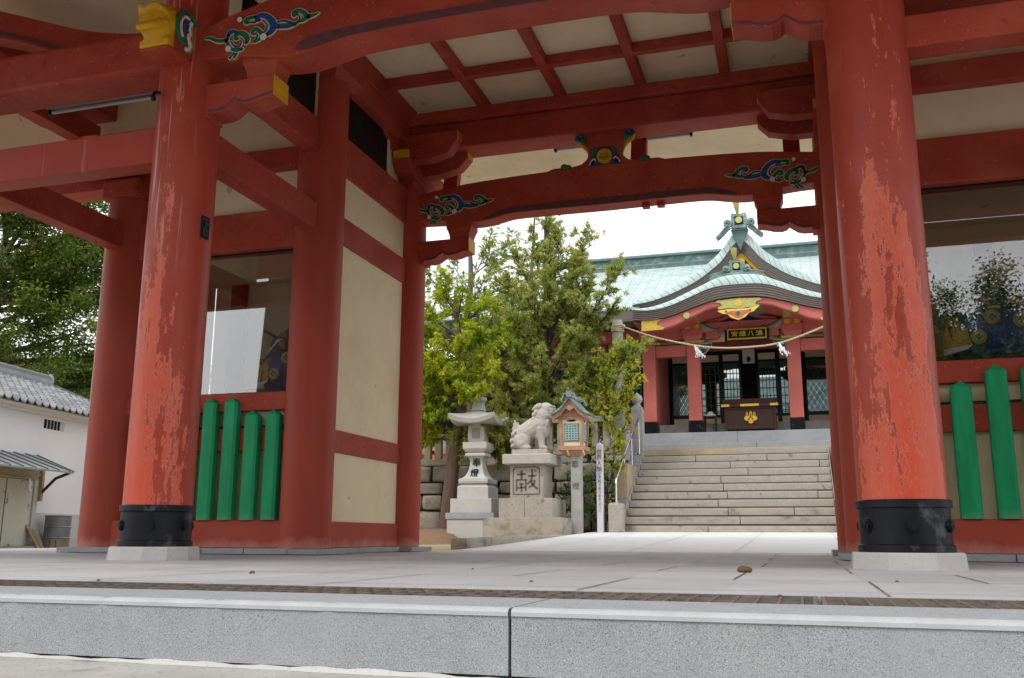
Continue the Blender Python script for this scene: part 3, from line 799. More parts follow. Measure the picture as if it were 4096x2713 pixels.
# rainbow beams
def profile(half):
    return half + [(mx_(x), z) for x, z in half[::-1]]
def rainbow(y0, y1, top, bot, groove):
    T, B = smooth2(profile(top), 5), smooth2(profile(bot), 5)
    xs = np.linspace(XL + .02, XR - .02, 90)
    ti = np.interp(xs, [p[0] for p in T], [p[1] for p in T]); bi = np.interp(xs, [p[0] for p in B], [p[1] for p in B])
    s = MB(); s.strip(list(zip(xs, ti)), list(zip(xs, bi)), y0, y1)
    o = s.build('rainbow_beam', M['red'], gate, bevel=.010)
    s = MB(); G = smooth2(groove, 6)
    gx = [p[0] for p in G]; up = [p[1] for p in G]; lo = [p[2] for p in G]
    gx2 = gx + [mx_(x) for x in gx[::-1]]; up2 = up + up[::-1]; lo2 = lo + lo[::-1]
    s.strip(list(zip(gx2, up2)), list(zip(gx2, lo2)), y0 - .004, y0 + .01)
    s.build('groove', M['groove'], o)
    return o
rb_f = rainbow(5.60, 5.90, [(-4.39, 3.93), (-4.17, 3.99), (-3.9, 4.07), (-3.4, 4.17), (-2.7, 4.235), (XC, 4.25)],
        [(-4.39, 3.72), (-3.9, 3.70), (-3.58, 3.645), (-3.36, 3.635), (-3.20, 3.665), (-2.95, 3.715), (-2.6, 3.732), (XC, 3.735)],
        [(-3.395, 3.70, 3.675), (-3.33, 3.745, 3.665), (-3.2, 3.772, 3.675), (-2.95, 3.79, 3.718), (-2.5, 3.80, 3.735), (XC, 3.805, 3.738)])
rb_r = rainbow(9.85, 10.09, [(-4.39, 4.10), (-4.28, 4.145), (-3.9, 4.20), (-3.5, 4.24), (-2.7, 4.272), (XC, 4.285)],
        [(-4.39, 3.83), (-3.9, 3.81), (-3.55, 3.755), (-3.38, 3.755), (-3.22, 3.78), (-3.03, 3.812), (-2.6, 3.815), (XC, 3.81)],
        [(-3.36, 3.79, 3.765), (-3.25, 3.835, 3.782), (-3.05, 3.885, 3.816), (-2.5, 3.893, 3.82), (XC, 3.893, 3.815)])

# painted cloud scrolls: strokes in picture units, mapped to the beam face (u right, v up, metres)
CLOUD = [('c_green', [(940, 462), (1010, 462), (1100, 495), (1205, 490)], [16, 34, 40, 44]),
         ('c_green', [(1215, 470), (1225, 530), (1280, 590), (1350, 602), (1405, 590)], [40, 36, 38, 40, 36]),
         ('c_blue', [(1225, 440), (1240, 402), (1280, 388), (1335, 395)], [44, 56, 48, 20]),
         ('c_green', [(1350, 470), (1318, 470), (1322, 425), (1370, 405), (1430, 430), (1465, 480), (1450, 520)], [26, 44, 52, 56, 66, 60, 40]),
         ('c_indigo', [(1375, 485), (1392, 520), (1368, 560), (1310, 555), (1262, 500)], [12, 20, 20, 22, 10]),
         ('c_green', [(1565, 410), (1535, 425), (1515, 395), (1550, 362), (1600, 385), (1640, 430)], [18, 28, 40, 46, 44, 50]),
         ('c_indigo', [(1580, 430), (1570, 475), (1510, 520)], [16, 22, 14]),
         ('c_green', [(1640, 440), (1610, 480), (1550, 515)], [40, 36, 20]),
         ('c_blue', [(1600, 262), (1566, 262), (1570, 225), (1620, 205), (1690, 225), (1750, 285), (1770, 345), (1735, 400), (1690, 430)], [26, 44, 52, 60, 64, 78, 84, 70, 40]),
         ('c_green', [(1640, 270), (1690, 320), (1680, 380), (1655, 400)], [16, 24, 26, 14]),
         ('c_green', [(1470, 285), (1432, 292), (1435, 255), (1480, 235), (1545, 222)], [20, 40, 46, 46, 36]),
         ('c_indigo', [(1490, 288), (1545, 285)], [18, 22]),
         ('c_indigo', [(1820, 285), (1900, 275), (1980, 300), (2045, 295), (2075, 250), (2050, 215)], [20, 26, 26, 22, 20, 10]),
         ('c_green', [(1825, 318), (1930, 318), (2040, 318)], [22, 24, 16]),
         ('c_blue', [(1825, 352), (1930, 350), (2030, 325)], [26, 30, 14]),
         ('c_green', [(2040, 200), (2005, 222), (1998, 182), (2055, 162), (2115, 185), (2150, 235), (2110, 275), (2050, 292)], [20, 36, 44, 46, 52, 56, 44, 16]),
         ('c_green', [(2175, 232), (2240, 215), (2295, 190)], [48, 36, 6]),
         ('c_green', [(1262, 695), (1310, 640)], [26, 24]), ('c_blue', [(1318, 688), (1345, 642)], [24, 22])]
BALLS = [('white', (1240, 590), 33), ('white', (1655, 455), 38), ('white', (1355, 252), 28)]
def cloud(beam_o, y, x0, z0, k, mirror=False, skew=0.172):
    """x0,z0: world place of picture point (960,520); k metres per unit"""
    def W(p):
        u = (p[0] - 960) * k
        v = (520 - p[1]) * k * 1.0 - (p[0] - 960) * k * skew
        x = x0 + u
        return (mx_(x) if mirror else x, z0 + v)
    parts = {}
    for c, pts, w in CLOUD:
        q = [W(p) for p in pts]
        for key, yy, ex in (('gold_line', y - .006, 26), ('white', y - .009, 15), (c, y - .012, 0)):
            parts.setdefault(key, MB()).ribbon(q, [(a + ex) * k for a in w], yy)
            if ex or True:
                for e, a in ((q[0], w[0]), (q[-1], w[-1])): parts[key].disc(e, (a + ex) * k / 2, yy, 10)
    for c, p, r in BALLS:
        for key, yy, ex in (('c_green', y - .008, 8), ('white', y - .016, 0)):
            parts.setdefault(key, MB()).disc(W(p), (r + ex) * k, yy, 16)
    for key, s in parts.items():
        # all strokes must look to -y
        s.build({'gold_line': 'scroll_border', 'white': 'scroll_outline', 'c_green': 'green_scroll', 'c_blue': 'blue_scroll', 'c_indigo': 'indigo_scroll'}[key], M[key], beam_o)
cloud(rb_f, 5.60, -4.165, 3.843, 0.000715, False, 0.148)
cloud(rb_f, 5.60, -4.165, 3.843, 0.000715, True, 0.148)
cloud(rb_r, 9.85, -4.26, 3.955, 0.000757, False, 0.20)
cloud(rb_r, 9.85, -4.26, 3.955, 0.000757, True, 0.20)

# bracket arms under the rainbow beams
ARM = [(-4.39, 3.262), (-4.15, 3.262), (-4.148, 3.29), (-4.06, 3.292), (-4.0, 3.31), (-3.95, 3.345), (-3.915, 3.372), (-3.89, 3.345), (-3.84, 3.33), (-3.76, 3.338), (-3.68, 3.362), (-3.594, 3.376), (-3.594, 3.53), (-4.39, 3.53)]
def bracket(y0, y1, dz, dx, mirror):
    X = mx_ if mirror else (lambda v: v)
    pts = [(X(x + dx if x > -4.3 else x), z + dz) for x, z in ARM]
    s = MB(); s.prism(pts, 'y', y0, y1)
    o = s.build('bracket_arm', M['red'], gate, bevel=.005)
    s = MB(); e = [X(-3.594 + dx), X(-3.589 + dx)]
    s.box(min(e) , max(e), y0 - .001, y1 + .001, 3.376 + dz, 3.531 + dz); s.build('arm_end', M['yellow'], o)
    s = MB(); lo = [(x, z) for x, z in pts[2:12]]
    s.strip([(x, z + .030) for x, z in lo], [(x, z + .008) for x, z in lo], y0 - .003, y0 + .01); s.build('groove', M['groove'], o)
    s = MB(); c = X(-3.715 + dx); m = (y0 + y1) / 2; d = (y1 - y0) / 2
    s.add([], [])
    z = 3.532 + dz
    prof = [(.118, d - .02, z), (.122, d - .01, z + .05), (.14, d, z + .10), (.152, d + .012, z + .125), (.152, d + .012, z + .27)]
    for k in range(len(prof) - 1):
        a, b = prof[k], prof[k + 1]
        s.add([(c - a[0], m - a[1], a[2]), (c + a[0], m - a[1], a[2]), (c + a[0], m + a[1], a[2]), (c - a[0], m + a[1], a[2]), (c - b[0], m - b[1], b[2]), (c + b[0], m - b[1], b[2]), (c + b[0], m + b[1], b[2]), (c - b[0], m + b[1], b[2])],
              [(0, 1, 5, 4), (1, 2, 6, 5), (2, 3, 7, 6), (3, 0, 4, 7)] + ([(4, 5, 6, 7)] if k == len(prof) - 2 else []))
    s.build('bearing_block', M['red'], o)
for mir in (False, True):
    bracket(5.65, 5.85, 0.0, 0.0, mir)
    bracket(9.86, 10.08, 0.045, 0.035, mir)

# carved beam nose on the front left pillar (projects forward)
NOSE = [(5.58, 3.69), (5.28, 3.69), (5.265, 3.735), (5.215, 3.775), (5.18, 3.82), (5.17, 3.875), (5.185, 3.94), (5.23, 3.995), (5.29, 4.04), (5.36, 4.07), (5.45, 4.065), (5.58, 4.03)]
for x, side in ((XL, 1), (XR, -1)):
    s = MB(); s.prism([(5.58, 3.69), (5.28, 3.69), (5.27, 3.74), (5.33, 3.80), (5.33, 4.0), (5.58, 4.0)], 'x', x - .125, x + .125)
    s.ell((x, 5.335, 3.885), (.142, .165, .155), 20, 14); s.ell((x, 5.42, 4.0), (.115, .14, .075), 16, 10); s.ell((x, 5.30, 3.98), (.10, .09, .06), 14, 8)
    s.tube(smooth2([(x - .12, 5.26, 3.86), (x - .05, 5.185, 3.80), (x + .05, 5.185, 3.80), (x + .12, 5.26, 3.86)], 5), .030, 8)
    s.tube(smooth2([(x - .11, 5.27, 3.93), (x - .06, 5.19, 3.97), (x, 5.18, 3.93), (x + .06, 5.19, 3.97), (x + .11, 5.27, 3.93)], 5), .026, 8)
    o = s.build('beam_nose', M['yellow'], gate, smooth=True, sharp=180)
    rmn = o.modifiers.new('remesh', 'REMESH'); rmn.mode = 'VOXEL'; rmn.voxel_size = .012; rmn.use_smooth_shade = True
    smn = o.modifiers.new('smooth', 'SMOOTH'); smn.iterations = 4
    s = MB(); s.box(x - .132, x + .132, 5.285, 5.60, 3.668, 3.689); s.build('nose_corbel', M['red'], o, bevel=.01)
    fx = x + .138 * side
    s = MB(); s.box(min(fx - .004 * side, fx), max(fx - .004 * side, fx), 5.34, 5.585, 3.692, 4.02); s.build('nose_cheek', M['red'], o)
    def sw(key, pts, r):
        q = MB(); q.tube([(fx + .008 * side, a, b) for a, b in smooth2(pts, 5)], r, 6); q.build({'c_green': 'green_scroll', 'c_blue': 'blue_scroll', 'white': 'scroll_outline', 'gold_line': 'scroll_border'}[key], M[key], o, smooth=True)
    sw('c_green', [(5.57, 3.985), (5.53, 4.0), (5.47, 4.03), (5.41, 4.025), (5.37, 3.98), (5.34, 3.92), (5.345, 3.85), (5.375, 3.79), (5.42, 3.755)], .014)
    sw('c_green', [(5.46, 3.80), (5.43, 3.775), (5.415, 3.80), (5.435, 3.825)], .014)
    sw('white', [(5.475, 3.99), (5.425, 3.985), (5.39, 3.935), (5.385, 3.87), (5.41, 3.81)], .010)
    sw('white', [(5.50, 3.97), (5.475, 3.92), (5.49, 3.88), (5.475, 3.83), (5.50, 3.79), (5.49, 3.75), (5.455, 3.735)], .017)
    sw('c_blue', [(5.455, 3.955), (5.425, 3.945), (5.415, 3.91), (5.435, 3.885)], .013)
    sw('c_blue', [(5.47, 3.935), (5.455, 3.905), (5.465, 3.875)], .013)
    sw('gold_line', [(5.515, 3.95), (5.52, 3.87), (5.535, 3.80), (5.52, 3.745), (5.47, 3.72)], .009)

# curved left-bay beam and the painted boards above it
for (sgn, X) in ((1, lambda v: v), (-1, mx_)):
    top = smooth2([(X(-8.2), 5.15), (X(-7.2), 4.95), (X(-6.4), 4.68), (X(-5.75), 4.44), (X(-5.25), 4.32), (X(-5.0), 4.30)], 5)
    bot = smooth2([(X(-8.2), 4.78), (X(-7.2), 4.66), (X(-6.4), 4.42), (X(-5.75), 4.17), (X(-5.35), 4.07), (X(-5.0), 4.06)], 5)
    s = MB(); s.strip(top, bot, 5.98, 6.2); o = s.build('curved_beam', M['red'], gate, bevel=.01)
    s = MB(); s.strip([(x, z + .075) for x, z in bot], [(x, z + .035) for x, z in bot], 5.975, 6.0); s.build('groove', M['groove'], o)

# bays beside the passage: rear plane of the porch (y = 7.86)
GP = M['glass']
for side, X in ((0, lambda v: v), (1, mx_)):
    def bx(name, xa, xb, ya, yb, za, zb, m, bev=.008, parent=None):
        a, b = sorted((X(xa), X(xb)))
        s = MB(); s.box(a, b, ya, yb, za, zb)
        return s.build(name, M[m], parent or gate, bevel=bev)
    o0, o1 = -6.60, XL
    bx('lintel', o0, o1, 7.74, 7.98, 2.925, 3.315, 'red')
    bx('plaster_panel', o0, o1, 7.82, 7.90, 3.317, 3.735, 'cream', 0)
    bx('head_beam', -9.0, o1, 7.72, 8.0, 3.738, 3.95, 'red')
    bx('plaster_panel', -9.0, o1, 7.83, 7.90, 3.952, 5.2, 'cream', 0)
    bx('sill', o0, o1, 7.72, 8.0, 0.056, 0.305, 'red_foot')
    s = MB(); a, b = sorted((X(o0), X(o1)))
    for k in range(5):
        s.box(a + (b - a) * k / 5 + .004, a + (b - a) * (k + 1) / 5 - .004, 7.56, 8.16, 0.004, 0.055)
    s.build('kerb_course', M['granite'], gate, bevel=.005)
    bx('dado_panel', o0, o1, 7.84, 7.90, 0.307, 1.325, 'cream', 0)
    bx('window_sill', o0, o1, 7.76, 7.98, 1.327, 1.50, 'red')
    s = MB(); s.box(a, b, 7.838, 7.846, 1.502, 2.923)
    gp = s.build('window_pane', GP, gate)
    for (za, zb) in ((1.502, 1.515), (2.908, 2.923)):
        bx('glazing_bead', o0, o1, 7.825, 7.837, za, zb, 'black', 0, gp)
    # niche: floor, back, outer side
    bx('niche_floor', o0, -4.46, 7.99, 9.84, 1.40, 1.447, 'red', 0)
    bx('niche_back', -6.9, -4.46, 9.845, 9.90, 1.447, 3.6, 'cream', 0)
    bx('niche_dado', -6.9, -4.46, 9.825, 9.843, 1.449, 1.70, 'red', 0)
    bx('niche_post', -6.63, -6.43, 9.76, 9.824, 1.45, 3.55, 'red')
    bx('niche_side', -6.96, -6.905, 7.9, 9.84, 1.42, 3.6, 'cream', 0)
    bx('niche_ceiling', -6.9, -4.46, 7.99, 9.84, 3.20, 3.24, 'cream', 0)
    # wall along the passage, pillar to pillar
    bx('plaster_wall', -4.45, -4.33, YM, YR, 0.3, 4.2, 'cream', 0)
    for (za, zb, mm, px) in ((0.056, 0.302, 'red_foot', -4.305), (0.96, 1.178, 'red', -4.308), (3.05, 3.335, 'red', -4.302), (3.78, 4.195, 'red', -4.30)):
        bx('rail', -4.449, px, YM + .2, YR - .02, za, zb, mm)
    s = MB(); a, b = sorted((X(-4.5), X(-4.24)))
    for k in range(3):
        s.box(a, b, 8.17 + k * .52, 8.17 + k * .52 + .514, 0.004, 0.055)
    s.build('kerb_course', M['granite'], gate, bevel=.005)
    # upper wall: plaster, frame under the ceiling
    bx('plaster_wall', -4.46, -4.41, YM, YR, 4.2, 5.3, 'cream', 0)
    bx('wall_plate', -4.52, -4.27, 7.4, 9.74, 4.74, 5.0, 'red')
    bx('ceiling_frame', -4.40, -4.262, 7.9, 9.9, 5.002, 5.25, 'red')
    # outer head beams on the side bay
    bx('head_beam', -6.7, -6.5, YM, YR, 3.74, 3.95, 'red')
    # bracket set over the outer pillar
    b1 = bx('capital', -6.82, -6.38, 7.62, 8.10, 3.582, 3.80, 'red', .03)
    def boat(yax, L, w, z0, z1, cx, cy):
        q = MB()
        pr = [(-L, z1), (-L, z1 - .10), (-L * .86, z0 + .06), (-L * .55, z0), (L * .55, z0), (L * .86, z0 + .06), (L, z1 - .10), (L, z1)]
        if yax: q.prism([(cy + p[0], p[1]) for p in pr], 'x', cx - w, cx + w)
        else: q.prism([(cx + p[0], p[1]) for p in pr], 'y', cy - w, cy + w)
        oo = q.build('boat_bracket', M['red'], gate, bevel=.008)
        for sg in (-1, 1):
            q = MB()
            if yax: q.box(cx - w, cx + w, *sorted((cy + sg * L, cy + sg * (L + .005))), z1 - .10, z1)
            else: q.box(*sorted((cx + sg * L, cx + sg * (L + .005))), cy - w, cy + w, z1 - .10, z1)
            q.build('bracket_end', M['yellow'], oo)
    boat(True, .72, .09, 3.81, 4.06, X(-6.6), 7.86)
    boat(False, .72, .09, 3.81, 4.06, X(-6.6), 7.55)
    boat(True, .62, .085, 4.30, 4.55, X(-7.25), 6.95)
    boat(True, .62, .085, 4.14, 4.38, X(-6.95), 6.95)
    bx('side_beam', -7.2, -6.9, 6.0, 9.9, 4.56, 4.9, 'red')
    # bracket set at the rear pillar (y = 9.97), arms reach into the passage and forward
    boat(False, .76, .085, 4.50, 4.82, X(-4.39), 9.70)
    boat(False, .78, .085, 4.42, 4.70, X(-4.39), 10.02)
    boat(True, .62, .10, 4.62, 4.98, X(-4.43), 9.72)
    boat(True, .55, .10, 4.30, 4.60, X(-4.28), 10.05)
    bx('bearing_block', -4.60, -4.20, 9.72, 10.15, 4.20, 4.50, 'red', .03)

# coffered ceiling over the passage
ceil = MB(); ceil.box(-4.40, mx_(-4.40), 6.05, 10.05, 5.25, 5.30)
ceil = ceil.build('coffered_ceiling', M['cream'], gate)
jy = [XL + .0]
for k in range(5):
    x = -3.3675 + .933 * k
    s = MB(); s.box(x - .052, x + .052, 6.1, 9.93, 5.13, 5.248); s.build('joist', M['red'], ceil, bevel=.006)
for y in (7.155, 8.095, 9.035):
    s = MB(); s.box(-4.26, mx_(-4.26), y - .045, y + .045, 5.133, 5.247); s.build('joist', M['red'], ceil, bevel=.006)
beam('ceiling_frame', -4.45, mx_(-4.45), 9.70, 9.95, 4.985, 5.132)
beam('purlin', -5.2, mx_(-5.2), 9.76, 10.14, 4.665, 4.983, bev=.02)
beam('purlin', -5.2, mx_(-5.2), 5.62, 6.0, 4.70, 5.0, bev=.02)
# eave soffits and roof
s = MB()
s.prism([(10.15, 5.06), (12.7, 4.88), (12.7, 4.95), (10.15, 5.14)], 'x', -9.5, 5.6)
s.build('rear_soffit', M['cream'], gate)
s = MB(); s.prism([(2.75, 4.27), (5.75, 5.2), (5.75, 5.28), (2.75, 4.35)], 'x', -9.5, 5.6)
s.build('front_soffit', M['red'], gate)
beam('added_shade_wall', -9.5, -9.42, 5.72, 7.7, 4.06, 5.2, 'red', 0)  # end board added to cut light leaking in at the upper left
beam('added_shade_wall', 5.5, 5.58, 5.72, 7.7, 4.06, 5.2, 'red', 0)  # matching board at the right end, also added to cut light
beam('porch_ceiling', -9.41, -4.46, 5.7, 7.82, 5.21, 5.28, 'cream', 0)
beam('porch_ceiling', mx_(-4.46), 5.6, 5.7, 7.82, 5.21, 5.28, 'cream', 0)
s = MB(); s.prism([(2.6, 4.30), (7.86, 7.9), (12.9, 4.96), (12.9, 5.18), (7.86, 8.2), (2.6, 4.52)], 'x', -9.8, 5.9)
s.prism([(7.9, 5.30), (9.9, 5.30), (7.9, 7.0)], 'x', -9.6, -9.5); s.prism([(7.9, 5.30), (9.9, 5.30), (7.9, 7.0)], 'x', 5.6, 5.7)
s.build('roof', M['copper_d'], gate)
# braces behind the rear beam
for x in (-3.95, mx_(-3.95), -1.62):
    s = MB(); s.prism([(10.16, 4.10), (10.28, 4.10), (10.50, 4.95), (10.38, 4.95)], 'x', x - .09, x + .09); s.build('brace', M['red'], gate, bevel=.006)
# frog-leg strut on the rear beam
fx = -1.935
LEG = [(-.69, 4.268), (-.60, 4.30), (-.52, 4.30), (-.50, 4.34), (-.44, 4.365), (-.38, 4.35), (-.36, 4.31), (-.30, 4.295), (-.22, 4.32), (-.16, 4.38), (-.135, 4.45), (-.16, 4.53), (-.24, 4.58), (-.30, 4.60), (-.33, 4.65), (-.30, 4.69)]
FROG = [(fx + x, z) for x, z in LEG] + [(fx - x, z) for x, z in LEG[::-1]]
LEG2 = [(-.69, 4.268), (-.60, 4.30), (-.50, 4.30), (-.36, 4.30), (-.27, 4.315), (-.205, 4.37), (-.185, 4.44), (-.20, 4.52), (-.26, 4.58), (-.30, 4.69)]
FROG = [(fx + x * 1.0, z) for x, z in LEG2] + [(fx - x * 1.0, z) for x, z in LEG2[::-1]]
s = MB(); s.prism(FROG, 'y', 9.86, 10.0); frog = s.build('frog_leg_strut', M['red'], gate)
s = MB(); s.box(fx - .13, fx + .13, 9.85, 9.87, 4.585, 4.68); s.build('strut_block', M['red'], frog)
for sg in (-1, 1):
    for (key, col, lst) in (('blue_scroll', 'c_blue', ((.285, 4.655, .042), (.315, 4.62, .032))), ('green_scroll', 'c_green', ((.25, 4.60, .04), (.235, 4.57, .026))), ('green_scroll', 'c_green', ((.47, 4.305, .045), (.42, 4.298, .033)))):
        s = MB()
        for (dx, z, r) in lst: s.ell((fx + sg * dx, 9.855, z), (r, .03, r * .78), 10, 6)
        s.build(key, M[col], frog, smooth=True)
    s = MB(); s.tube([(fx + sg * .315, 9.93, 4.66), (fx + sg * .30, 9.93, 4.60), (fx + sg * .25, 9.93, 4.56), (fx + sg * .205, 9.93, 4.50), (fx + sg * .195, 9.93, 4.44)], [.03, .034, .028, .02, .01], 8)
    s.build('gilt_edge', M['yellow'], frog, smooth=True)
s = MB(); s.prism([(fx - .20, 4.275), (fx - .115, 4.50), (fx + .115, 4.50), (fx + .20, 4.275)], 'y', 9.85, 9.87); crest = s.build('crest_panel', M['groove'], frog)
s = MB(); s.disc((fx, 4.375), .088, 9.825, 28, .03); crest_d = s.build('gilt_boss', M['gold'], frog)
s = MB()
for a, b, r in ((0, 4.350, .030), (-.040, 4.360, .024), (.040, 4.360, .024), (0, 4.405, .016), (-.032, 4.400, .013), (.032, 4.400, .013)): s.disc((fx + a, b), r, 9.817, 12, .01)
s.build('leaf_crest', M['gold_line'], crest_d)
for key, pts in (('c_blue', [(-.17, 4.30), (-.13, 4.34), (-.10, 4.30)]), ('c_green', [(-.13, 4.40), (-.115, 4.44), (-.09, 4.47)]), ('white', [(-.18, 4.285), (-.155, 4.33), (-.12, 4.36), (-.105, 4.33)]), ('c_indigo', [(-.15, 4.29), (-.12, 4.30)])):
    for sg in (-1, 1):
        s = MB(); s.ribbon([(fx + sg * a, b) for a, b in pts], [.05, .05] if key != 'white' else [.012, .012], 9.844 if key != 'white' else 9.838)
        s.build({'c_blue': 'blue_scroll', 'c_green': 'green_scroll', 'white': 'scroll_outline', 'c_indigo': 'indigo_scroll'}[key], M[key], frog)
# little nail blocks under the rear beam
for x in (-1.50, -1.335):
    s = MB(); s.box(x - .04, x + .04, 9.94, 10.03, 3.765, 3.812); o = s.build('pivot_block', M['red'], gate)

# fluorescent fittings
def lamp(x0, x1, y, z, label):
    t = thing('tube_lamp', label, 'lamp', ((x0 + x1) / 2, y, z))
    s = MB(); s.box(x0, x1, y - .05, y + .05, z, z + .035); s.build('batten', M['grey_fix'], t, bevel=.004)
    s = MB(); s.tube([(x0 + .04, y, z - .022), (x1 - .04, y, z - .022)], .016, 10); s.build('tube', M['tube'], t, smooth=True)
    for x in (x0 + .02, x1 - .02):
        s = MB(); s.box(x - .015, x + .015, y - .022, y + .022, z - .045, z); s.build('socket', M['iron'], t)
lamp(-2.62, -2.05, 10.22, 4.71, 'slim tube lamp under the rear beam, left of the crested strut')
lamp(-1.55, -0.98, 10.22, 4.71, 'slim tube lamp under the rear beam, right of the crested strut')
lamp(-6.35, -5.05, 6.35, 3.93, 'long grey tube lamp hung behind the left head beam')

# ------------------------------------------------------------------ green picket fences
def fence(xs, hs, x0, x1, label):
    t = thing('picket_fence', label, 'fence', ((x0 + x1) / 2, 7.7, 0.305))
    s = MB(); s.box(x0, x1, 7.78, 7.835, 0.955, 1.165); s.build('rail', M['red'], t, bevel=.006)
    s = MB(); s.box(x0, x1, 7.775, 7.838, 1.166, 1.185); s.build('rail_cap', M['black'], t)
    for x, h in zip(xs, hs):
        w, y0, y1 = .074, 7.688, 7.778
        out = [(x - w, y1), (x - w, y0 + .022), (x - w + .022, y0), (x + w - .022, y0), (x + w, y0 + .022), (x + w, y1)]
        s = MB(); n = len(out); zt = h - .05
        s.v = [(a, b, .306) for a, b in out] + [(a, b, zt) for a, b in out] + [(x, y0 + .03, h), (x, y1, h - .005)]
        s.f = [(i, (i + 1) % n, n + (i + 1) % n, n + i) for i in range(n)] + [(n + 1, n + 2, 2 * n), (n + 2, n + 3, 2 * n), (n + 3, n + 4, 2 * n), (n, n + 1, 2 * n, 2 * n + 1), (n + 4, n + 5, 2 * n + 1, 2 * n), (n + 5, n, 2 * n + 1)]
        s.m = [0] * len(s.f)
        s.build('picket', M['green_p'], t, bevel=.004)
lx = [-4.70, -4.925, -5.155, -5.385, -5.615, -5.845, -6.07]
fence(lx, [1.325, 1.325, 1.455, 1.455, 1.455, 1.455, 1.325], -6.34, -4.6, 'green pointed picket fence under the left niche window')
fence([0.93, 1.178, 1.428, 1.668, 1.90, 2.14, 2.36], [1.33, 1.335, 1.45, 1.45, 1.45, 1.33, 1.33], 0.74, 2.5, 'green pointed picket fence under the right niche window')

# ------------------------------------------------------------------ stairs with rails
st = thing('stone_stairs', 'broad flight of beige granite steps climbing to the shrine hall', 'staircase', (-1.51, 20.9, 0.27))
SX0, SX1 = -3.60, 0.585
zs = [0.272, 0.393] + [0.393 + 0.1817 * k for k in range(1, 11)]
JN = [(-1.86, .9), (-1.25,), (-1.50, -.2), (-1.72,), (-1.55, .28), (-1.65,), (-1.72, .31), (-1.15,), (-1.55, .37), (-2.35, -.75), (-1.45,)]
for k in range(11):
    y0 = 19.4 + 0.31 * k
    s = MB(); xs_ = [SX0] + sorted(x for x in JN[k] if SX0 < x < SX1) + [SX1]
    for a, b in zip(xs_[:-1], xs_[1:]):
        dz = 0.004 * math.sin(a * 5 + k)
        s.box(a + .006, b - .006, y0 + .004 * math.sin(a * 9 + k), y0 + .42, zs[k] - .12, zs[k + 1] + dz)
    s.build('step', M['stone_stain' if k in (0, 1, 2) else 'stone_b'], st, bevel=.012, seg=2)
s = MB(); s.prism([(19.45, .2), (22.9, .2), (22.9, 2.1), (22.55, 2.1), (19.45, .28)], 'x', SX0 + .02, SX1 - .02); s.build('core', M['dark_gap'], st)
for xa, xb in ((-3.93, -3.615), (0.60, 0.93)):
    s = MB(); s.prism([(19.25, .24), (19.25, .42), (22.55, 2.235), (22.9, 2.235), (22.9, .24)], 'x', xa + .05, xb); s.build('stringer', M['stringer'], st, bevel=.01)
for xa, xb in ((-3.62, -3.602), (0.587, 0.598)):
    s = MB(); s.prism([(19.27, .24), (19.27, .36), (22.55, 2.19), (22.9, 2.19), (22.9, .24)], 'x', xa, xb); s.build('side_slab', M['stone_b'], st)
def newel(x, label):
    t = thing('newel_post', label, 'stone post', (x, 19.14, .24))
    s = MB(); s.sqstack(x, 19.14, [(.143, .225), (.143, .80), (.125, .835), (.06, .85)]); s.build('post', M['stone_b'], t, bevel=.012)
newel(-3.645, 'short stone post with a domed top at the foot of the stairs')
newel(.80, 'short stone post at the right foot of the stairs behind the worn pillar')
def finial_post(x, label):
    t = thing('finial_post', label, 'stone post', (x, 22.6, 2.2))
    s = MB(); s.sqstack(x, 22.6, [(.142, 2.15), (.142, 3.18), (.11, 3.27)]); s.build('shaft', M['stone_g'], t, bevel=.012)
    s = MB(); s.lathe(x, 22.6, [(.10, 3.26), (.075, 3.31), (.075, 3.35), (.12, 3.39), (.135, 3.45), (.115, 3.52), (.05, 3.57), (.015, 3.61)], 20); s.build('finial', M['stone_g'], t, smooth=True)
finial_post(-3.745, 'stone post with a bulb finial at the top left of the stairs')
finial_post(.86, 'stone post with a bulb finial at the top right of the stairs')
def rail(x, label):
    t = thing('handrail', label, 'handrail', (x, 20.8, .4), 'steel rails beside the stairs')
    s = MB(); s.tube([(x, 19.30, .40), (x, 19.30, 1.24), (x, 19.33, 1.31), (x, 19.40, 1.355), (x, 22.15, 2.90), (x, 22.23, 2.93), (x, 22.28, 2.90), (x, 22.29, 2.84), (x, 22.29, 2.10)], .027, 12); s.build('rail', M['steel'], t, smooth=True)
    for y, z0 in ((20.32, 1.0), (21.27, 1.5)):
        s = MB(); s.tube([(x, y, z0), (x, y, 1.355 + (y - 19.40) * .562)], .021, 10); s.build('post', M['steel'], t, smooth=True)
rail(-3.68, 'steel handrail with two props down the left side of the stairs')
rail(.74, 'steel handrail down the right side of the stairs, beside the worn pillar')

# terrace behind the stairs
s = MB(); s.box(-3.62, 12, 22.5, 60, 1.0, 2.205); s.box(-16, -3.62, 20.3, 60, 0.8, 1.74); struct(s.build('terrace', M['sand']))

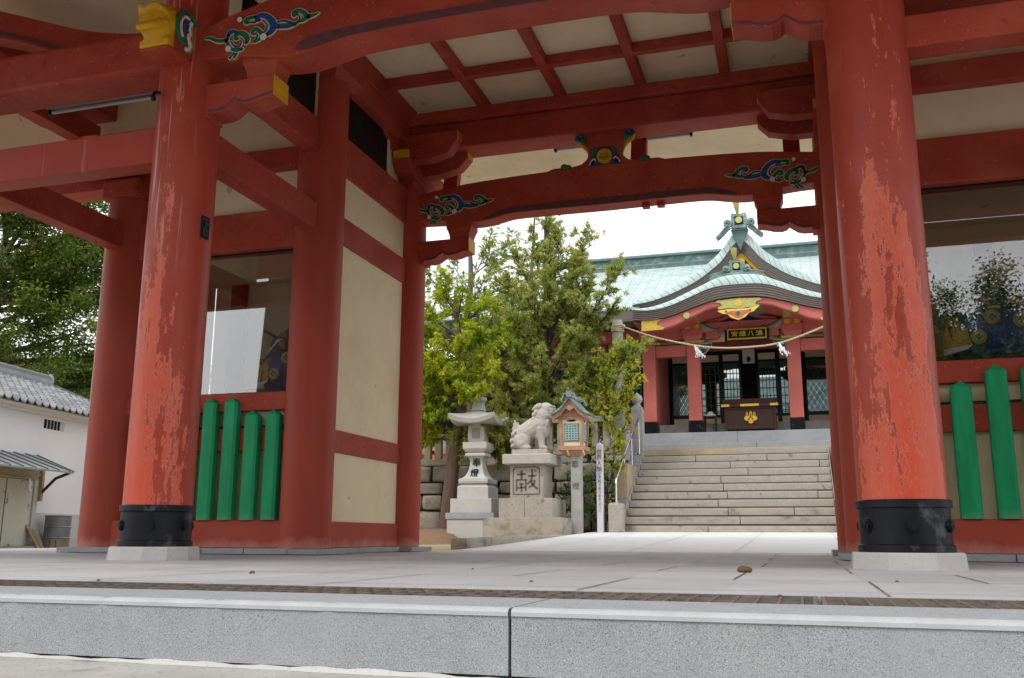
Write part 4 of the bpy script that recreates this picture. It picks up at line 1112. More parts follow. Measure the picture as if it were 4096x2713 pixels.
# ------------------------------------------------------------------ rubble retaining wall and stone fence
rw = thing('retaining_wall', 'rough rubble stone retaining wall behind the lantern and the lion', 'stone wall', (-7.5, 20.1, 0))
s = MB(); s.box(-14, -3.9, 20.12, 20.5, -.3, 1.72); s.build('backing', M['dark_gap'], rw)
r2 = random.Random(5)
sm = MB(); z = -.15
while z < 1.70:
    h = min(r2.uniform(.24, .50), 1.74 - z)
    if 1.74 - (z + h) < .15: h = 1.74 - z
    x = -13.5 - r2.random()
    while x < -3.95:
        w = r2.uniform(.35, .85); x1 = min(x + w, -3.93)
        if x1 - x < .16: break
        cx, cz = (x + x1) / 2, z + h / 2
        n = 9; pts = []
        out = []
        for q in range(14):
            a = 2 * math.pi * q / 14
            c, d = math.cos(a), math.sin(a)
            e = .30
            px = math.copysign(abs(c) ** e, c) * (x1 - x) / 2 * r2.uniform(.90, .985); pz = math.copysign(abs(d) ** e, d) * h / 2 * r2.uniform(.88, .98)
            out.append((px, pz))
        yb = 20.14; yf = 20.02 - r2.uniform(-.03, .06)
        b = len(sm.v)
        for f, y in ((1, yb), (1, yf + .05), (.90, yf + .008), (.55, yf - .01)):
            for px, pz in out: sm.v.append((cx + px * f + r2.uniform(-.006, .006), y + r2.uniform(-.012, .012), cz + pz * f))
        sm.v.append((cx, yf - .012, cz))
        for L in range(3):
            for q in range(14):
                j = (q + 1) % 14
                sm.f.append((b + L * 14 + q, b + L * 14 + j, b + (L + 1) * 14 + j, b + (L + 1) * 14 + q)); sm.m.append(0)
        for q in range(14): sm.f.append((b + 42 + q, b + 42 + (q + 1) % 14, b + 56)); sm.m.append(0)
        x = x1 + .006
    z += h
sm.build('stones', M['wall_stone'], rw, smooth=True, sharp=50)
# stone fence on the wall
def stone_fence(x0, x1, zb, zt, y, label, pitch=.26, w=.075):
    t = thing('stone_fence', label, 'stone fence', ((x0 + x1) / 2, y, zb))
    s = MB(); s.box(x0, x1, y - .12, y + .12, zb, zb + .15); s.build('base_rail', M['moss'], t, bevel=.012)
    s = MB(); s.box(x0, x1, y - .10, y + .10, zt - .13, zt); s.build('top_rail', M['moss'], t, bevel=.012)
    x = x0 + .12
    while x < x1 - .05:
        s = MB(); s.box(x - w, x + w, y - .07, y + .07, zb + .151, zt - .131); s.build('post', M['moss'], t, bevel=.01); x += pitch
stone_fence(-12, -6.85, 1.745, 2.47, 20.3, 'low stone post fence on the wall left of the lantern')
stone_fence(-6.8, -3.95, 1.95, 2.79, 20.45, 'stone post fence along the wall behind the lion')

# ------------------------------------------------------------------ stone lantern
LX, LY = -6.57, 19.0
lan = thing('stone_lantern', 'tall pale stone lantern with a flared roof and carved characters', 'stone lantern', (LX, LY, 0))
s = MB(); s.sqstack(LX, LY, [(.50, -.05), (.50, .516)]); s.build('foundation', M['stone_w'], lan, bevel=.008)
s = MB(); s.sqstack(LX, LY, [(.525, .518), (.525, .644)]); s.build('footing_slab', M['granite'], lan, bevel=.008)
s = MB(); s.sqstack(LX, LY, [(.45, .646), (.45, .936)]); s.build('lower_step', M['stone_w'], lan, bevel=.008)
s = MB(); s.sqstack(LX, LY, [(.34, .938), (.34, 1.18), (.318, 1.20), (.29, 1.21), (.275, 1.235), (.27, 1.254)]); s.build('upper_step', M['stone_w'], lan, bevel=.006)
wp = [(.315, 1.256), (.325, 1.30), (.318, 1.352)]
for t_ in np.linspace(0, 1, 9)[1:]:
    wp.append((.318 - .183 * math.sin(t_ * math.pi / 2), 1.352 + .36 * (1 - math.cos(t_ * math.pi / 2))))
for t_ in np.linspace(0, 1, 7)[1:]:
    wp.append((.135 + .085 * (1 - math.cos(t_ * math.pi / 2)), 1.712 + .12 * math.sin(t_ * math.pi / 2)))
wp += [(.222, 1.86), (.205, 1.892)]
s = MB(); s.sqstack(LX, LY, wp); waist = s.build('waisted_shaft', M['stone_w'], lan)
text('carved_characters', '奉', .20, .25, (LX + .01, LY - .146, 1.70), M['ink'], waist, depth=.008)
text('carved_characters', '燈', .19, .25, (LX - .015, LY - .195, 1.48), M['ink'], waist, depth=.010, shear=.42)
s = MB(); s.sqstack(LX, LY, [(.18, 1.893), (.225, 1.93), (.255, 1.975), (.262, 1.99), (.262, 2.118)]); s.build('middle_slab', M['stone_w'], lan, bevel=.006)
s = MB(); s.sqstack(LX, LY, [(.178, 2.12), (.178, 2.50)]); fb = s.build('fire_box', M['stone_w'], lan, bevel=.005)
s = MB(); s.box(LX - .088, LX + .088, LY - .181, LY - .176, 2.205, 2.42); s.build('opening', M['void'], fb)
s = MB()
for k in range(-5, 6):
    for sg in (-1, 1):
        a, b = Vector((LX + .042 * k - .12 * sg, 0, 2.19)), Vector((LX + .042 * k + .12 * sg, 0, 2.43))
        lo, hi = 0.0, 1.0
        for ax, mn, mxv in ((0, LX - .086, LX + .086), (2, 2.207, 2.418)):
            d = b[ax] - a[ax]
            t0, t1 = sorted(((mn - a[ax]) / d, (mxv - a[ax]) / d)); lo, hi = max(lo, t0), min(hi, t1)
        if hi - lo > .08:
            p, q = a.lerp(b, lo), a.lerp(b, hi); s.tube([(p.x, LY - .186, p.z), (q.x, LY - .186, q.z)], .007, 5)
s.build('lattice', M['stone_w'], fb)
s = MB(); n = 12; b0 = 0
grid = []
for i in range(n + 1):
    for j in range(n + 1):
        u, v = 2 * i / n - 1, 2 * j / n - 1
        r = max(abs(u), abs(v)); cr = min(abs(u), abs(v)) / max(r, 1e-6)
        h = 2.83 - .22 * min(1, max(0, (r - .24) / .76)) ** .75 + .13 * max(0, r - .3) ** 1.3 * cr ** 2.2 * 1.6
        grid.append((LX + .50 * u * (1 + .03 * cr * r), LY + .50 * v * (1 + .03 * cr * r), h - .02))
s.v = list(grid); N1 = len(s.v)
for p, (x, y, z) in enumerate(grid):
    i, j = divmod(p, n + 1); u, v = 2 * i / n - 1, 2 * j / n - 1; r = max(abs(u), abs(v))
    s.v.append((LX + (x - LX) * (.97), LY + (y - LY) * .97, min(z - .05, 2.50 + (z - 2.59 if r > .9 else 0) * .9 + (.0))))
for i in range(n):
    for j in range(n):
        a = i * (n + 1) + j; q = (a, a + n + 1, a + n + 2, a + 1)
        s.f.append(q); s.f.append(tuple(N1 + t for t in q[::-1])); s.m += [0, 0]
for i in range(n):
    for a, b in ((i * (n + 1), (i + 1) * (n + 1)), ((i + 1) * (n + 1) + n, i * (n + 1) + n), (i + 1, i), (n * (n + 1) + i, n * (n + 1) + i + 1)):
        s.f.append((a, a + N1, b + N1, b)); s.m.append(0)
s.build('flared_roof', M['stone_g'], lan, smooth=True, sharp=35)
s = MB(); s.sqstack(LX, LY, [(.13, 2.80), (.115, 2.88), (.10, 2.97), (.10, 2.985)]); s.build('neck', M['stone_g'], lan, bevel=.006)
s = MB(); s.lathe(LX, LY, [(.06, 2.975), (.13, 3.0), (.165, 3.05), (.165, 3.085), (.12, 3.10), (.10, 3.105), (.115, 3.13), (.125, 3.17), (.11, 3.22), (.07, 3.26), (.03, 3.30), (.004, 3.35)], 24)
for k in range(8):
    a = 2 * math.pi * k / 8; s.ell((LX + .13 * math.cos(a), LY + .13 * math.sin(a), 3.05), (.055, .055, .055), 10, 6)
s.build('jewel_finial', M['stone_g'], lan, smooth=True)

# ------------------------------------------------------------------ guardian lion and its pedestal
PX, PY = -5.25, 18.6
ped = thing('lion_pedestal', 'stepped beige stone pedestal with one large carved character under the lion', 'pedestal', (PX, PY, .1))
s = MB(); s.sqstack(PX, PY, [(.80, .0), (.80, .53)]); s.build('base_step', M['stone_stain'], ped, bevel=.01)
s = MB(); s.box(PX - .55, PX - .02, PY - .55, PY + .55, .532, .915); s.box(PX - .015, PX + .55, PY - .55, PY + .55, .532, .915); s.build('second_step', M['stone_b'], ped, bevel=.008)
s = MB(); s.box(PX - .375, PX + .31, PY - .36, PY + .36, .917, 1.585); blk = s.build('inscribed_block', M['stone_b'], ped, bevel=.008)
s = MB()
fr = [(-.31, 1.0), (-.31, 1.50), (-.27, 1.50), (-.27, 1.535), (.20, 1.535), (.20, 1.50), (.235, 1.50), (.235, 1.0)]
pts_ = [(PX + a, b) for a, b in fr]
for (a, b), (c, d) in zip(pts_, pts_[1:] + pts_[:1]):
    s.tube([(a, PY - .362, b), (c, PY - .362, d)], .009, 5)
s.build('border', M['carve'], blk)
# the character for 'dedicate', cut with broad strokes
s = MB()
def K(px, py): return (PX - .375 + (px - 290) * .00164, 1.585 - (py - 965) * .00164)
for stroke, w in (([(435, 1035), (435, 1145)], 26), ([(378, 1085), (490, 1078)], 20), ([(365, 1150), (500, 1148)], 22), ([(375, 1150), (372, 1285)], 20), ([(490, 1150), (490, 1285)], 20), ([(405, 1200), (465, 1198)], 18), ([(380, 1245), (490, 1240)], 20), ([(435, 1195), (435, 1295)], 22),
                  ([(568, 1020), (570, 1110), (545, 1170), (505, 1200)], 24), ([(515, 1105), (622, 1100)], 22), ([(565, 1155), (605, 1165), (575, 1215), (525, 1240)], 20), ([(550, 1165), (590, 1220), (640, 1260)], 28), ([(600, 1032), (622, 1048)], 16)):
    s.ribbon([K(*p) for p in stroke], w * .00164, PY - .366)
s.build('carved_character', M['carve'], blk)
s = MB(); s.sqstack(PX + .0, PY, [(.47, 1.587), (.50, 1.60), (.50, 1.775), (.485, 1.79)]); s.build('cap_slab', M['stone_l'], ped, bevel=.006)

lion = thing('guardian_lion', 'seated stone guardian lion with a curled mane and upright tail, closed mouth', 'lion statue', (PX, PY, 1.79))
s = MB(); s.box(PX - .38, PX + .36, PY - .25, PY + .25, 1.791, 1.90); s.build('plinth', M['stone_l'], lion, bevel=.01)
def Lp(px, py): return (-5.655 + (px - 290) * .001655, 1.90 - (py - 778) * .00160)
s = MB()
def blob(px, py, rx, rz, dy=0.0, ry=None, rot=0.0):
    x, z = Lp(px, py); rx *= .00165; rz *= .0016; ry = rx if ry is None else ry * .00165
    s.ell((x, PY + dy, z), (rx, ry, rz), 20, 12, Matrix.Rotation(rot, 3, 'Y'))
def limb(pts, r, dy=0.0):
    P = [(*Lp(a, b),) for a, b in pts]
    dys = dy if isinstance(dy, (list, tuple)) else [dy] * len(P)
    Q = smooth2([(p[0], PY + d, p[1]) for p, d in zip(P, dys)], 4)
    R = np.interp(np.linspace(0, 1, len(Q)), np.linspace(0, 1, len(r)), r) * .00165
    s.tube(Q, list(R), 14)
    for q in (0, -1): s.ell(Q[q], (R[q],) * 3, 12, 8)
limb([(395, 640), (450, 560), (540, 500), (640, 440), (690, 370)], [95, 125, 128, 128, 95])     # trunk
blob(665, 520, 105, 120, 0, 105)                                            # chest
blob(620, 590, 70, 80, 0, 90)
blob(400, 660, 115, 125, 0, 135)                                            # rump
for d in (-.13, .13):
    blob(440, 645, 85, 115, d, 55)                                          # haunch
    limb([(405, 700), (430, 740), (500, 752)], [62, 45, 36], d * 1.15)       # hind foot
    blob(495, 752, 42, 26, d * 1.2, 36)
for d, o in ((-.115, 0), (.115, 45)):
    limb([(650 + o * .5, 520), (655 + o * .6, 600), (665 + o, 690), (672 + o, 745)], [62, 50, 40, 40], d)   # foreleg
    blob(690 + o, 752, 46, 28, d, 42)
    for q in (-22, 0, 22): blob(722 + o, 758, 16, 20, d + q * .0016, 13)
limb([(640, 420), (675, 330), (700, 270)], [112, 118, 100])                  # neck
blob(688, 262, 98, 80, 0, 92)                                               # skull
blob(765, 275, 66, 58, 0, 64)                                               # muzzle
blob(770, 232, 62, 22, 0, 62); blob(812, 262, 22, 26, 0, 34)                 # brow, nose
blob(790, 325, 42, 36, 0, 50)                                               # chin
for d in (-.075, .075):
    blob(742, 240, 22, 16, d * 1.05, 14); blob(760, 222, 44, 14, d, 22)      # eye, eyebrow
    limb([(640, 225), (600, 235), (555, 265)], [42, 34, 14], d * 1.55)       # ear
blob(768, 302, 58, 10, 0, 68)                                               # closed lips
for d in (-1, 1):                                                            # mane curls
    for px, py, r in ((575, 330, 34), (630, 370, 36), (692, 360, 36), (750, 350, 32), (570, 385, 30), (600, 300, 34), (640, 315, 32), (800, 360, 28), (620, 425, 30), (680, 425, 32), (740, 415, 30), (560, 430, 26)):
        blob(px, py, r, r, d * (.135 if px < 700 else .10), r * .55)
        blob(px, py, r * .45, r * .45, d * (.165 if px < 700 else .13), r * .45)
    for px, py, l in ((600, 470, 50), (650, 480, 60), (700, 480, 60), (745, 465, 55), (560, 480, 46)):
        limb([(px, py - 40), (px - 12, py), (px - 34, py + 26)], [24, 22, 8], d * .13)
for k, (px, py, r) in enumerate(((300, 575, 44), (285, 655, 44), (290, 725, 36), (330, 545, 40))):         # tail curls
    blob(px, py, r, r, -.03, 60); blob(px - 4, py, r * .5, r * .5, -.11, 22)
for k, (x0, x1, tip) in enumerate(((330, 300, 372), (350, 335, 400), (312, 282, 410), (368, 365, 440), (300, 268, 470), (380, 390, 470))):  # tail plume
    limb([(x0, 560), ((x0 + x1) / 2 + 8, 500), (x1, tip + 20)], [30, 30, 10], (-.02 + .02 * (k % 3)))
lb = s.build('body', M['stone_l'], lion, smooth=True, sharp=180)
rm = lb.modifiers.new('remesh', 'REMESH'); rm.mode = 'VOXEL'; rm.voxel_size = .0085; rm.use_smooth_shade = True
smd = lb.modifiers.new('smooth', 'SMOOTH'); smd.iterations = 3; smd.factor = .5

# pale kerb beside the path
pk = thing('path_kerb', 'long low stone kerb edging the left side of the pale path', 'kerb stone', (-4.26, 15, .02))
yk = list(np.linspace(11.7, 18.9, 8))
for k, (a, b) in enumerate(zip(yk[:-1], yk[1:])):
    s = MB(); s.box(-4.42, -4.19, a + .006, b - .006, -.1, .150 + .01 * k); s.build('kerb_length', M['stone_stain'], pk, bevel=.015)

# ------------------------------------------------------------------ wooden lantern on a stone post
WX, WY = -4.42, 18.75
wl_ = thing('post_lantern', 'small faded wooden lantern house with a copper gable roof on a stone post', 'lantern', (WX, WY, .2))
s = MB(); s.sqstack(WX + .055, WY - .02, [(.103, .15), (.103, 1.87)]); sp_ = s.build('stone_post', M['stone_g'], wl_, bevel=.01)
text('carved_characters', '奉', .17, .2, (WX + .045, WY - .125, 1.60), M['carve'], sp_, depth=.004)
text('carved_characters', '燈', .15, .2, (WX + .055, WY - .125, 1.17), M['carve'], sp_, depth=.004)
s = MB(); s.frustum(WX, WY, 1.76, 1.87, .15, .15, .25, .25); s.build('coved_underside', M['pinkwood'], wl_, bevel=.01)
s = MB(); s.box(WX - .275, WX + .275, WY - .275, WY + .275, 1.872, 1.965); s.build('base_board', M['pinkwood'], wl_, bevel=.008)
for sx_ in (-1, 1):
    for sy_ in (-1, 1):
        s = MB()
        for (dz, z) in ((0, 1.966), (1, 2.54)): pass
        a0_, a1_ = .205, .235
        s.add([(WX + sx_ * a0_ - .03, WY + sy_ * a0_ - .03, 1.966), (WX + sx_ * a0_ + .03, WY + sy_ * a0_ - .03, 1.966), (WX + sx_ * a0_ + .03, WY + sy_ * a0_ + .03, 1.966), (WX + sx_ * a0_ - .03, WY + sy_ * a0_ + .03, 1.966),
               (WX + sx_ * a1_ - .03, WY + sy_ * a1_ - .03, 2.56), (WX + sx_ * a1_ + .03, WY + sy_ * a1_ - .03, 2.56), (WX + sx_ * a1_ + .03, WY + sy_ * a1_ + .03, 2.56), (WX + sx_ * a1_ - .03, WY + sy_ * a1_ + .03, 2.56)],
              [(0, 3, 2, 1), (4, 5, 6, 7), (0, 1, 5, 4), (1, 2, 6, 5), (2, 3, 7, 6), (3, 0, 4, 7)])
        s.build('corner_post', M['pinkwood'], wl_, bevel=.004)
s = MB(); s.frustum(WX, WY, 1.966, 2.53, .19, .19, .215, .215); s.build('inner_wall', M['cream'], wl_)
def lantern_face(side):
    def P(u, v, d):                         # u across, v up, d outwards
        q = .19 + (.215 - .19) * (v - 1.966) / .564 + d
        return (WX + u, WY - q, v) if side == 0 else (WX + q, WY + u, v)
    def slab(ua, ub, va, vb, d0, d1, m_):
        m_.add([P(ua, va, d0), P(ub, va, d0), P(ub, vb, d0), P(ua, vb, d0), P(ua, va, d1), P(ub, va, d1), P(ub, vb, d1), P(ua, vb, d1)],
               [(4, 5, 6, 7), (0, 1, 5, 4), (1, 2, 6, 5), (2, 3, 7, 6), (3, 0, 4, 7)])
    s = MB(); slab(-.155, .155, 2.05, 2.42, .001, .012, s); fr_ = s.build('lattice_window', M['steelgrey'], wl_)
    s = MB(); slab(-.128, .128, 2.08, 2.39, .013, .015, s); s.build('screen', M['greyscreen'], fr_)
    s = MB()
    for k in range(5): slab(-.128 + .0595 * k, -.110 + .0595 * k, 2.08, 2.39, .016, .026, s)
    for k in range(7): slab(-.128, .128, 2.08 + .0492 * k, 2.096 + .0492 * k, .0165, .0265, s)
    s.build('lattice', M['aqua'], fr_)
    s = MB(); slab(-.10, .10, 2.465, 2.480, .002, .006, s); slab(-.06, .06, 2.455, 2.492, .003, .007, s); s.build('vent_slot', M['void'], wl_)
    s = MB(); slab(-.20, .20, 2.50, 2.56, .004, .03, s); s.build('head_rail', M['pinkwood'], wl_)
lantern_face(0); lantern_face(1)
rp_ = smooth2([(-.40, 2.575), (-.30, 2.615), (-.18, 2.70), (-.08, 2.82), (0, 2.90), (.08, 2.82), (.18, 2.70), (.30, 2.615), (.40, 2.575)], 4)
s = MB(); s.strip([(WX + x, z + .045) for x, z in rp_], [(WX + x, z) for x, z in rp_], WY - .42, WY + .50); rf = s.build('copper_roof', M['copper_d'], wl_)
s = MB(); s.strip([(WX + x * .97, z - .002) for x, z in rp_], [(WX + x * .93, z - .085) for x, z in rp_], WY - .36, WY - .32); s.build('gable_board', M['pinkwood'], wl_)
s = MB(); s.strip([(WX + x * .90, z - .09) for x, z in rp_], [(WX + x * .8, 2.565) for x, z in rp_], WY - .25, WY - .235); s.build('gable_panel', M['pinkwood'], wl_)
s = MB(); s.prism([(WX - .09, 2.72), (WX, 2.66), (WX + .09, 2.72), (WX, 2.80)], 'y', WY - .375, WY - .345); s.build('gable_pendant', M['pinkwood'], wl_, bevel=.004)
s = MB(); s.box(WX - .055, WX + .055, WY - .40, WY + .46, 2.925, 2.985); s.build('ridge', M['copper_d'], rf, bevel=.01)
s = MB()
for yy_ in (WY - .44, WY + .46):
    s.box(WX - .055, WX + .055, yy_, yy_ + .03, 2.93, 3.06)
    for sg in (-1, 1):
        s.tube([(WX + sg * .05, yy_ + .015, 3.0), (WX + sg * .10, yy_ + .015, 3.0), (WX + sg * .12, yy_ + .015, 2.94), (WX + sg * .16, yy_ + .015, 2.88)], .018, 6); s.ell((WX + sg * .155, yy_ + .015, 2.87), (.025, .025, .025), 8, 6)
s.build('ridge_end', M['steelgrey'], rf, smooth=True, sharp=30)
for sg in (-1, 1):
    s = MB(); s.box(WX + sg * .22 - .03, WX + sg * .22 + .03, WY - .30, WY - .24, 2.57, 2.60); s.build('brass_cap', M['gold'], wl_)
s = MB()
for dx in (-.06, .26): s.tube([(WX + dx - .02, WY - .27, 1.87), (WX + dx, WY - .275, 1.81), (WX + dx + .01, WY - .25, 1.77)], .016, 6)
s.build('brass_hook', M['gold'], wl_, smooth=True)

# ------------------------------------------------------------------ peace pole
pp = thing('peace_pole', 'slim white pole with a brushed black inscription beside the stairs', 'pole', (-3.955, 19.0, .2))
s = MB(); s.sqstack(-3.955, 19.06, [(.063, .15), (.063, 2.02), (.001, 2.075)]); pb = s.build('post', M['pole'], pp, bevel=.003)
text('inscription', '世界人類', .115, .118, (-3.957, 18.996, 1.70), M['ink'], pb, depth=.002)
text('inscription', 'が平和でありますように', .072, .0745, (-3.955, 18.996, 1.06), M['ink'], pb, depth=.002)

# ------------------------------------------------------------------ rope between stone columns
def rope_col(x, label):
    t = thing('stone_column', label, 'stone column', (x, 23.0, 2.2))
    s = MB(); s.lathe(x, 23, [(.145, 2.15), (.132, 5.50), (.12, 5.54)], 24); s.build('shaft', M['stone_g'], t, smooth=True)
rope_col(-4.265, 'round weathered stone column with straw rope wound round its top')
rope_col(1.25, 'round stone column hidden behind the worn right pillar, holding the rope')
rp = thing('sacred_rope', 'twisted straw rope with two white paper tassels sagging in front of the shrine hall', 'rope', (-1.5, 22.9, 4.7))
path = smooth2([(-4.13, 22.92, 5.36), (-3.3, 22.92, 5.03), (-2.356, 22.92, 4.775), (-1.658, 22.92, 4.672), (-.95, 22.92, 4.665), (-.373, 22.92, 4.72), (.30, 22.92, 4.92), (.827, 22.92, 5.131), (1.13, 22.92, 5.30)], 24)
s = MB()
for ph in (0, 2 * math.pi / 3, 4 * math.pi / 3):
    s.tube([(p[0], p[1] + .012 * math.cos(i * .8 + ph), p[2] + .012 * math.sin(i * .8 + ph)) for i, p in enumerate(path)], .013, 6)
s.build('strand', M['rope'], rp, smooth=True)
for x in (-4.265, 1.25):
    s = MB()
    for k in range(4):
        s.tube([(x + .15 * math.cos(a), 23 + .15 * math.sin(a), 5.25 + .045 * k + .01 * math.sin(a * 2 + k)) for a in np.linspace(0, 2 * math.pi, 25)], .022, 6, cap=False)
    s.ell((x + (.17 if x < 0 else -.17), 22.9, 5.36), (.05, .04, .05), 10, 8)
    s.build('winding', M['rope'], rp, smooth=True)
for x, z in ((-2.356, 4.77), (-.373, 4.72)):
    s = MB(); r3 = random.Random(int(x * 100))
    for k in range(70):
        u = r3.random(); sp2 = .02 + .13 * u
        cx = x + .02 + .13 * u + r3.uniform(-sp2, sp2) * .8; cz = z - .02 - .29 * u + r3.uniform(-.02, .02); cy = 22.90 + r3.uniform(-sp2, sp2) * .6
        w, h = r3.uniform(.012, .022), r3.uniform(.035, .07)
        R_ = Matrix.Rotation(r3.uniform(-.5, .2), 3, 'Y') @ Matrix.Rotation(r3.uniform(-1, 1), 3, 'Z')
        s.cbox((cx, cy, cz), w, .006, h, R_)
    s.build('paper_tassel', M['paper'], rp)

# ------------------------------------------------------------------ the shrine hall
HX = -1.37
hall = thing('shrine_hall', 'coral red shrine hall with pale verdigris copper roofs and a curved entrance gable', 'shrine hall', (HX, 27, 2.2))
def hb(name, x0, x1, y0, y1, z0, z1, m='coral', bev=.01, parent=None):
    s = MB(); s.box(x0, x1, y0, y1, z0, z1)
    return s.build(name, M[m], parent or hall, bevel=bev)
for k, (a, b) in enumerate(((-16, -4.6), (-4.595, -1.6), (-1.595, 1.4), (1.405, 9))):
    hb('podium', max(a, -11), b, 25.72, 34, 2.2, 2.945, 'granite')
for a, b in ((-6, -1.1), (-1.095, 4)): hb('podium_step', a, b, 25.28, 25.715, 2.2, 2.60, 'granite')
hb('podium_apron', -16, 9, 26.7, 34, 2.946, 3.28, 'stone_g')
# front pillars
for i, x in enumerate((-3.92, -2.695, -.045, 1.18)):
    s = MB(); s.sqstack(x, 26.0, [(.178, 3.27), (.178, 5.42)]); p = s.build('pillar', M['coral'], hall, bevel=.02)
    s = MB(); n = 9; out = []
    for side in range(4):
        for k in range(n):
            t0 = -1 + 2 * k / n
            for t_, d in ((t0 + .04, .194), (t0 + 2 / n - .06, .194), (t0 + 2 / n - .02, .180)):
                a = side * math.pi / 2
                u, w = t_ * .186, -d
                out.append((x + u * math.cos(a) - w * math.sin(a), 26.0 + u * math.sin(a) + w * math.cos(a)))
    s.prism(out, 'z', 2.948, 3.265); s.build('fluted_shoe', M['iron'], p)
    hb('gold_band', x - .30, x + .30, 25.79, 26.21, 5.425, 5.49, 'brass', 0, p)
    s = MB(); s.sqstack(x, 26.0, [(.20, 5.492), (.27, 5.60), (.27, 5.80)]); s.build('capital', M['coral'], p, bevel=.01)
    hb('gold_tip', x - .19, x - .06, 25.71, 25.735, 5.80, 5.93, 'yellow', 0, p); hb('gold_tip', x + .06, x + .19, 25.71, 25.735, 5.80, 5.93, 'yellow', 0, p)
    hb('bracket_block', x - .24, x + .24, 25.74, 26.2, 5.802, 6.1, 'coral', .01, p)
    hb('brass_cap', x - .22, x + .22, 24.9, 25.735, 5.96, 6.15, 'brass', .01, p)
# beams between pillars
hb('tie_beam', -3.74, -2.88, 25.88, 26.12, 5.08, 5.40); hb('tie_beam', .14, 1.0, 25.88, 26.12, 5.08, 5.40)
hb('upper_beam', -4.9, -2.96, 25.86, 26.14, 5.56, 5.90); hb('upper_beam', .23, 2.2, 25.86, 26.14, 5.56, 5.90)
for x, sg in ((-3.92, -1), (-2.695, 1), (-.045, -1), (1.18, 1)):
    s = MB(); a = x + sg * .18
    pts_ = [(a, 5.41), (a + sg * .33, 5.42), (a + sg * .31, 5.30), (a + sg * .22, 5.25), (a + sg * .16, 5.16), (a + sg * .05, 5.10), (a, 5.08)]
    s.prism(pts_, 'y', 25.90, 26.06); o = s.build('carved_bracket', M['c_blue'], hall)
    s = MB(); s.tube([(p[0], 25.89, p[1]) for p in pts_ + pts_[:1]], .018, 6); s.build('gilt_rim', M['gold'], o)
    s = MB()
    for d in (.08, .15, .22): s.ell((a + sg * d, 25.89, 5.33 - d * .4), (.028, .02, .028), 8, 6)
    s.build('white_curl', M['white'], o)
# rainbow beam of the porch with painted ends
s = MB(); s.strip([(x, 5.98 - .03 * ((x - HX) / 1.1) ** 2) for x in np.linspace(-2.45, -.29, 15)], [(x, 5.73 - .05 * abs((x - HX) / 1.1) ** 3) for x in np.linspace(-2.45, -.29, 15)], 25.80, 26.1)
rbh = s.build('rainbow_beam', M['coral'], hall, bevel=.01)
s = MB(); s.strip([(x, 5.745) for x in np.linspace(-2.0, -.74, 8)], [(x, 5.69) for x in np.linspace(-2.0, -.74, 8)], 25.795, 25.82); s.build('white_line', M['greyscreen'], rbh)
for sg in (-1, 1):
    s = MB(); s.prism([(HX + sg * 1.08, 5.97), (HX + sg * .80, 5.80), (HX + sg * .62, 5.77), (HX + sg * .85, 5.74), (HX + sg * 1.08, 5.74)], 'y', 25.785, 25.83); s.build('painted_end', M['stone_b'], rbh)
    s = MB(); s.tube([(HX + sg * 1.08, 25.785, 5.98), (HX + sg * .82, 25.785, 5.81), (HX + sg * .62, 25.785, 5.77), (HX + sg * .56, 25.785, 5.82)], .022, 6); s.build('green_scroll', M['c_green'], rbh, smooth=True)
    s = MB(); s.prism([(HX + sg * .98, 5.52), (HX + sg * .64, 5.54), (HX + sg * .58, 5.62), (HX + sg * .64, 5.72), (HX + sg * .98, 5.72)], 'y', 25.84, 26.06); s.build('bracket_arm', M['coral'], hall, bevel=.02)
# gable infill above: plaster, frog-leg carving in blue
hb('gable_plaster', -3.9, 1.2, 26.2, 26.25, 5.5, 6.75, 'cream', 0)
s = MB(); s.prism([(HX - .98, 5.99), (HX - .88, 6.06), (HX - .55, 6.10), (HX, 6.32), (HX + .55, 6.10), (HX + .88, 6.06), (HX + .98, 5.99), (HX + .6, 5.99), (HX, 6.22), (HX - .6, 5.99)], 'y', 25.9, 26.05); s.build('frog_leg_strut', M['coral'], hall)
s = MB()
for a in np.linspace(-.5, .5, 9): s.ell((HX + a, 26.0, 6.03 + .10 * (1 - abs(a) * 1.7)), (.07, .05, .05 + .05 * (1 - abs(a) * 2)), 10, 6)
s.build('blue_wave_carving', M['c_blue'], hall, smooth=True)
# name board
nb = thing('name_board', 'black name board with gold characters in a gold frame over the hall entrance', 'sign', (-1.225, 25.62, 5.4))
Mt = Matrix.Rotation(math.radians(-12), 3, 'X')
s = MB(); s.cbox((-1.225, 25.62, 5.555), .98, .03, .27, Mt); bd = s.build('board', M['black'], nb)
s = MB()
for dz, h, w in ((.137, .03, 1.03), (-.137, .03, 1.03)): s.cbox(Vector((-1.225, 25.605, 5.555)) + Mt @ Vector((0, 0, dz)), w, .05, h, Mt)
for dx in (-.50, .50): s.cbox(Vector((-1.225 + dx, 25.605, 5.555)), .03, .05, .244, Mt)
s.build('gilt_frame', M['kiri'], nb)
s = MB(); s.cbox((-1.225, 25.66, 5.53), 1.18, .03, .36, Mt); s.build('dark_surround', M['wood_dk'], nb)
text('gold_characters', '宮幡八鴻', .195, .215, (-1.225, 25.598, 5.552), M['kiri'], nb, horizontal=True, depth=.006)

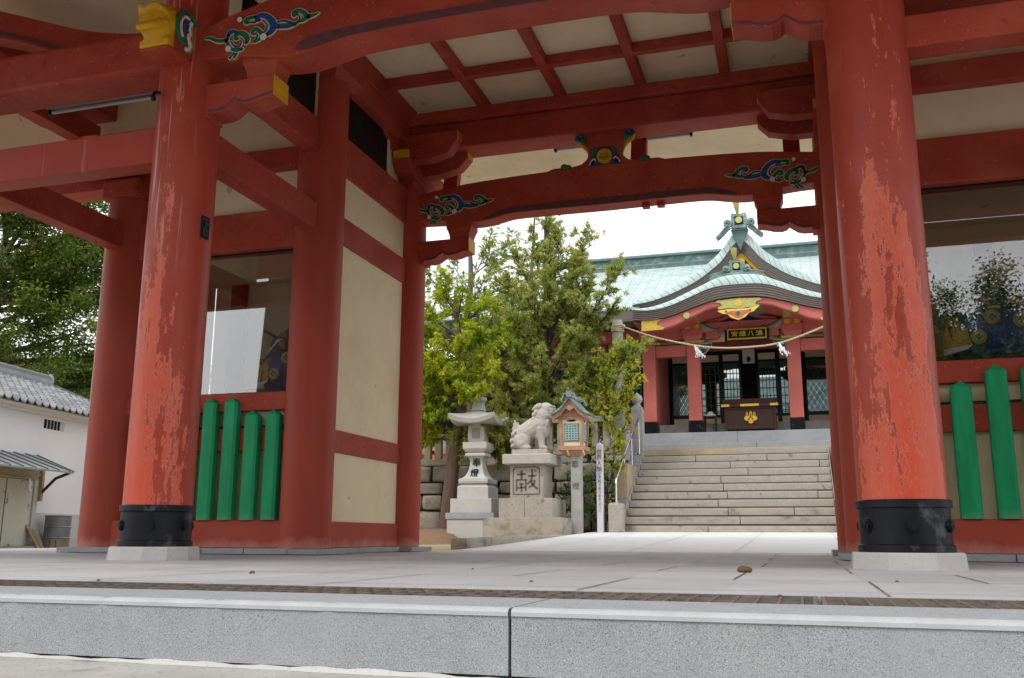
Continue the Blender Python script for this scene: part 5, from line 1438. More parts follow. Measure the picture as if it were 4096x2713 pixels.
# door wall (y = 28.5) with green lattice doors
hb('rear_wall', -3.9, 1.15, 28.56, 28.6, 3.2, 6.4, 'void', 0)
hb('lintel', -3.75, 1.0, 28.40, 28.55, 5.66, 5.95, 'coral')
hb('porch_ceiling', -3.9, 1.15, 26.2, 28.6, 6.3, 6.35, 'coral', 0)
for x in (-3.80, 1.03): hb('porch_side_wall', x, x + .06, 26.18, 28.5, 3.285, 6.3, 'coral')
hb('threshold', -3.75, 1.0, 28.3, 28.55, 3.282, 3.40, 'black')
def door(x0, x1, kind):
    f = hb('door', x0, x1, 28.50, 28.54, 3.41, 5.655, 'black', 0)
    f['label'] = 'black framed door with green ' + ('diagonal lattice' if kind == 'x' else 'grid lattice')
    w = .055
    for xa, xb, za, zb in ((x0, x0 + w, 3.41, 5.655), (x1 - w, x1, 3.41, 5.655), (x0 + w, x1 - w, 3.41, 3.47), (x0 + w, x1 - w, 5.555, 5.655), (x0 + w, x1 - w, 3.66, 3.74), (x0 + w, x1 - w, 5.27, 5.34)):
        hb('frame', xa, xb, 28.43, 28.499, za, zb, 'black', 0, f)
    for za, zb in ((3.475, 3.655), (5.345, 5.55)): hb('cream_panel', x0 + w, x1 - w, 28.47, 28.499, za, zb, 'cream', 0, f)
    a, b, lo, hi = x0 + w, x1 - w, 3.74, 5.27
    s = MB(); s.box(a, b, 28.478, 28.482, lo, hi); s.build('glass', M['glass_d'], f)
    s = MB(); q = .010
    if kind == 'g':
        for t_ in (0.02, .2, .42, .60, .82, .98): s.box(a + (b - a) * t_ - q, a + (b - a) * t_ + q, 28.45, 28.472, lo, hi)
        for k in range(7): s.box(a, b, 28.448, 28.470, lo + (hi - lo) * (.03 + .155 * k) - q, lo + (hi - lo) * (.03 + .155 * k) + q)
        s.box(a, b, 28.448, 28.470, lo + .085, lo + .105); s.box(a, b, 28.448, 28.470, hi - .105, hi - .085)
    else:
        for k in range(-12, 20):
            for sg in (-1, 1):
                for off in (0, .05):
                    c = a + (b - a) * (k * .25) + off
                    p, r_ = Vector((c, 0, lo)), Vector((c + sg * 1.0, 0, lo + 1.75))
                    t0, t1 = 0.0, (hi - lo) / 1.75
                    ta, tb = sorted(((a - p.x) / (sg * 1.0), (b - p.x) / (sg * 1.0)))
                    t0, t1 = max(t0, ta), min(t1, tb)
                    if t1 - t0 > .03: s.tube([(p.lerp(r_, t0).x, 28.462, p.lerp(r_, t0).z), (p.lerp(r_, t1).x, 28.462, p.lerp(r_, t1).z)], .0085, 4, cap=False)
        s.box(a, b, 28.45, 28.472, lo, lo + .02); s.box(a, b, 28.45, 28.472, hi - .02, hi)
    s.build('lattice', M['grn_lat'], f)
for x0, x1, k in ((-3.66, -3.02, 'x'), (-2.98, -2.165, 'g'), (-2.155, -1.575, 'g'), (-1.125, -.53, 'g'), (-.52, .12, 'g'), (.215, .955, 'x')): door(x0, x1, k)
cu = tag(MB().box(-1.515, -1.165, 28.36, 28.37, 5.235, 5.66).build('entrance_curtain', M['paper']), 'short white curtain with a black leaf crest above the open door', 'curtain')
s = MB(); s.prism([(-1.34 + .075 * math.cos(a) * (1 - .35 * (i % 2)), 5.36 + .11 * math.sin(a) * (1 - .35 * (i % 2))) for i, a in enumerate(np.linspace(0, 2 * math.pi, 17)[:-1])], 'y', 28.352, 28.358); s.build('crest', M['ink'], cu)
# side wings with green slats
for sg, x0, x1 in ((-1, -9.8, -3.99), (1, 1.25, 8.5)):
    hb('wing_wall', x0, x1, 27.3, 27.4, 3.28, 6.2, 'cream', 0)
    hb('wing_sill', x0, x1, 27.15, 27.29, 3.285, 3.62, 'coral'); hb('wing_beam', x0, x1, 27.15, 27.29, 5.18, 5.5, 'coral'); hb('wing_eave_beam', x0, x1, 25.9, 26.2, 5.6, 5.9, 'coral')
    xs_ = [-5.55, -7.3, -9.1] if sg < 0 else [3.0, 5.0, 7.0]
    for x in xs_: hb('wing_pillar', x - .2, x + .2, 27.05, 27.285, 3.285, 6.1, 'coral')
    for xa, xb in (((-5.2, -4.1), (-6.95, -5.9)) if sg < 0 else ((1.5, 2.7), (3.3, 4.7))):
        o = hb('slat_window', xa, xb, 27.27, 27.295, 3.7, 5.1, 'black', 0)
        s = MB(); x = xa + .06
        while x < xb - .04:
            s.box(x - .028, x + .028, 27.20, 27.265, 3.7, 5.1); x += .125
        s.build('green_slats', M['grn_lat'], o)
# main roof
def roofz(u): return 6.18 + 3.04 * u ** 1.22
s = MB(); us = np.linspace(0, 1, 22); ln = [0.0]
pf = [(24.6 + 6.4 * u, roofz(u)) for u in us]
for a, b in zip(pf[:-1], pf[1:]): ln.append(ln[-1] + math.hypot(b[0] - a[0], b[1] - a[1]))
xr = np.concatenate([[-11.0], np.linspace(-7.4, 9.5, 18)])
for i in range(len(us) - 1):
    for k in range(len(xr) - 1):
        def X_(q, u): return xr[q] + (3.5 * u if q == 0 else 0)
        A, B_, C_, D_ = X_(k, us[i]), X_(k + 1, us[i]), X_(k + 1, us[i + 1]), X_(k, us[i + 1])
        s.face([(A, *pf[i]), (B_, *pf[i]), (C_, *pf[i + 1]), (D_, *pf[i + 1])], [(A, ln[i]), (B_, ln[i]), (C_, ln[i + 1]), (D_, ln[i + 1])])
s.face([(-7.5, *pf[-1]), (9.5, *pf[-1]), (9.5, 38, 6.2), (-11, 38, 6.2)], [(0, 0)] * 4)
s.face([(-11, 24.6, 6.18), (-7.5, *pf[-1]), (-11, 38, 6.2)], [(0, 0)] * 3)
s.face([(-11, 24.6, 6.15), (-11, 38, 6.15), (9.5, 38, 6.15), (9.5, 24.6, 6.15)], [(0, 0)] * 4)
mr = s.build('main_roof', M['copper'], hall)
for xa, xb in ((-11, -4.0), (1.35, 9.5)):
    s = MB(); s.prism([(24.58, 6.16), (24.62, 5.88), (25.0, 5.92), (27.2, 6.10), (27.2, 6.14), (24.9, 6.16)], 'x', xa, xb); s.build('eave_board', M['bark_band'], hall)
    s = MB(); s.prism([(24.56, 6.235), (24.54, 6.19), (24.57, 6.158), (24.9, 6.165), (24.9, 6.33)], 'x', xa, xb); s.build('copper_edge', M['copper_d'], hall)
s = MB(); s.box(-7.4, 9, 30.75, 31.25, 9.10, 9.24); s.build('ridge_base', M['copper_d'], mr)
s = MB(); s.box(-7.4, 9, 30.85, 31.15, 9.242, 9.48); rg = s.build('ridge_wall', M['copper_d'], mr)
s = MB(); s.prism([(30.70, 9.482), (30.70, 9.54), (30.85, 9.62), (31.15, 9.62), (31.30, 9.54), (31.30, 9.482)], 'x', -7.55, 9.1); s.build('ridge_cap', M['copper_e'], mr)
for x in (-2.9, 1.1, -6.5):
    s = MB(); s.prism([(x - .11, 9.36), (x, 9.30), (x + .11, 9.36), (x, 9.42)], 'y', 30.835, 30.85); s.build('ridge_crest', M['stone_g'], rg)
for z in (9.14, 9.19):
    s = MB(); s.box(-7.4, 9, 30.735, 30.749, z, z + .02); s.build('ridge_line', M['copper_e'], mr)

def sym(pts, cx, k=6):
    P = [(cx - d, z) for d, z in pts[::-1]] + [(cx + d, z) for d, z in pts if d > 0]
    return smooth2(P, k)
def resample(P, xs): return [(x, float(np.interp(x, [p[0] for p in P], [p[1] for p in P]))) for x in xs]
def gable_roof(cx, T, K, B, y0, y1, dy, name, xs):
    """sheet T swept back; rolled edge T->K; layered board K->B"""
    Tp, Kp, Bp = resample(T, xs), resample(K, xs), resample(B, xs)
    L = [0.0]
    for a, b in zip(Tp[:-1], Tp[1:]): L.append(L[-1] + math.hypot(b[0] - a[0], b[1] - a[1]))
    s = MB(); n = len(xs)
    for i in range(n - 1):
        a, b = Tp[i], Tp[i + 1]
        s.face([(a[0], y0 + dy, a[1]), (b[0], y0 + dy, b[1]), (b[0], y1, b[1]), (a[0], y1, a[1])], [(L[i], .0), (L[i + 1], .0), (L[i + 1], y1 - y0), (L[i], y1 - y0)])
    top = s.build(name, M['copper'], hall)
    s = MB()
    ar = 8
    for i in range(n - 1):
        for q in range(ar):
            def pt(k, q):
                t = q / ar; c, d = math.cos(t * math.pi / 2), math.sin(t * math.pi / 2)
                return (Tp[k][0], y0 + dy * (1 - c), Kp[k][1] + (Tp[k][1] - Kp[k][1]) * d)
            # lean the seams a little, as the bent sheets do
            sh = .22
            s.face([pt(i, q), pt(i + 1, q), pt(i + 1, q + 1), pt(i, q + 1)],
                   [(L[i] + sh * q / ar, q / ar), (L[i + 1] + sh * q / ar, q / ar), (L[i + 1] + sh * (q + 1) / ar, (q + 1) / ar), (L[i] + sh * (q + 1) / ar, (q + 1) / ar)])
    s.build('rolled_edge', M['copper_e'], top, smooth=True)
    s = MB(); lay = 5
    for q in range(lay):
        t0, t1 = q / lay, (q + 1) / lay
        A = [(k[0], k[1] + (b[1] - k[1]) * t0) for k, b in zip(Kp, Bp)]
        C = [(k[0], k[1] + (b[1] - k[1]) * t1 + .006) for k, b in zip(Kp, Bp)]
        s.strip(A, C, y0 + .03 + .025 * q, y0 + .7)
    s.build('layered_board', M['bark_band'], top)
    return top
# curved entrance gable
kx = -1.30
T = sym([(0, 6.83), (.5, 6.78), (.9, 6.62), (1.4, 6.40), (1.85, 6.22), (2.35, 6.10), (2.77, 6.09)], kx)
K_ = sym([(0, 6.53), (.5, 6.51), (.85, 6.43), (1.3, 6.25), (1.8, 6.07), (2.3, 5.99), (2.77, 6.04)], kx)
B_ = sym([(0, 6.24), (.6, 6.20), (1.24, 6.02), (1.7, 5.87), (2.2, 5.77), (2.77, 5.79)], kx)
R_b = sym([(0, 6.04), (.5, 6.02), (.80, 5.97), (1.05, 5.86), (1.4, 5.71), (1.75, 5.56), (2.15, 5.48), (2.56, 5.50)], kx)
xs_k = np.linspace(kx - 2.76, kx + 2.76, 70)
karahafu = gable_roof(kx, T, K_, B_, 24.0, 27.2, .15, 'curved_gable_roof', xs_k)
xs_b = np.linspace(kx - 2.55, kx + 2.55, 60)
s = MB(); s.strip([(x, z - .015) for x, z in resample(B_, xs_b)], resample(R_b, xs_b), 24.22, 24.32); bb = s.build('bargeboard', M['coral'], hall)
s = MB(); s.strip([(x, z + .03) for x, z in resample(R_b, xs_b)], [(x, z + .012) for x, z in resample(R_b, xs_b)], 24.214, 24.24); s.build('dark_line', M['groove'], bb)
s = MB(); s.strip([(x, z - .02) for x, z in resample(B_, xs_k)], [(x, z - .06) for x, z in resample(B_, xs_k)], 24.33, 26.2); s.build('gable_soffit', M['coral'], hall)
def gold_shape(name, pts, y, m='gold', par=None, th=.02):
    s = MB(); s.prism(pts, 'y', y - th, y); return s.build(name, M[m], par or bb, bevel=.004)
GPL = [(-.60, 6.13), (-.52, 6.19), (-.30, 6.19), (0, 6.215), (.30, 6.19), (.52, 6.19), (.60, 6.13), (.45, 6.10), (.42, 6.03), (.53, 5.99), (.50, 5.94), (.25, 5.96), (0, 5.93), (-.25, 5.96), (-.50, 5.94), (-.53, 5.99), (-.42, 6.03), (-.45, 6.10)]
gp_ = gold_shape('gilt_plate', [(kx - .03 + a, b) for a, b in GPL], 24.205, 'brass')
s = MB(); s.disc((kx - .03, 6.08), .10, 24.17, 20, .03); s.build('crest_boss', M['gold'], gp_)
GPD = [(-.53, 5.90), (-.25, 5.93), (0, 5.92), (.25, 5.93), (.53, 5.96), (.40, 5.84), (.27, 5.80), (.18, 5.70), (0, 5.63), (-.18, 5.70), (-.27, 5.80), (-.40, 5.82)]
pd = gold_shape('pendant', [(kx - .05 + a, b) for a, b in GPD], 24.20, 'kiri', bb, .03)
gold_shape('pendant_panel', [(kx - .05 + a * .62, 5.79 + (b - 5.80) * .66) for a, b in GPD], 24.165, 'coral', pd, .012)
s = MB()
for a, b in ((-.30, 5.87), (.30, 5.87), (-.16, 5.80), (.16, 5.80)): s.disc((kx - .05 + a, b), .03, 24.155, 10, .012)
s.build('blue_inlay', M['c_blue'], pd)
s = MB(); s.prism([(kx - .05 + a, b) for a, b in ((-.07, 5.80), (0, 5.73), (.07, 5.80), (0, 5.87))], 'y', 24.145, 24.155); s.build('green_inlay', M['c_green'], pd)
for sg in (-1, 1):
    gold_shape('end_fitting', [(kx + sg * a, b) for a, b in ((2.55, 5.79), (1.98, 5.78), (2.10, 5.72), (2.16, 5.65), (2.08, 5.60), (1.95, 5.55), (1.98, 5.50), (2.55, 5.48))], 24.205)
    s = MB(); s.disc((kx + sg * 1.36, 5.83), .085, 24.17, 20, .03); s.build('round_boss', M['brass'], bb)
# triangular gable behind
gx = -1.26
T2 = sym([(0, 8.36), (.2, 8.30), (.43, 8.0), (.60, 7.78), (.90, 7.52), (1.2, 7.29), (1.6, 7.06), (2.1, 6.84), (2.56, 6.69), (3.02, 6.56)], gx)
K2 = sym([(0, 8.06), (.2, 7.94), (.43, 7.64), (.60, 7.45), (.90, 7.22), (1.2, 7.02), (1.6, 6.83), (2.1, 6.64), (2.56, 6.52), (3.02, 6.47)], gx)
B2 = sym([(0, 7.80), (.2, 7.58), (.43, 7.32), (.60, 7.15), (.90, 6.93), (1.2, 6.76), (1.6, 6.60), (2.1, 6.46), (2.56, 6.40), (3.02, 6.42)], gx)
gable_roof(gx, T2, K2, B2, 25.2, 30.2, .12, 'pointed_gable_roof', np.linspace(gx - 3.0, gx + 3.0, 80))
xs_g = np.linspace(gx - 2.3, gx + 2.3, 50)
s = MB(); s.strip([(x, z - .0) for x, z in resample(B2, xs_g)], [(x, z - .13) for x, z in resample(B2, xs_g)], 25.42, 25.5); s.build('gilt_verge', M['yellow'], hall)
s = MB(); s.strip([(x, z - .135) for x, z in resample(B2, xs_g)], [(x, 6.3) for x in xs_g], 25.52, 25.6); s.build('gable_panel', M['coral'], hall)
s = MB(); s.prism([(gx - .10, 7.66), (gx, 7.80), (gx + .10, 7.66), (gx + .06, 7.42), (gx - .06, 7.42)], 'y', 25.44, 25.515); s.build('gable_boss', M['gold'], hall)
def demon_tile(cx, y, z, k, wing, name):
    """verdigris ridge-end ornament: plate, medallion, scrolls, sloping wings, club-shaped finial"""
    s = MB(); s.prism([(cx - .23 * k, z), (cx - .23 * k, z + .40 * k), (cx - .19 * k, z + .47 * k), (cx, z + .43 * k), (cx + .19 * k, z + .47 * k), (cx + .23 * k, z + .40 * k), (cx + .23 * k, z)], 'y', y, y + .16)
    o = s.build(name, M['copper_d'], hall, bevel=.01)
    s = MB(); s.box(cx - .125 * k, cx + .125 * k, y - .02, y, z + .10 * k, z + .36 * k); s.build('black_square', M['iron'], o, bevel=.02)
    s = MB(); s.disc((cx, z + .23 * k), .10 * k, y - .05, 20, .03); s.build('medallion', M['brass'], o)
    s = MB()
    for sg in (-1, 1):
        c = (cx + sg * .33 * k, z + .16 * k)
        sp_ = [(c[0] + sg * (.13 - .018 * q * .55) * k * math.cos(q * .62 + 2.6) * 1, y - .02, c[1] + (.13 - .018 * q * .55) * k * math.sin(q * .62 + 2.6)) for q in range(13)]
        s.tube(sp_, .032 * k, 6)
        s.disc(c, .125 * k, y, 16, .08)
        w = [(cx + sg * a, y + .04, z + b) for a, b in wing]
        s.tube(smooth2(w, 4), [.075 * k] * 4 + [.065 * k] * 4 + [.06 * k] * 5, 8)
        s.tube(smooth2([(p[0] + sg * .02, y - .05, p[2] + .05 * k) for p in w], 4), .025 * k, 6)
    s.build('scroll_wings', M['copper_d'], o, smooth=True)
    s = MB(); zt = z + .43 * k
    s.tube([(cx - .03 * k, y + .10, zt - .1 * k), (cx - .03 * k, y + .02, zt + .02 * k), (cx - .04 * k, y - .04, zt + .14 * k), (cx - .05 * k, y - .07, zt + .28 * k), (cx - .055 * k, y - .08, zt + .385 * k), (cx - .055 * k, y - .08, zt + .40 * k)], [.03 * k, .04 * k, .065 * k, .09 * k, .10 * k, .06 * k], 14)
    s.build('club_finial', M['brass'], o, smooth=True)
    return o
d1 = demon_tile(gx, 24.98, 8.36, .92, [(.26, .06), (.37, -.05), (.48, -.18), (.60, -.28)], 'ridge_ornament')
s = MB()
for q in range(6):
    w0, w1 = .235 - .038 * q, .235 - .038 * (q + 1)
    z0, z1 = 8.36 - .095 * q, 8.36 - .095 * (q + 1)
    s.add([(gx - w0, 25.12, z0 - .004), (gx + w0, 25.12, z0 - .004), (gx + w1, 25.12, z1), (gx - w1, 25.12, z1), (gx - w0, 25.3, z0 - .004), (gx + w0, 25.3, z0 - .004), (gx + w1, 25.3, z1), (gx - w1, 25.3, z1)], [(3, 2, 1, 0), (0, 1, 5, 4), (1, 2, 6, 5), (3, 0, 4, 7), (2, 3, 7, 6)])
s.build('hanging_plates', M['copper_e'], hall)
d2 = demon_tile(-1.36, 24.55, 6.98, .80, [(.24, .05), (.38, .0), (.52, -.03), (.68, -.07)], 'entrance_ornament')
s = MB(); s.strip([(x, 6.98 - .10 * abs((x + 1.36) / .68) ** 2) for x in np.linspace(-2.06, -.66, 12)], [(x, 6.80 - .06 * abs((x + 1.36) / .68) ** 2) for x in np.linspace(-2.06, -.66, 12)], 24.45, 24.75); s.build('ornament_base', M['copper_d'], d2)

# ------------------------------------------------------------------ offering box, small table with a cloth
ob = thing('offering_box', 'dark brown wooden offering box with gold corner bands and a gilt leaf crest', 'offering box', (-1.26, 26.35, 2.95))
def obx(name, x0, x1, y0, y1, z0, z1, m='box_wood', bev=.006, par=None):
    s = MB(); s.box(x0, x1, y0, y1, z0, z1); return s.build(name, M[m], par or ob, bevel=bev)
bdy = obx('body', -1.92, -.60, 26.12, 26.62, 3.03, 3.64)
for x in (-1.94, -.65): obx('leg', x, x + .07, 26.085, 26.65, 2.948, 3.64)
obx('lower_rail', -1.868, -.652, 26.09, 26.119, 3.03, 3.10); obx('upper_rail', -1.868, -.652, 26.09, 26.119, 3.58, 3.64)
lid = obx('rim', -2.01, -.52, 26.02, 26.72, 3.642, 3.715)
for xa, xb in ((-2.015, -1.80), (-1.51, -1.02), (-.73, -.515)): obx('gold_band', xa, xb, 26.012, 26.02, 3.645, 3.712, 'kiri', 0, lid)
s = MB(); s.add([(-1.95, 26.06, 3.716), (-.58, 26.06, 3.716), (-.52, 26.02, 3.85), (-2.01, 26.02, 3.85), (-1.95, 26.12, 3.716), (-.58, 26.12, 3.716), (-.52, 26.08, 3.85), (-2.01, 26.08, 3.85)], [(0, 1, 2, 3), (5, 4, 7, 6), (3, 2, 6, 7), (0, 3, 7, 4), (1, 5, 6, 2)]); s.build('flared_lip', M['box_wood'], ob)
s = MB(); cx_, cz_ = -1.25, 3.32
for a, b, rx, rz, ro in ((0, -.055, .075, .085, 0), (-.10, .0, .072, .062, .5), (.10, .0, .072, .062, -.5)):
    pl_ = [(cx_ + a + rx * (1 + .10 * math.cos(8 * t)) * math.cos(t), cz_ + b + rz * (1 + .10 * math.cos(8 * t)) * math.sin(t)) for t in np.linspace(0, 2 * math.pi, 33)[:-1]]
    s.prism(pl_, 'y', 26.06, 26.119)
for a, n_, h in ((0, 5, .165), (-.095, 4, .135), (.095, 4, .135)):
    for q in range(n_):
        t = q / (n_ - 1)
        for sg in (-1, 1) if q < n_ - 1 else (0,): s.ell((cx_ + a + sg * .027 * (1 - t * .5), 26.10, cz_ + .055 + (h - .03) * t), (.020, .02, .020), 8, 6)
s.build('gilt_crest', M['kiri'], ob, smooth=True, sharp=50)
tb = thing('side_table', 'small dark wooden table left of the offering box', 'table', (-2.36, 26.4, 2.95))
s = MB(); s.box(-2.54, -2.17, 26.22, 26.58, 3.40, 3.44); s.build('top', M['box_wood'], tb, bevel=.004)
for x in (-2.52, -2.225):
    for y in (26.24, 26.53):
        s = MB(); s.box(x, x + .035, y, y + .035, 2.948, 3.399); s.build('leg', M['box_wood'], tb)
s = MB(); n = 14; r4 = random.Random(3)
for i in range(n + 1):
    for j in range(n + 1):
        u, v = i / n, j / n
        h = 3.45 + .13 * math.exp(-((u - .45) ** 2 + (v - .5) ** 2) * 9) + .012 * math.sin(19 * u + 7 * v) + .01 * math.sin(23 * v - 5 * u)
        if u > .85: h -= (u - .85) * .55
        s.v.append((-2.49 + .33 * u, 26.26 + .28 * v, h))
for i in range(n):
    for j in range(n):
        a = i * (n + 1) + j; s.f.append((a, a + n + 1, a + n + 2, a + 1)); s.m.append(0)
cl = s.build('white_cloth', M['paper'], smooth=True); so = cl.modifiers.new('thick', 'SOLIDIFY'); so.thickness = .006
tag(cl, 'rumpled white cloth lying on the small table', 'cloth')

# ------------------------------------------------------------------ small dark building behind the left trees
sb = thing('small_shrine', 'small dark outbuilding with a curved copper eave behind the trees', 'outbuilding', (-9, 27, 1.7))
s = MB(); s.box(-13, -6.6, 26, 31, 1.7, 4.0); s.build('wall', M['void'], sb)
s = MB(); tp = smooth2([(-15, 5.3), (-12, 5.1), (-10, 4.8), (-8.6, 4.45), (-7.4, 4.22), (-6.2, 4.12)], 5)
s.strip([(x, z + .10) for x, z in tp], [(x, z) for x, z in tp], 24.6, 32); s.build('roof_edge', M['copper_e'], sb)
s = MB(); s.strip([(x, z - .002) for x, z in tp], [(x, z - .35) for x, z in tp], 24.7, 32); s.build('roof_underside', M['wood_dk'], sb)
s = MB(); s.box(-12.9, -6.7, 25.6, 25.7, 2.5, 2.62); s.box(-12.9, -6.7, 25.6, 25.7, 2.1, 2.2)
for x in np.arange(-12.8, -6.7, .5): s.box(x, x + .1, 25.6, 25.7, 1.75, 2.6)
s.build('red_railing', M['coral'], sb)

# ------------------------------------------------------------------ white storehouse at the left
KA = math.radians(8.96)
KD = Vector((-math.sin(KA), math.cos(KA), 0)); KN = Vector((math.cos(KA), math.sin(KA), 0))
KO = Vector((-17.55, 18.9, -.2))
kura = thing('white_storehouse', 'white plastered storehouse with a grey tiled roof and a zinc door canopy', 'storehouse', tuple(KO))
def kp(u, o, z): return tuple(KO + KD * u + KN * o + Vector((0, 0, z)))
def kbox(name, u0, u1, o0, o1, z0, z1, m, par=None, bev=0):
    s = MB(); s.add([kp(u0, o0, z0), kp(u1, o0, z0), kp(u1, o1, z0), kp(u0, o1, z0), kp(u0, o0, z1), kp(u1, o0, z1), kp(u1, o1, z1), kp(u0, o1, z1)],
        [(0, 1, 2, 3), (7, 6, 5, 4), (4, 5, 1, 0), (5, 6, 2, 1), (6, 7, 3, 2), (7, 4, 0, 3)])
    return s.build(name, M[m], par or kura, bevel=bev)
KE = 3.12     # eave height above the yard
UE = 2.95      # far end of the wall
kbox('wall', -9, UE, -5, 0, 0, KE + .45, 'kura_w')
kbox('plinth_band', -.60, UE + .02, 0, .03, 0.02, .877, 'kura_g')
kbox('eave_moulding', -9, UE + .2, -.05, .10, KE + .08, KE + .155, 'kura_w'); kbox('eave_shadow_board', -9, UE + .3, -.05, .32, KE + .156, KE + .215, 'kura_w')
# tiled roof: rows of tiles on a slope up and away from the eave
RS = (2.35, 1.15)     # run, rise to the ridge
s = MB(); s.add([kp(-9, .40, KE + .20), kp(UE + .45, .40, KE + .20), kp(UE + .0, -RS[0], KE + .20 + RS[1]), kp(-9, -RS[0], KE + .20 + RS[1]), kp(-9, -5.1, KE + .2), kp(UE + .45, -5.1, KE + .2)], [(0, 1, 2, 3), (3, 2, 5, 4), (1, 5, 2), (0, 4, 5, 1)])
kr = s.build('roof_deck', M['dk_tile'], kura)
tl = MB(); nr = 12
for r_ in range(nr):
    t0, t1 = r_ / nr, (r_ + 1.18) / nr
    u = -8.8
    while u < UE + .40 - .42 * (t0):
        w = .27
        o0, z0 = .42 - (RS[0] + .42) * t0, KE + .235 + RS[1] * t0 * 1.0
        o1, z1 = .42 - (RS[0] + .42) * min(t1, 1), KE + .235 + RS[1] * min(t1, 1) - .03
        prof = [(-.5, .0), (-.32, -.035), (0, -.05), (.22, -.03), (.30, .03), (.40, .055), (.5, .03)]
        a = [kp(u + w / 2 + p * w * 1.04, o0, z0 + q + .045) for p, q in prof]; b = [kp(u + w / 2 + p * w * 1.04, o1, z1 + q + .012) for p, q in prof]
        c = [kp(u + w / 2 + p * w * 1.04, o0, z0 + q + .01) for p, q in prof]
        n = len(prof)
        tl.add(a + b + c, [(i, i + 1, n + i + 1, n + i) for i in range(n - 1)] + [(2 * n + i, 2 * n + i + 1, i + 1, i) for i in range(n - 1)])
        u += w
tl.build('roof_tiles', M['tile'], kura, smooth=True, sharp=30)
s = MB()
for k in range(5): s.add([kp(-9, -RS[0] + .16 - .015 * k, KE + .18 + RS[1] + .05 * k), kp(UE - .05, -RS[0] + .16 - .015 * k, KE + .18 + RS[1] + .05 * k), kp(UE - .05, -RS[0] - .16 + .015 * k, KE + .18 + RS[1] + .05 * k), kp(-9, -RS[0] - .16 + .015 * k, KE + .18 + RS[1] + .05 * k),
        kp(-9, -RS[0] + .16 - .015 * k, KE + .245 + RS[1] + .05 * k), kp(UE - .05, -RS[0] + .16 - .015 * k, KE + .245 + RS[1] + .05 * k), kp(UE - .05, -RS[0] - .16 + .015 * k, KE + .245 + RS[1] + .05 * k), kp(-9, -RS[0] - .16 + .015 * k, KE + .245 + RS[1] + .05 * k)],
        [(4, 5, 1, 0), (7, 6, 5, 4), (5, 6, 2, 1), (6, 7, 3, 2)])
s.tube([kp(-9, -RS[0], KE + .46 + RS[1]), kp(UE - .02, -RS[0], KE + .46 + RS[1])], .085, 10)
s.ell(kp(UE - .02, -RS[0], KE + .38 + RS[1]), (.12, .12, .20), 12, 8)
s.build('roof_ridge', M['tile'], kura, smooth=True, sharp=40)
s = MB(); s.tube([kp(UE + .46, .42, KE + .24), kp(UE + .02, -RS[0], KE + .26 + RS[1])], .075, 8); s.build('verge_tiles', M['dk_tile'], kura, smooth=True)
w_ = kbox('barred_window', -.53, .27, -.12, .004, 2.895, 3.115, 'void')
kbox('window_reveal', .10, .27, .005, .010, 2.895, 3.115, 'kura_g', w_)
for k in range(5): kbox('bar', -.43 + .13 * k, -.405 + .13 * k, .0045, .014, 2.895, 3.115, 'kura_g', w_)
# door, frame, canopy
dr = kbox('door', -2.75, -.76, 0, .05, .12, 1.63, 'olddoor'); kbox('door_seam', -1.72, -1.70, .05, .056, .14, 1.62, 'black', dr)
for z in (.45, .85, 1.22): kbox('plank_line', -2.75, -.76, .05, .053, z, z + .006, 'kura_g', dr)
kbox('door_frame', -.75, -.60, 0, .09, .12, 1.74, 'kura_g'); kbox('door_head', -3.0, -.60, 0, .092, 1.64, 1.88, 'stone_b'); kbox('door_step', -3.2, -.25, 0, .32, 0.0, .11, 'stone_b')
cn = kbox('canopy_post', -.62, -.54, .091, .18, 1.15, 1.90, 'ply')
s = MB(); s.add([kp(-5, .02, 2.22), kp(-.62, .02, 2.22), kp(-.98, 1.20, 1.80), kp(-5, 1.20, 1.80), kp(-5, .02, 2.18), kp(-.62, .02, 2.18), kp(-.98, 1.20, 1.76), kp(-5, 1.20, 1.76)], [(3, 2, 1, 0), (4, 5, 6, 7), (2, 3, 7, 6), (1, 2, 6, 5)]); cp = s.build('canopy', M['canopy'], kura)
s = MB()
for u in np.arange(-4.9, -.5, .42): s.tube([kp(min(u, -.63), .02, 2.23), kp(min(u, -.98), 1.20, 1.81)], .018, 5)
s.build('standing_seam', M['dk_tile'], cp)
s = MB(); s.tube([kp(-.58, .16, 1.35), kp(-.60, .50, 1.68), kp(-.75, .95, 1.80)], .035, 6); s.tube([kp(-5, .80, 1.87), kp(-.90, .80, 1.87)], .04, 6); s.build('bracket', M['wood_dk'], cp)
ro = MB(); ro.tube(smooth2([kp(-2.5, .10, 1.72), kp(-1.8, .12, 1.66), kp(-1.0, .12, 1.68), kp(-.6, .12, 1.78)], 6), .014, 6)
ro = tag(ro.build('door_rope', M['rope']), 'thin straw rope slung across the storehouse door', 'rope')
s = MB()
for k in range(4): s.add([kp(-1.06 + .03 * (k % 2), .135 + .002 * k, 1.66 - .07 * k), kp(-.98 + .03 * (k % 2), .135 + .002 * k, 1.64 - .07 * k), kp(-.96 + .03 * (k % 2), .137 + .002 * k, 1.56 - .07 * k), kp(-1.04 + .03 * (k % 2), .137 + .002 * k, 1.58 - .07 * k)], [(0, 1, 2, 3)])
s.build('paper_streamer', M['paper'], ro)
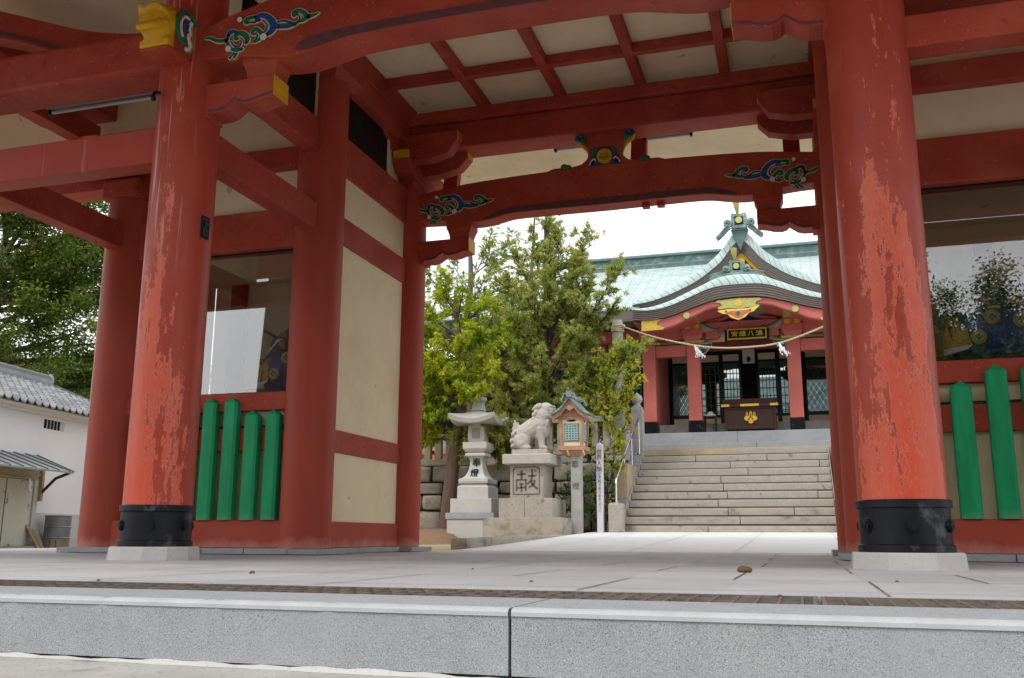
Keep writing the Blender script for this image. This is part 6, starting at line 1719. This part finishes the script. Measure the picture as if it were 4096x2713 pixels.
# things leaning by the wall
dm = thing('oil_drum', 'scorched steel oil drum with ribs standing by the storehouse wall', 'drum', kp(-.36, .52, 0))
c = KO + KD * -.36 + KN * .52
s = MB(); s.lathe(c.x, c.y, [(.29, -.19), (.29, .08), (.305, .10), (.29, .12), (.29, .33), (.305, .35), (.29, .37), (.29, .59), (.305, .60), (.305, .62), (.285, .62), (.28, .45)], 28, cap=False); s.build('shell', M['drum'], dm, smooth=True, sharp=30)
s = MB(); aa = math.atan2(-c.y, -c.x) - .28
pts_ = []
for da in (-.26, .26):
    for z in (-.17, .05): pts_.append((c.x + .293 * math.cos(aa + da), c.y + .293 * math.sin(aa + da), z))
s.add(pts_, [(0, 2, 3, 1)]); s.build('stoke_hole', M['void'], dm)
def plank(u, o, w, h, lean, m, label):
    s = MB(); s.add([kp(u, o, 0), kp(u + w, o, 0), kp(u + w, o + .03, 0), kp(u, o + .03, 0), kp(u - lean, .03, h), kp(u + w - lean, .03, h), kp(u + w - lean, .06, h), kp(u - lean, .06, h)],
        [(3, 2, 1, 0), (4, 5, 6, 7), (0, 1, 5, 4), (1, 2, 6, 5), (2, 3, 7, 6), (3, 0, 4, 7)])
    s.f = [f[::-1] for f in s.f]
    tag(s.build('plank', M[m]), label, 'plank')
plank(-.86, .42, .10, .60, .03, 'ply', 'leftmost narrow brown plank leaning on the storehouse wall')
plank(-.74, .46, .06, .60, .10, 'pinkwood', 'thin reddish batten leaning beside the oil drum')
plank(-.66, .42, .22, .57, .02, 'stone_g', 'pale grey board leaning just left of the oil drum')
plank(.12, .40, .09, .55, .12, 'ply', 'brown batten leaning to the right of the oil drum')
plank(-.92, .22, .22, .16, -.06, 'ply', 'small orange brown board at the foot of the storehouse door')

# ------------------------------------------------------------------ bits lying on the paving
s = MB(); s.ell((-.30, 4.83, .012), (.032, .02, .020), 10, 6); s.ell((-.28, 4.82, .013), (.022, .018, .015), 8, 6)
tag(s.build('pine_cone', M['leafbit'], smooth=True), 'small brown cone lying on the paving before the right pillar', 'cone')
s = MB(); s.tube([(-2.34, 3.72, .004), (-2.333, 3.725, .011), (-2.322, 3.725, .010), (-2.315, 3.72, .004)], [.003, .006, .006, .002], 6)
dl = tag(s.build('dead_leaf', M['leafbit'], smooth=True), 'tiny curled dead leaf on the paving left of centre', 'leaf')
for x, y in ((1.6, 1.9), (-.35, 2.6), (1.2, .8), (2.9, 1.4), (.3, 1.4), (2.3, .45), (-1.2, .9)):
    q = dl.copy(); COL.objects.link(q); q.location = (x * 1.0 - .0, y, 0); q.scale = (.55, .55, .55); q['label'] = 'tiny brown speck of dead leaf scattered on the gate paving'; q['group'] = 'specks of dead leaf on the paving'

# ------------------------------------------------------------------ seated guardian figures in the niches
def guardian(gx_, gy, sg, label):
    t = thing('guardian_figure', label, 'statue', (gx_, gy, 1.447))
    Z = 1.447
    s = MB(); s.box(gx_ - .55, gx_ + .55, gy - .38, gy + .45, Z + .002, Z + .20); s.build('dais', M['iron'], t, bevel=.01)
    # body: head, neck, torso, arms and hands grown as one skin
    s = MB()
    s.ell((gx_, gy + .02, 2.47), (.088, .10, .125), 20, 14); s.ell((gx_, gy - .085, 2.455), (.018, .025, .03), 10, 8)
    s.tube([(gx_, gy + .03, 2.18), (gx_, gy + .03, 2.40)], .055, 12)
    for k in (-1, 1):
        s.ell((gx_ + k * .088, gy + .03, 2.465), (.014, .024, .036), 8, 6)
        s.ell((gx_ + k * .045, gy - .07, 2.44), (.028, .02, .022), 8, 6)
        s.tube([(gx_ + k * .20, gy, 2.26), (gx_ + k * .30, gy - .05, 2.13), (gx_ + k * .16, gy - .24, 2.12)], [.06, .05, .035], 10)
        s.ell((gx_ + k * .125, gy - .30, 2.115), (.035, .05, .028), 10, 8)
        for q in range(4): s.tube([(gx_ + k * (.15 - .018 * q), gy - .32, 2.125 - .010 * q), (gx_ + k * (.11 - .012 * q), gy - .36, 2.12 - .012 * q), (gx_ + k * (.075 - .004 * q), gy - .345, 2.105 - .012 * q)], [.012, .011, .009], 6)
        s.tube([(gx_ + k * .13, gy - .29, 2.135), (gx_ + k * .09, gy - .32, 2.155)], [.013, .010], 6)
    s.ell((gx_, gy + .03, 2.10), (.17, .11, .17), 16, 10)
    b = s.build('body', M['skin'], t, smooth=True, sharp=180)
    rmm = b.modifiers.new('remesh', 'REMESH'); rmm.mode = 'VOXEL'; rmm.voxel_size = .007; rmm.use_smooth_shade = True
    s = MB()
    for k in (-1, 1):
        s.ell((gx_ + k * .036, gy - .074, 2.487), (.016, .008, .007), 8, 6); s.tube([(gx_ + k * .016, gy - .080, 2.508), (gx_ + k * .06, gy - .068, 2.513)], .006, 5)
    s.ell((gx_, gy - .076, 2.415), (.028, .010, .007), 8, 6); s.tube([(gx_, gy - .075, 2.40), (gx_, gy - .085, 2.33), (gx_, gy - .08, 2.28)], [.02, .014, .003], 6)
    s.build('face_paint_and_beard', M['ink'], t, smooth=True)
    # robe: folded legs, torso, wide sleeves
    s = MB()
    s.ell((gx_, gy + .04, 2.16), (.215, .145, .24), 20, 12); s.ell((gx_, gy + .03, 2.31), (.20, .11, .085), 18, 10)
    for k in (-1, 1):
        s.tube(smooth2([(gx_ + k * .17, gy + .03, 2.32), (gx_ + k * .30, gy - .01, 2.18), (gx_ + k * .22, gy - .18, 2.13)], 5), [.09] * 5 + [.105] * 5 + [.10], 14)
        s.add([(gx_ + k * .15, gy - .24, 2.20), (gx_ + k * .28, gy - .12, 2.22), (gx_ + k * .52, gy - .02, 2.02), (gx_ + k * .47, gy - .10, 1.97), (gx_ + k * .14, gy - .25, 2.06)], [(0, 1, 2, 3, 4)])
    up = s.build('upper_robe', M['robe_b'], t, smooth=True, sharp=60)
    s = MB()
    s.ell((gx_, gy - .06, 1.86), (.33, .24, .26), 22, 12); s.ell((gx_ - .17, gy - .18, 1.86), (.17, .17, .20), 16, 10); s.ell((gx_ + .17, gy - .18, 1.86), (.17, .17, .20), 16, 10)
    s.tube([(gx_ - .2, gy - .1, 1.85), (gx_ - .24, gy - .22, 1.66)], [.16, .12], 14); s.tube([(gx_ + .2, gy - .1, 1.85), (gx_ + .24, gy - .22, 1.66)], [.16, .12], 14)
    lw_ = s.build('lower_robe', M['robe'], t, smooth=True, sharp=60)
    s = MB(); s.tube([(gx_ + .21 * math.cos(a), gy + .0 + .15 * math.sin(a), 2.07) for a in np.linspace(0, 2 * math.pi, 25)], .022, 8); s.build('belt', M['robe_b'], up, smooth=True)
    s = MB(); s.box(gx_ - .05, gx_ + .05, gy - .19, gy - .16, 2.05, 2.10); s.build('gold_buckle', M['gold'], up, bevel=.005)
    s = MB(); q = MB(); w = MB(); f4 = MB()
    for (dx, z, dy) in ((-.05, 1.97, -.325), (-.17, 1.80, -.355), (.16, 1.93, -.35), (.22, 1.76, -.345), (.30, 2.05, -.10), (-.24, 2.25, -.095), (.05, 2.30, -.085), (.20, 2.23, -.11)):
        r = .062 if z < 2.0 else .045
        s.disc((gx_ + dx, z), r, gy + dy - .012, 18, .02); w.disc((gx_ + dx, z), r * .66, gy + dy - .02, 14, .01)
        for k in range(4): f4.disc((gx_ + dx + r * .3 * math.cos(k * 1.571), z + r * .3 * math.sin(k * 1.571)), r * .2, gy + dy - .026, 8, .008)
    s.build('medallion_ring', M['gold_line'], lw_); w.build('medallion', M['stone_g'], lw_); f4.build('medallion_petals', M['c_green'], lw_)
    # white cuffs, tiger pelt over the seat
    s = MB()
    for k in (-1, 1): s.add([(gx_ + k * .10, gy - .33, 2.17), (gx_ + k * .19, gy - .30, 2.175), (gx_ + k * .40, gy - .16, 2.05), (gx_ + k * .39, gy - .17, 2.035), (gx_ + k * .18, gy - .31, 2.14)], [(0, 1, 2, 3, 4)])
    s.build('white_cuff', M['white'], up)
    s = MB()
    for k in (-1, 1):
        o_ = smooth2([(gx_ + k * .24, gy - .12, 2.06), (gx_ + k * .36, gy - .22, 1.98), (gx_ + k * .42, gy - .26, 1.85), (gx_ + k * .44, gy - .27, 1.72)], 4)
        i_ = smooth2([(gx_ + k * .20, gy - .24, 1.98), (gx_ + k * .24, gy - .32, 1.90), (gx_ + k * .24, gy - .36, 1.80), (gx_ + k * .22, gy - .37, 1.74)], 4)
        for a in range(len(o_) - 1): s.face([o_[a], i_[a], i_[a + 1], o_[a + 1]])
    s.build('tiger_pelt', M['tiger'], t, smooth=True)
    s = MB()
    for k in (-1, 1): s.add([(gx_ + k * .44, gy - .272, 1.72), (gx_ + k * .22, gy - .372, 1.74), (gx_ + k * .26, gy - .372, 1.70), (gx_ + k * .43, gy - .275, 1.67)], [(0, 1, 2, 3)])
    s.build('pelt_hem', M['white'], t)
    s = MB(); s.box(gx_ - .065, gx_ + .065, gy - .04, gy + .10, 2.56, 2.70); s.ell((gx_, gy + .03, 2.56), (.095, .11, .035), 14, 8); s.tube([(gx_ - .1, gy + .03, 2.585), (gx_ + .13, gy + .03, 2.575)], .012, 6); s.build('court_cap', M['ink'], t, bevel=.02)
    # bow, arrows and sword slung at the side
    s = MB()
    for k in range(4): s.tube([(gx_ + sg * (-.28), gy + .16, 2.10 - .03 * k), (gx_ + sg * (-.62), gy + .10, 1.90 - .045 * k)], .007, 5)
    s.build('arrows', M['wood_dk'], t)
    s = MB(); s.tube([(gx_ + sg * (-.16), gy + .12, 2.17), (gx_ + sg * (-.40), gy + .10, 2.07), (gx_ + sg * (-.60), gy + .08, 2.0)], [.03, .045, .05], 10); s.build('quiver', M['red'], t, smooth=True)
    s = MB(); s.tube([(gx_ + sg * (-.14), gy - .05, 2.14), (gx_ + sg * (-.34), gy - .06, 2.25), (gx_ + sg * (-.50), gy - .06, 2.34)], [.02, .016, .012], 8); s.build('sword_hilt', M['ink'], t, smooth=True)
guardian(1.63, 8.78, -1, 'seated guardian in dark blue medallion robe behind the right niche glass')
guardian(-4.98, 8.78, 1, 'seated guardian with arrows, half hidden behind the left niche glass')

# ------------------------------------------------------------------ plants
def leaf_mesh(name, C, D, Up, L, W, m, parent=None, curve=0.0):
    """thin folded blades: C base points, D directions, Up side hints (N,3)"""
    N = len(C)
    D = D / np.maximum(np.linalg.norm(D, axis=1, keepdims=True), 1e-9)
    S = np.cross(D, Up); S /= np.maximum(np.linalg.norm(S, axis=1, keepdims=True), 1e-9)
    Nn = np.cross(S, D)
    L = L[:, None]; W = W[:, None]
    v = np.empty((N, 4, 3))
    v[:, 0] = C; v[:, 1] = C + D * L * .5 + S * W * .5 + Nn * L * .04; v[:, 2] = C + D * L - Nn * L * curve; v[:, 3] = C + D * L * .5 - S * W * .5 + Nn * L * .04
    me = bpy.data.meshes.new(name)
    me.vertices.add(N * 4); me.vertices.foreach_set('co', v.reshape(-1).astype(np.float32))
    me.loops.add(N * 4); me.loops.foreach_set('vertex_index', np.arange(N * 4, dtype=np.int32))
    me.polygons.add(N); me.polygons.foreach_set('loop_start', np.arange(0, N * 4, 4, dtype=np.int32)); me.polygons.foreach_set('loop_total', np.full(N, 4, dtype=np.int32))
    me.materials.append(m); me.update(calc_edges=True); me.validate()
    o = bpy.data.objects.new(name, me); COL.objects.link(o)
    if parent is not None: adopt(o, parent)
    return o
def unit(v): return v / np.maximum(np.linalg.norm(v, axis=-1, keepdims=True), 1e-9)
def tree(name, label, cat, base, trunk, trunk_r, limbs, leafm, barkm, style, seed, sub=(5, .3, .6), step=.10, leaf=(.15, .035), per=8, group=None, sag=0.0, limb_r=.05, start=.30):
    """limbs: (trunk height, end offset x, y, absolute z). style: tuft / spray / broad"""
    R = np.random.default_rng(seed)
    t = thing(name, label, cat, tuple(base), group)
    base = np.array(base, float)
    tk = smooth2([tuple(base + np.array(p)) for p in trunk], 6)
    s = MB(); rr = np.interp(np.linspace(0, 1, len(tk)), [0, .1, 1], [trunk_r * 1.35, trunk_r, trunk_r * .22]); s.tube(tk, list(rr), 12)
    s.build('trunk', M[barkm], t, smooth=True)
    tz = np.array([p[2] for p in tk]); br = MB(); pts, dirs = [], []
    def on(z): return np.array([np.interp(z, tz, [p[i] for p in tk]) for i in range(3)])
    for (h, ex, ey, ez) in limbs:
        a = on(base[2] + h); b = base + np.array([ex, ey, 0]); b[2] = ez
        mid = (a + b) / 2 + R.normal(0, .08, 3) + np.array([0, 0, sag * np.linalg.norm(b - a)])
        lp = np.array(smooth2([tuple(a), tuple(mid), tuple(b)], 8)); ln_ = np.linalg.norm(b - a)
        br.tube([tuple(p) for p in lp], list(np.linspace(limb_r * (.45 + .16 * ln_), .008, len(lp))), 6)
        d = unit(b - a)
        nsub = max(3, int(sub[0] * ln_))
        for q in range(nsub + 1):
            f = start + (1 - start) * (q / nsub)
            p = np.array([np.interp(f * (len(lp) - 1), range(len(lp)), lp[:, i]) for i in range(3)])
            dd = unit(d + R.normal(0, .62, 3) + np.array([0, 0, .25 if style != 'spray' else -.15])) if q < nsub else d
            if style == 'broad': dd = unit(dd * np.array([1, 1, .3]))
            sl_ = R.uniform(sub[1], sub[2]) * (1.15 - .55 * f)
            e = p + dd * sl_
            br.tube([tuple(p), tuple((p + e) / 2 + R.normal(0, .02, 3)), tuple(e)], [.014, .010, .004], 4, cap=False)
            k = max(2, int(sl_ / step))
            for w in range(k):
                g_ = (w + R.random()) / k
                for _ in range(2 if style == 'broad' else 1):
                    pts.append(p + dd * sl_ * g_ + R.normal(0, step * .55, 3) * (np.array([1, 1, .4]) if style == 'broad' else 1)); dirs.append(unit(dd + R.normal(0, .45, 3)))
    br.build('branches', M[barkm], t, smooth=True)
    P, Dv = np.array(pts), np.array(dirs); n = len(P)
    C = np.repeat(P, per, 0); A = np.repeat(Dv, per, 0); rnd = R.normal(0, 1, C.shape)
    if style == 'tuft':
        d = unit(A * .9 + unit(rnd) * 1.0 + np.array([0, 0, .15])); C = C + A * (R.random((len(C), 1)) * step * 1.1)
    elif style == 'spray':
        side = np.repeat(unit(np.cross(Dv, R.normal(0, 1, Dv.shape))), per, 0); fan = np.tile(np.linspace(-1, 1, per), n)[:, None]
        d = unit(A * .8 + side * fan * .9 + np.array([0, 0, -.45]) + rnd * .18); C = C + rnd * .02
    else:
        d = unit(unit(rnd) * np.array([1, 1, .55]) + np.array([0, 0, -.15])); C = C + R.normal(0, step * .8, C.shape)
    up = np.where(np.abs(d[:, 2:3]) > .9, np.array([[1., 0, 0]]), np.array([[0, 0, 1.]])) + R.normal(0, .5, d.shape)
    L = leaf[0] * R.uniform(.65, 1.25, len(C)); W = leaf[1] * R.uniform(.7, 1.25, len(C))
    leaf_mesh('foliage', C, d, up, L, W, M[leafm], t, .12 if style != 'tuft' else .02)
    return t

# the broad yew pine behind the lion
tree('yew_pine', 'big dense yew pine with pale upright tufts behind the guardian lion', 'tree', (-5.75, 21.5, 1.74),
     [(0, 0, 0), (.05, 0, 1.4), (-.03, .05, 3.2), (.05, 0, 4.8), (0, 0, 6.0)], .15,
     [(4.8, .05, 0, 7.8), (4.2, .28, .2, 7.5), (4.4, -.25, -.1, 7.3), (2.9, 1.10, -.2, 7.25), (3.0, .75, .25, 6.9), (2.5, .95, .4, 6.3), (1.9, 1.85, -.3, 6.3), (1.8, 1.55, .2, 5.5), (1.4, 2.3, -.5, 4.35), (1.2, 1.6, -.9, 3.6), (1.3, 1.9, .3, 4.2),
      (3.6, -.75, .1, 7.0), (3.2, -1.1, -.3, 6.3), (2.7, -1.5, .3, 5.9), (2.2, -1.8, .1, 5.2), (2.0, -1.6, -.8, 4.7), (1.4, -1.5, -.9, 3.9), (1.3, -1.9, -.3, 4.1), (.9, -.7, -1.1, 3.0), (.9, .6, -1.2, 3.1), (1.4, .2, -1.1, 4.1), (2.0, .9, -.9, 4.7), (2.3, -.5, -1.0, 5.1),
      (2.4, -.9, .8, 5.5), (2.6, .5, .9, 6.0), (3.3, .3, -.7, 6.1), (2.8, -.2, -.8, 5.6), (.7, -1.2, -.9, 2.9), (.6, 1.2, -1.0, 2.5), (.5, -.5, -2.1, 2.15), (1.0, 0, -1.3, 3.5), (.55, -.95, -2.5, 2.25), (.6, -.55, -2.35, 2.5), (.5, -1.2, -2.2, 2.1), (3.8, .2, -.4, 6.8), (1.7, 1.2, -.8, 4.0), (1.6, -1.1, -1.0, 4.3), (3.1, .65, -.5, 5.6)],
     'lf_maki', 'trunk_d', 'tuft', 11, sub=(13, .30, .78), step=.08, leaf=(.115, .025), per=23)
# yellow-green arborvitae between the pillar and the lantern
tree('arborvitae', 'yellow green arborvitae with drooping sprays and a fibrous red brown trunk', 'tree', (-7.42, 19.35, .25),
     [(0, 0, -.3), (.12, 0, 1.2), (.32, 0, 2.6), (.30, .1, 3.6), (.15, .1, 4.6), (.1, .1, 5.4)], .165,
     [(3.4, -.9, -.2, 4.6), (3.0, -1.0, -.4, 3.9), (2.7, -.8, -.6, 3.2), (2.6, -.95, .1, 3.0), (2.8, -.5, -.7, 3.4), (3.6, .1, -.6, 4.4), (3.8, .65, -.4, 4.7), (3.5, 1.1, -.3, 4.2), (3.2, 1.15, -.5, 3.7), (3.9, 1.2, .1, 4.6), (4.3, -.4, -.3, 5.2), (4.6, .4, -.2, 5.5), (4.9, -.1, 0, 5.9), (4.4, .9, 0, 5.2), (3.0, .3, -.7, 3.7), (2.2, -.7, -.5, 2.5), (2.4, -.35, -.75, 2.9), (2.0, -.95, -.3, 2.1), (4.1, -1.0, .1, 5.0), (2.9, 1.0, -.5, 3.3), (2.5, -1.2, -.3, 3.5), (2.2, -1.1, -.1, 2.6), (3.2, -1.25, 0, 4.2), (2.9, -.2, -.8, 3.9), (3.6, .5, -.7, 4.3), (3.3, -.6, -.75, 4.2), (2.6, .7, -.7, 3.2)],
     'lf_thuja', 'trunk_r', 'spray', 23, sub=(14, .25, .60), step=.08, leaf=(.115, .029), per=19, sag=.02)
tree('cypress', 'tall sparse grey trunked conifer with sky showing through its crown', 'tree', (-8.75, 24.2, 1.74),
     [(0, 0, 0), (.05, 0, 2.4), (0, 0, 4.2), (.1, 0, 5.6), (.0, 0, 7.2)], .17,
     [(3.2, -1.0, 0, 6.1), (3.6, 1.2, .2, 6.6), (4.2, -1.1, .3, 7.2), (4.4, .9, -.3, 7.6), (4.9, 1.5, .2, 7.4), (5.2, -.6, 0, 8.2), (5.4, .6, .2, 8.6), (6.4, .0, 0, 9.3), (3.0, 1.6, -.2, 5.6), (2.7, -1.5, .2, 5.2), (4.0, 1.9, .1, 6.9), (4.6, -1.5, 0, 7.9), (3.4, 2.1, .2, 6.0), (2.9, -.8, -.4, 5.0), (5.6, 1.3, 0, 8.3)],
     'lf_sparse', 'trunk_g', 'spray', 31, sub=(7, .25, .7), step=.14, leaf=(.22, .055), per=8, limb_r=.03)
tree('cypress', 'slimmer bare limbed conifer just left of the yew pine', 'tree', (-7.3, 25.0, 1.74),
     [(0, 0, 0), (.0, 0, 3.0), (.15, 0, 5.0), (.3, 0, 7.5)], .10,
     [(4.0, .9, 0, 6.6), (4.6, -.7, 0, 7.2), (5.2, 1.1, .1, 7.9), (5.8, -.5, 0, 8.4), (6.4, .8, 0, 9.0), (3.4, 1.0, .1, 5.8), (3.2, -.8, 0, 5.6), (5.0, .3, -.4, 7.6)],
     'lf_sparse', 'trunk_d', 'spray', 37, sub=(6, .25, .55), step=.15, leaf=(.20, .045), per=7, limb_r=.04)
# yellow green bush beside the stair rail
tree('golden_bush', 'loose yellow green bush beside the stair rail and the rope column', 'bush', (-4.25, 20.75, 1.6),
     [(0, -.1, -1.2), (.05, -.1, 0), (.12, 0, 1.0), (.2, 0, 1.9)], .035,
     [(.7, .55, -.1, 3.3), (1.0, .70, 0, 4.0), (1.3, .35, .1, 4.3), (1.2, -.10, -.1, 4.1), (.6, -.25, -.2, 3.2), (.2, .55, -.3, 2.5), (.3, .15, -.4, 2.7), (.0, .45, -.5, 2.1), (-.2, .05, -.5, 1.9), (-.3, .50, -.5, 1.6), (.9, .85, .1, 3.6), (1.5, .65, .1, 4.45), (-.4, .2, -.6, 1.5), (1.0, -.4, 0, 3.8)],
     'lf_yellow', 'trunk_d', 'tuft', 41, sub=(11, .16, .40), step=.07, leaf=(.10, .045), per=8, limb_r=.012, start=.35)
tree('yew_pine', 'lower yew pine branches growing over the wall behind the post lantern', 'bush', (-4.6, 20.9, 1.7),
     [(0, 0, -.2), (.05, 0, .8), (.1, 0, 1.6)], .05,
     [(.3, .5, -.4, 2.5), (.5, .75, -.3, 2.9), (.2, -.1, -.6, 2.3), (.6, .3, -.5, 3.1), (.1, .6, -.8, 2.0), (.9, .9, -.2, 3.3), (.4, -.3, -.5, 2.8)],
     'lf_maki', 'trunk_d', 'tuft', 43, sub=(10, .15, .35), step=.075, leaf=(.12, .028), per=10, limb_r=.02)
for k, (x, y, z, lm, lab, sc) in enumerate(((-4.62, 19.55, .25, 'lf_low', 'feathery blue green shrub right of the lion pedestal', 1.0), (-4.15, 19.75, .25, 'lf_low', 'small leafy shrub behind the white peace pole', .95), (-3.98, 19.8, .5, 'lf_yellow', 'thin yellow green sapling against the dark wall by the stairs', 1.15))):
    tree('shrub', lab, 'shrub', (x, y, z), [(0, 0, -.2), (.02, 0, .4 * sc), (.04, 0, .9 * sc)], .02,
         [(.2, -.28, -.15, z + .75 * sc), (.3, .26, -.15, z + .8 * sc), (.4, .02, -.25, z + 1.0 * sc), (.5, -.15, .05, z + 1.15 * sc), (.6, .18, 0, z + 1.2 * sc), (.1, .2, -.3, z + .4 * sc), (.15, -.2, -.3, z + .45 * sc)],
         lm, 'trunk_d', 'tuft', 50 + k, sub=(9 if k < 2 else 5, .10, .24), step=.07 if k < 2 else .09, leaf=(.11, .024) if k < 2 else (.07, .03), per=9 if k < 2 else 5, limb_r=.012)

# big broad-leaved tree behind the storehouse, and the wooded bank beyond it
RB = np.random.default_rng(3)
lim = []
for k in range(64):
    a = RB.uniform(-1.0, .8); d_ = RB.uniform(3.0, 7.6); z_ = RB.uniform(5.0, 14.0)
    lim.append((z_ * .93 + RB.uniform(-.6, .3), d_ * math.cos(a), d_ * math.sin(a), z_ - .06 * d_))
tree('spreading_tree', 'broad dark spreading tree with layered boughs above the white storehouse', 'tree', (-27.4, 25.5, -.3),
     [(0, 0, 0), (.1, 0, 2.5), (.3, .1, 5.0), (.5, 0, 8.5), (.7, 0, 13.0)], .30, lim, 'lf_broad', 'trunk_d', 'broad', 61, sub=(5.2, .45, 1.2), step=.20, leaf=(.16, .08), per=6, limb_r=.07)
for k, (x, y, hh, lab) in enumerate(((-35.2, 37.5, 10.0, 'rounded pale green tree far behind the storehouse roof ridge'), (-33.4, 39.0, 9.4, 'darker round tree far behind, just left of the outer pillar'), (-38.2, 37.0, 10.8, 'taller far tree glimpsed between the boughs of the spreading tree'), (-31.0, 41.0, 9.0, 'far green tree hidden mostly by the outer left pillar'))):
    lim = []
    for q in range(36):
        a = RB.uniform(0, 2 * math.pi); e = RB.uniform(-.3, 1.4); r = RB.uniform(1.6, 3.4)
        lim.append((hh * RB.uniform(.2, .55), r * math.cos(a) * math.cos(e), r * math.sin(a) * math.cos(e), hh * .52 + r * 1.25 * math.sin(e)))
    tree('woodland_tree', lab, 'tree', (x, y, -.3), [(0, 0, 0), (0, 0, hh * .4), (.1, 0, hh * .75)], .25, lim, 'lf_far', 'trunk_d', 'broad', 70 + k, sub=(7, .4, 1.1), step=.24, leaf=(.22, .12), per=7, group=None, limb_r=.06)
# trees across the forecourt, facing the gate (they show in the niche glass)
for k, (x, y, hh, lab) in enumerate(((2.0, -17, 12.0, 'bushy tree across the forecourt facing the gate'), (10.0, -15, 12.5, 'tall tree across the forecourt right of the steps'), (-2.5, -22, 11.0, 'tree across the forecourt straight before the gate'), (17, -16, 13.0, 'broad tree at the far right of the forecourt'), (-10, -26, 8.0, 'tree across the forecourt left of the steps'), (6.2, -19, 10.5, 'tallest tree at the back of the forecourt'), (-17.5, -21, 13.0, 'dense unseen tree added at the far left to darken the left niche reflection'))):  # the far left tree is added, unseen, to darken the left glass
    lim = []
    for q in range(44):
        a = RB.uniform(0, 2 * math.pi); e = RB.uniform(-.9, 1.4); r = RB.uniform(1.6, 4.2)
        lim.append((hh * RB.uniform(.15, .5), r * math.cos(a) * math.cos(e), r * math.sin(a) * math.cos(e), hh * .42 + r * 1.25 * math.sin(e)))
    tree('forecourt_tree', lab, 'tree', (x, y, -.4), [(0, 0, 0), (0, 0, hh * .4), (.1, 0, hh * .75)], .25, lim, 'lf_broad', 'trunk_d', 'broad', 90 + k, sub=(4, .5, 1.1), step=.30, leaf=(.13, .08), per=24, limb_r=.05)
R8 = np.random.default_rng(8); nh = 52000
hx = R8.uniform(-2, 15, nh); hy = R8.uniform(-15.2, -12.4, nh)
ht = 5.4 + 1.2 * np.sin(hx * .55) + .6 * np.sin(hx * 1.9 + 1) + .4 * np.sin(hx * 4.3) + .8 * np.sin(hy * 2.1) * .4
hc = np.stack([hx, hy, -.4 + (ht + .4) * R8.random(nh) ** .75], 1) + R8.normal(0, .12, (nh, 3))
hd = thing('added_hedge', 'tall dark leaf screen across the forecourt, facing the right niche', 'added_hedge', (6.5, -13.8, -.4))  # unseen leaf mass added so less sky reflects over the right guardian
leaf_mesh('foliage', hc, unit(R8.normal(0, 1, (nh, 3)) + np.array([0, 0, .2])), R8.normal(0, 1, (nh, 3)), R8.uniform(.2, .36, nh), R8.uniform(.12, .2, nh), M['lf_broad'], hd)
tree('added_cedar', 'thick straight tree trunk with a thick straight trunk standing before the gate at the left', 'tree', (-8.98, .5, -.4), [(0, 0, 0), (0, 0, 4), (.05, 0, 9), (0, 0, 15)], .66,  # unseen trunk added so the left niche glass reflects a dark edge
     [(9 + .4 * q, 2.4 * math.cos(q * 2.4), 2.4 * math.sin(q * 2.4), 9.0 + .42 * q) for q in range(12)], 'lf_broad', 'trunk_r', 'spray', 99, sub=(5, .4, .9), step=.2, leaf=(.25, .08), per=8)
# low hills closing the horizon
s = MB(); n = 48
for i in range(n + 1):
    a = math.radians(-95 + 190 * i / n); r = 150
    h = 9 + 4 * math.sin(i * .9) + 2.5 * math.sin(i * 2.3)
    s.v += [(-r * math.sin(-a) * 1.0, r * math.cos(a), -2), (-(r + 40) * math.sin(-a), (r + 40) * math.cos(a), h)]
for i in range(n): s.f.append((2 * i, 2 * i + 2, 2 * i + 3, 2 * i + 1)); s.m.append(0)
M['hill'] = mat('wooded_hill', (0.07, 0.10, 0.045), 0.95, 0.4, .25, col2=(0.03, 0.05, 0.02), c2scale=.12, c2thr=(0.45, 0.6))
struct(s.build('hills', M['hill'], smooth=True))
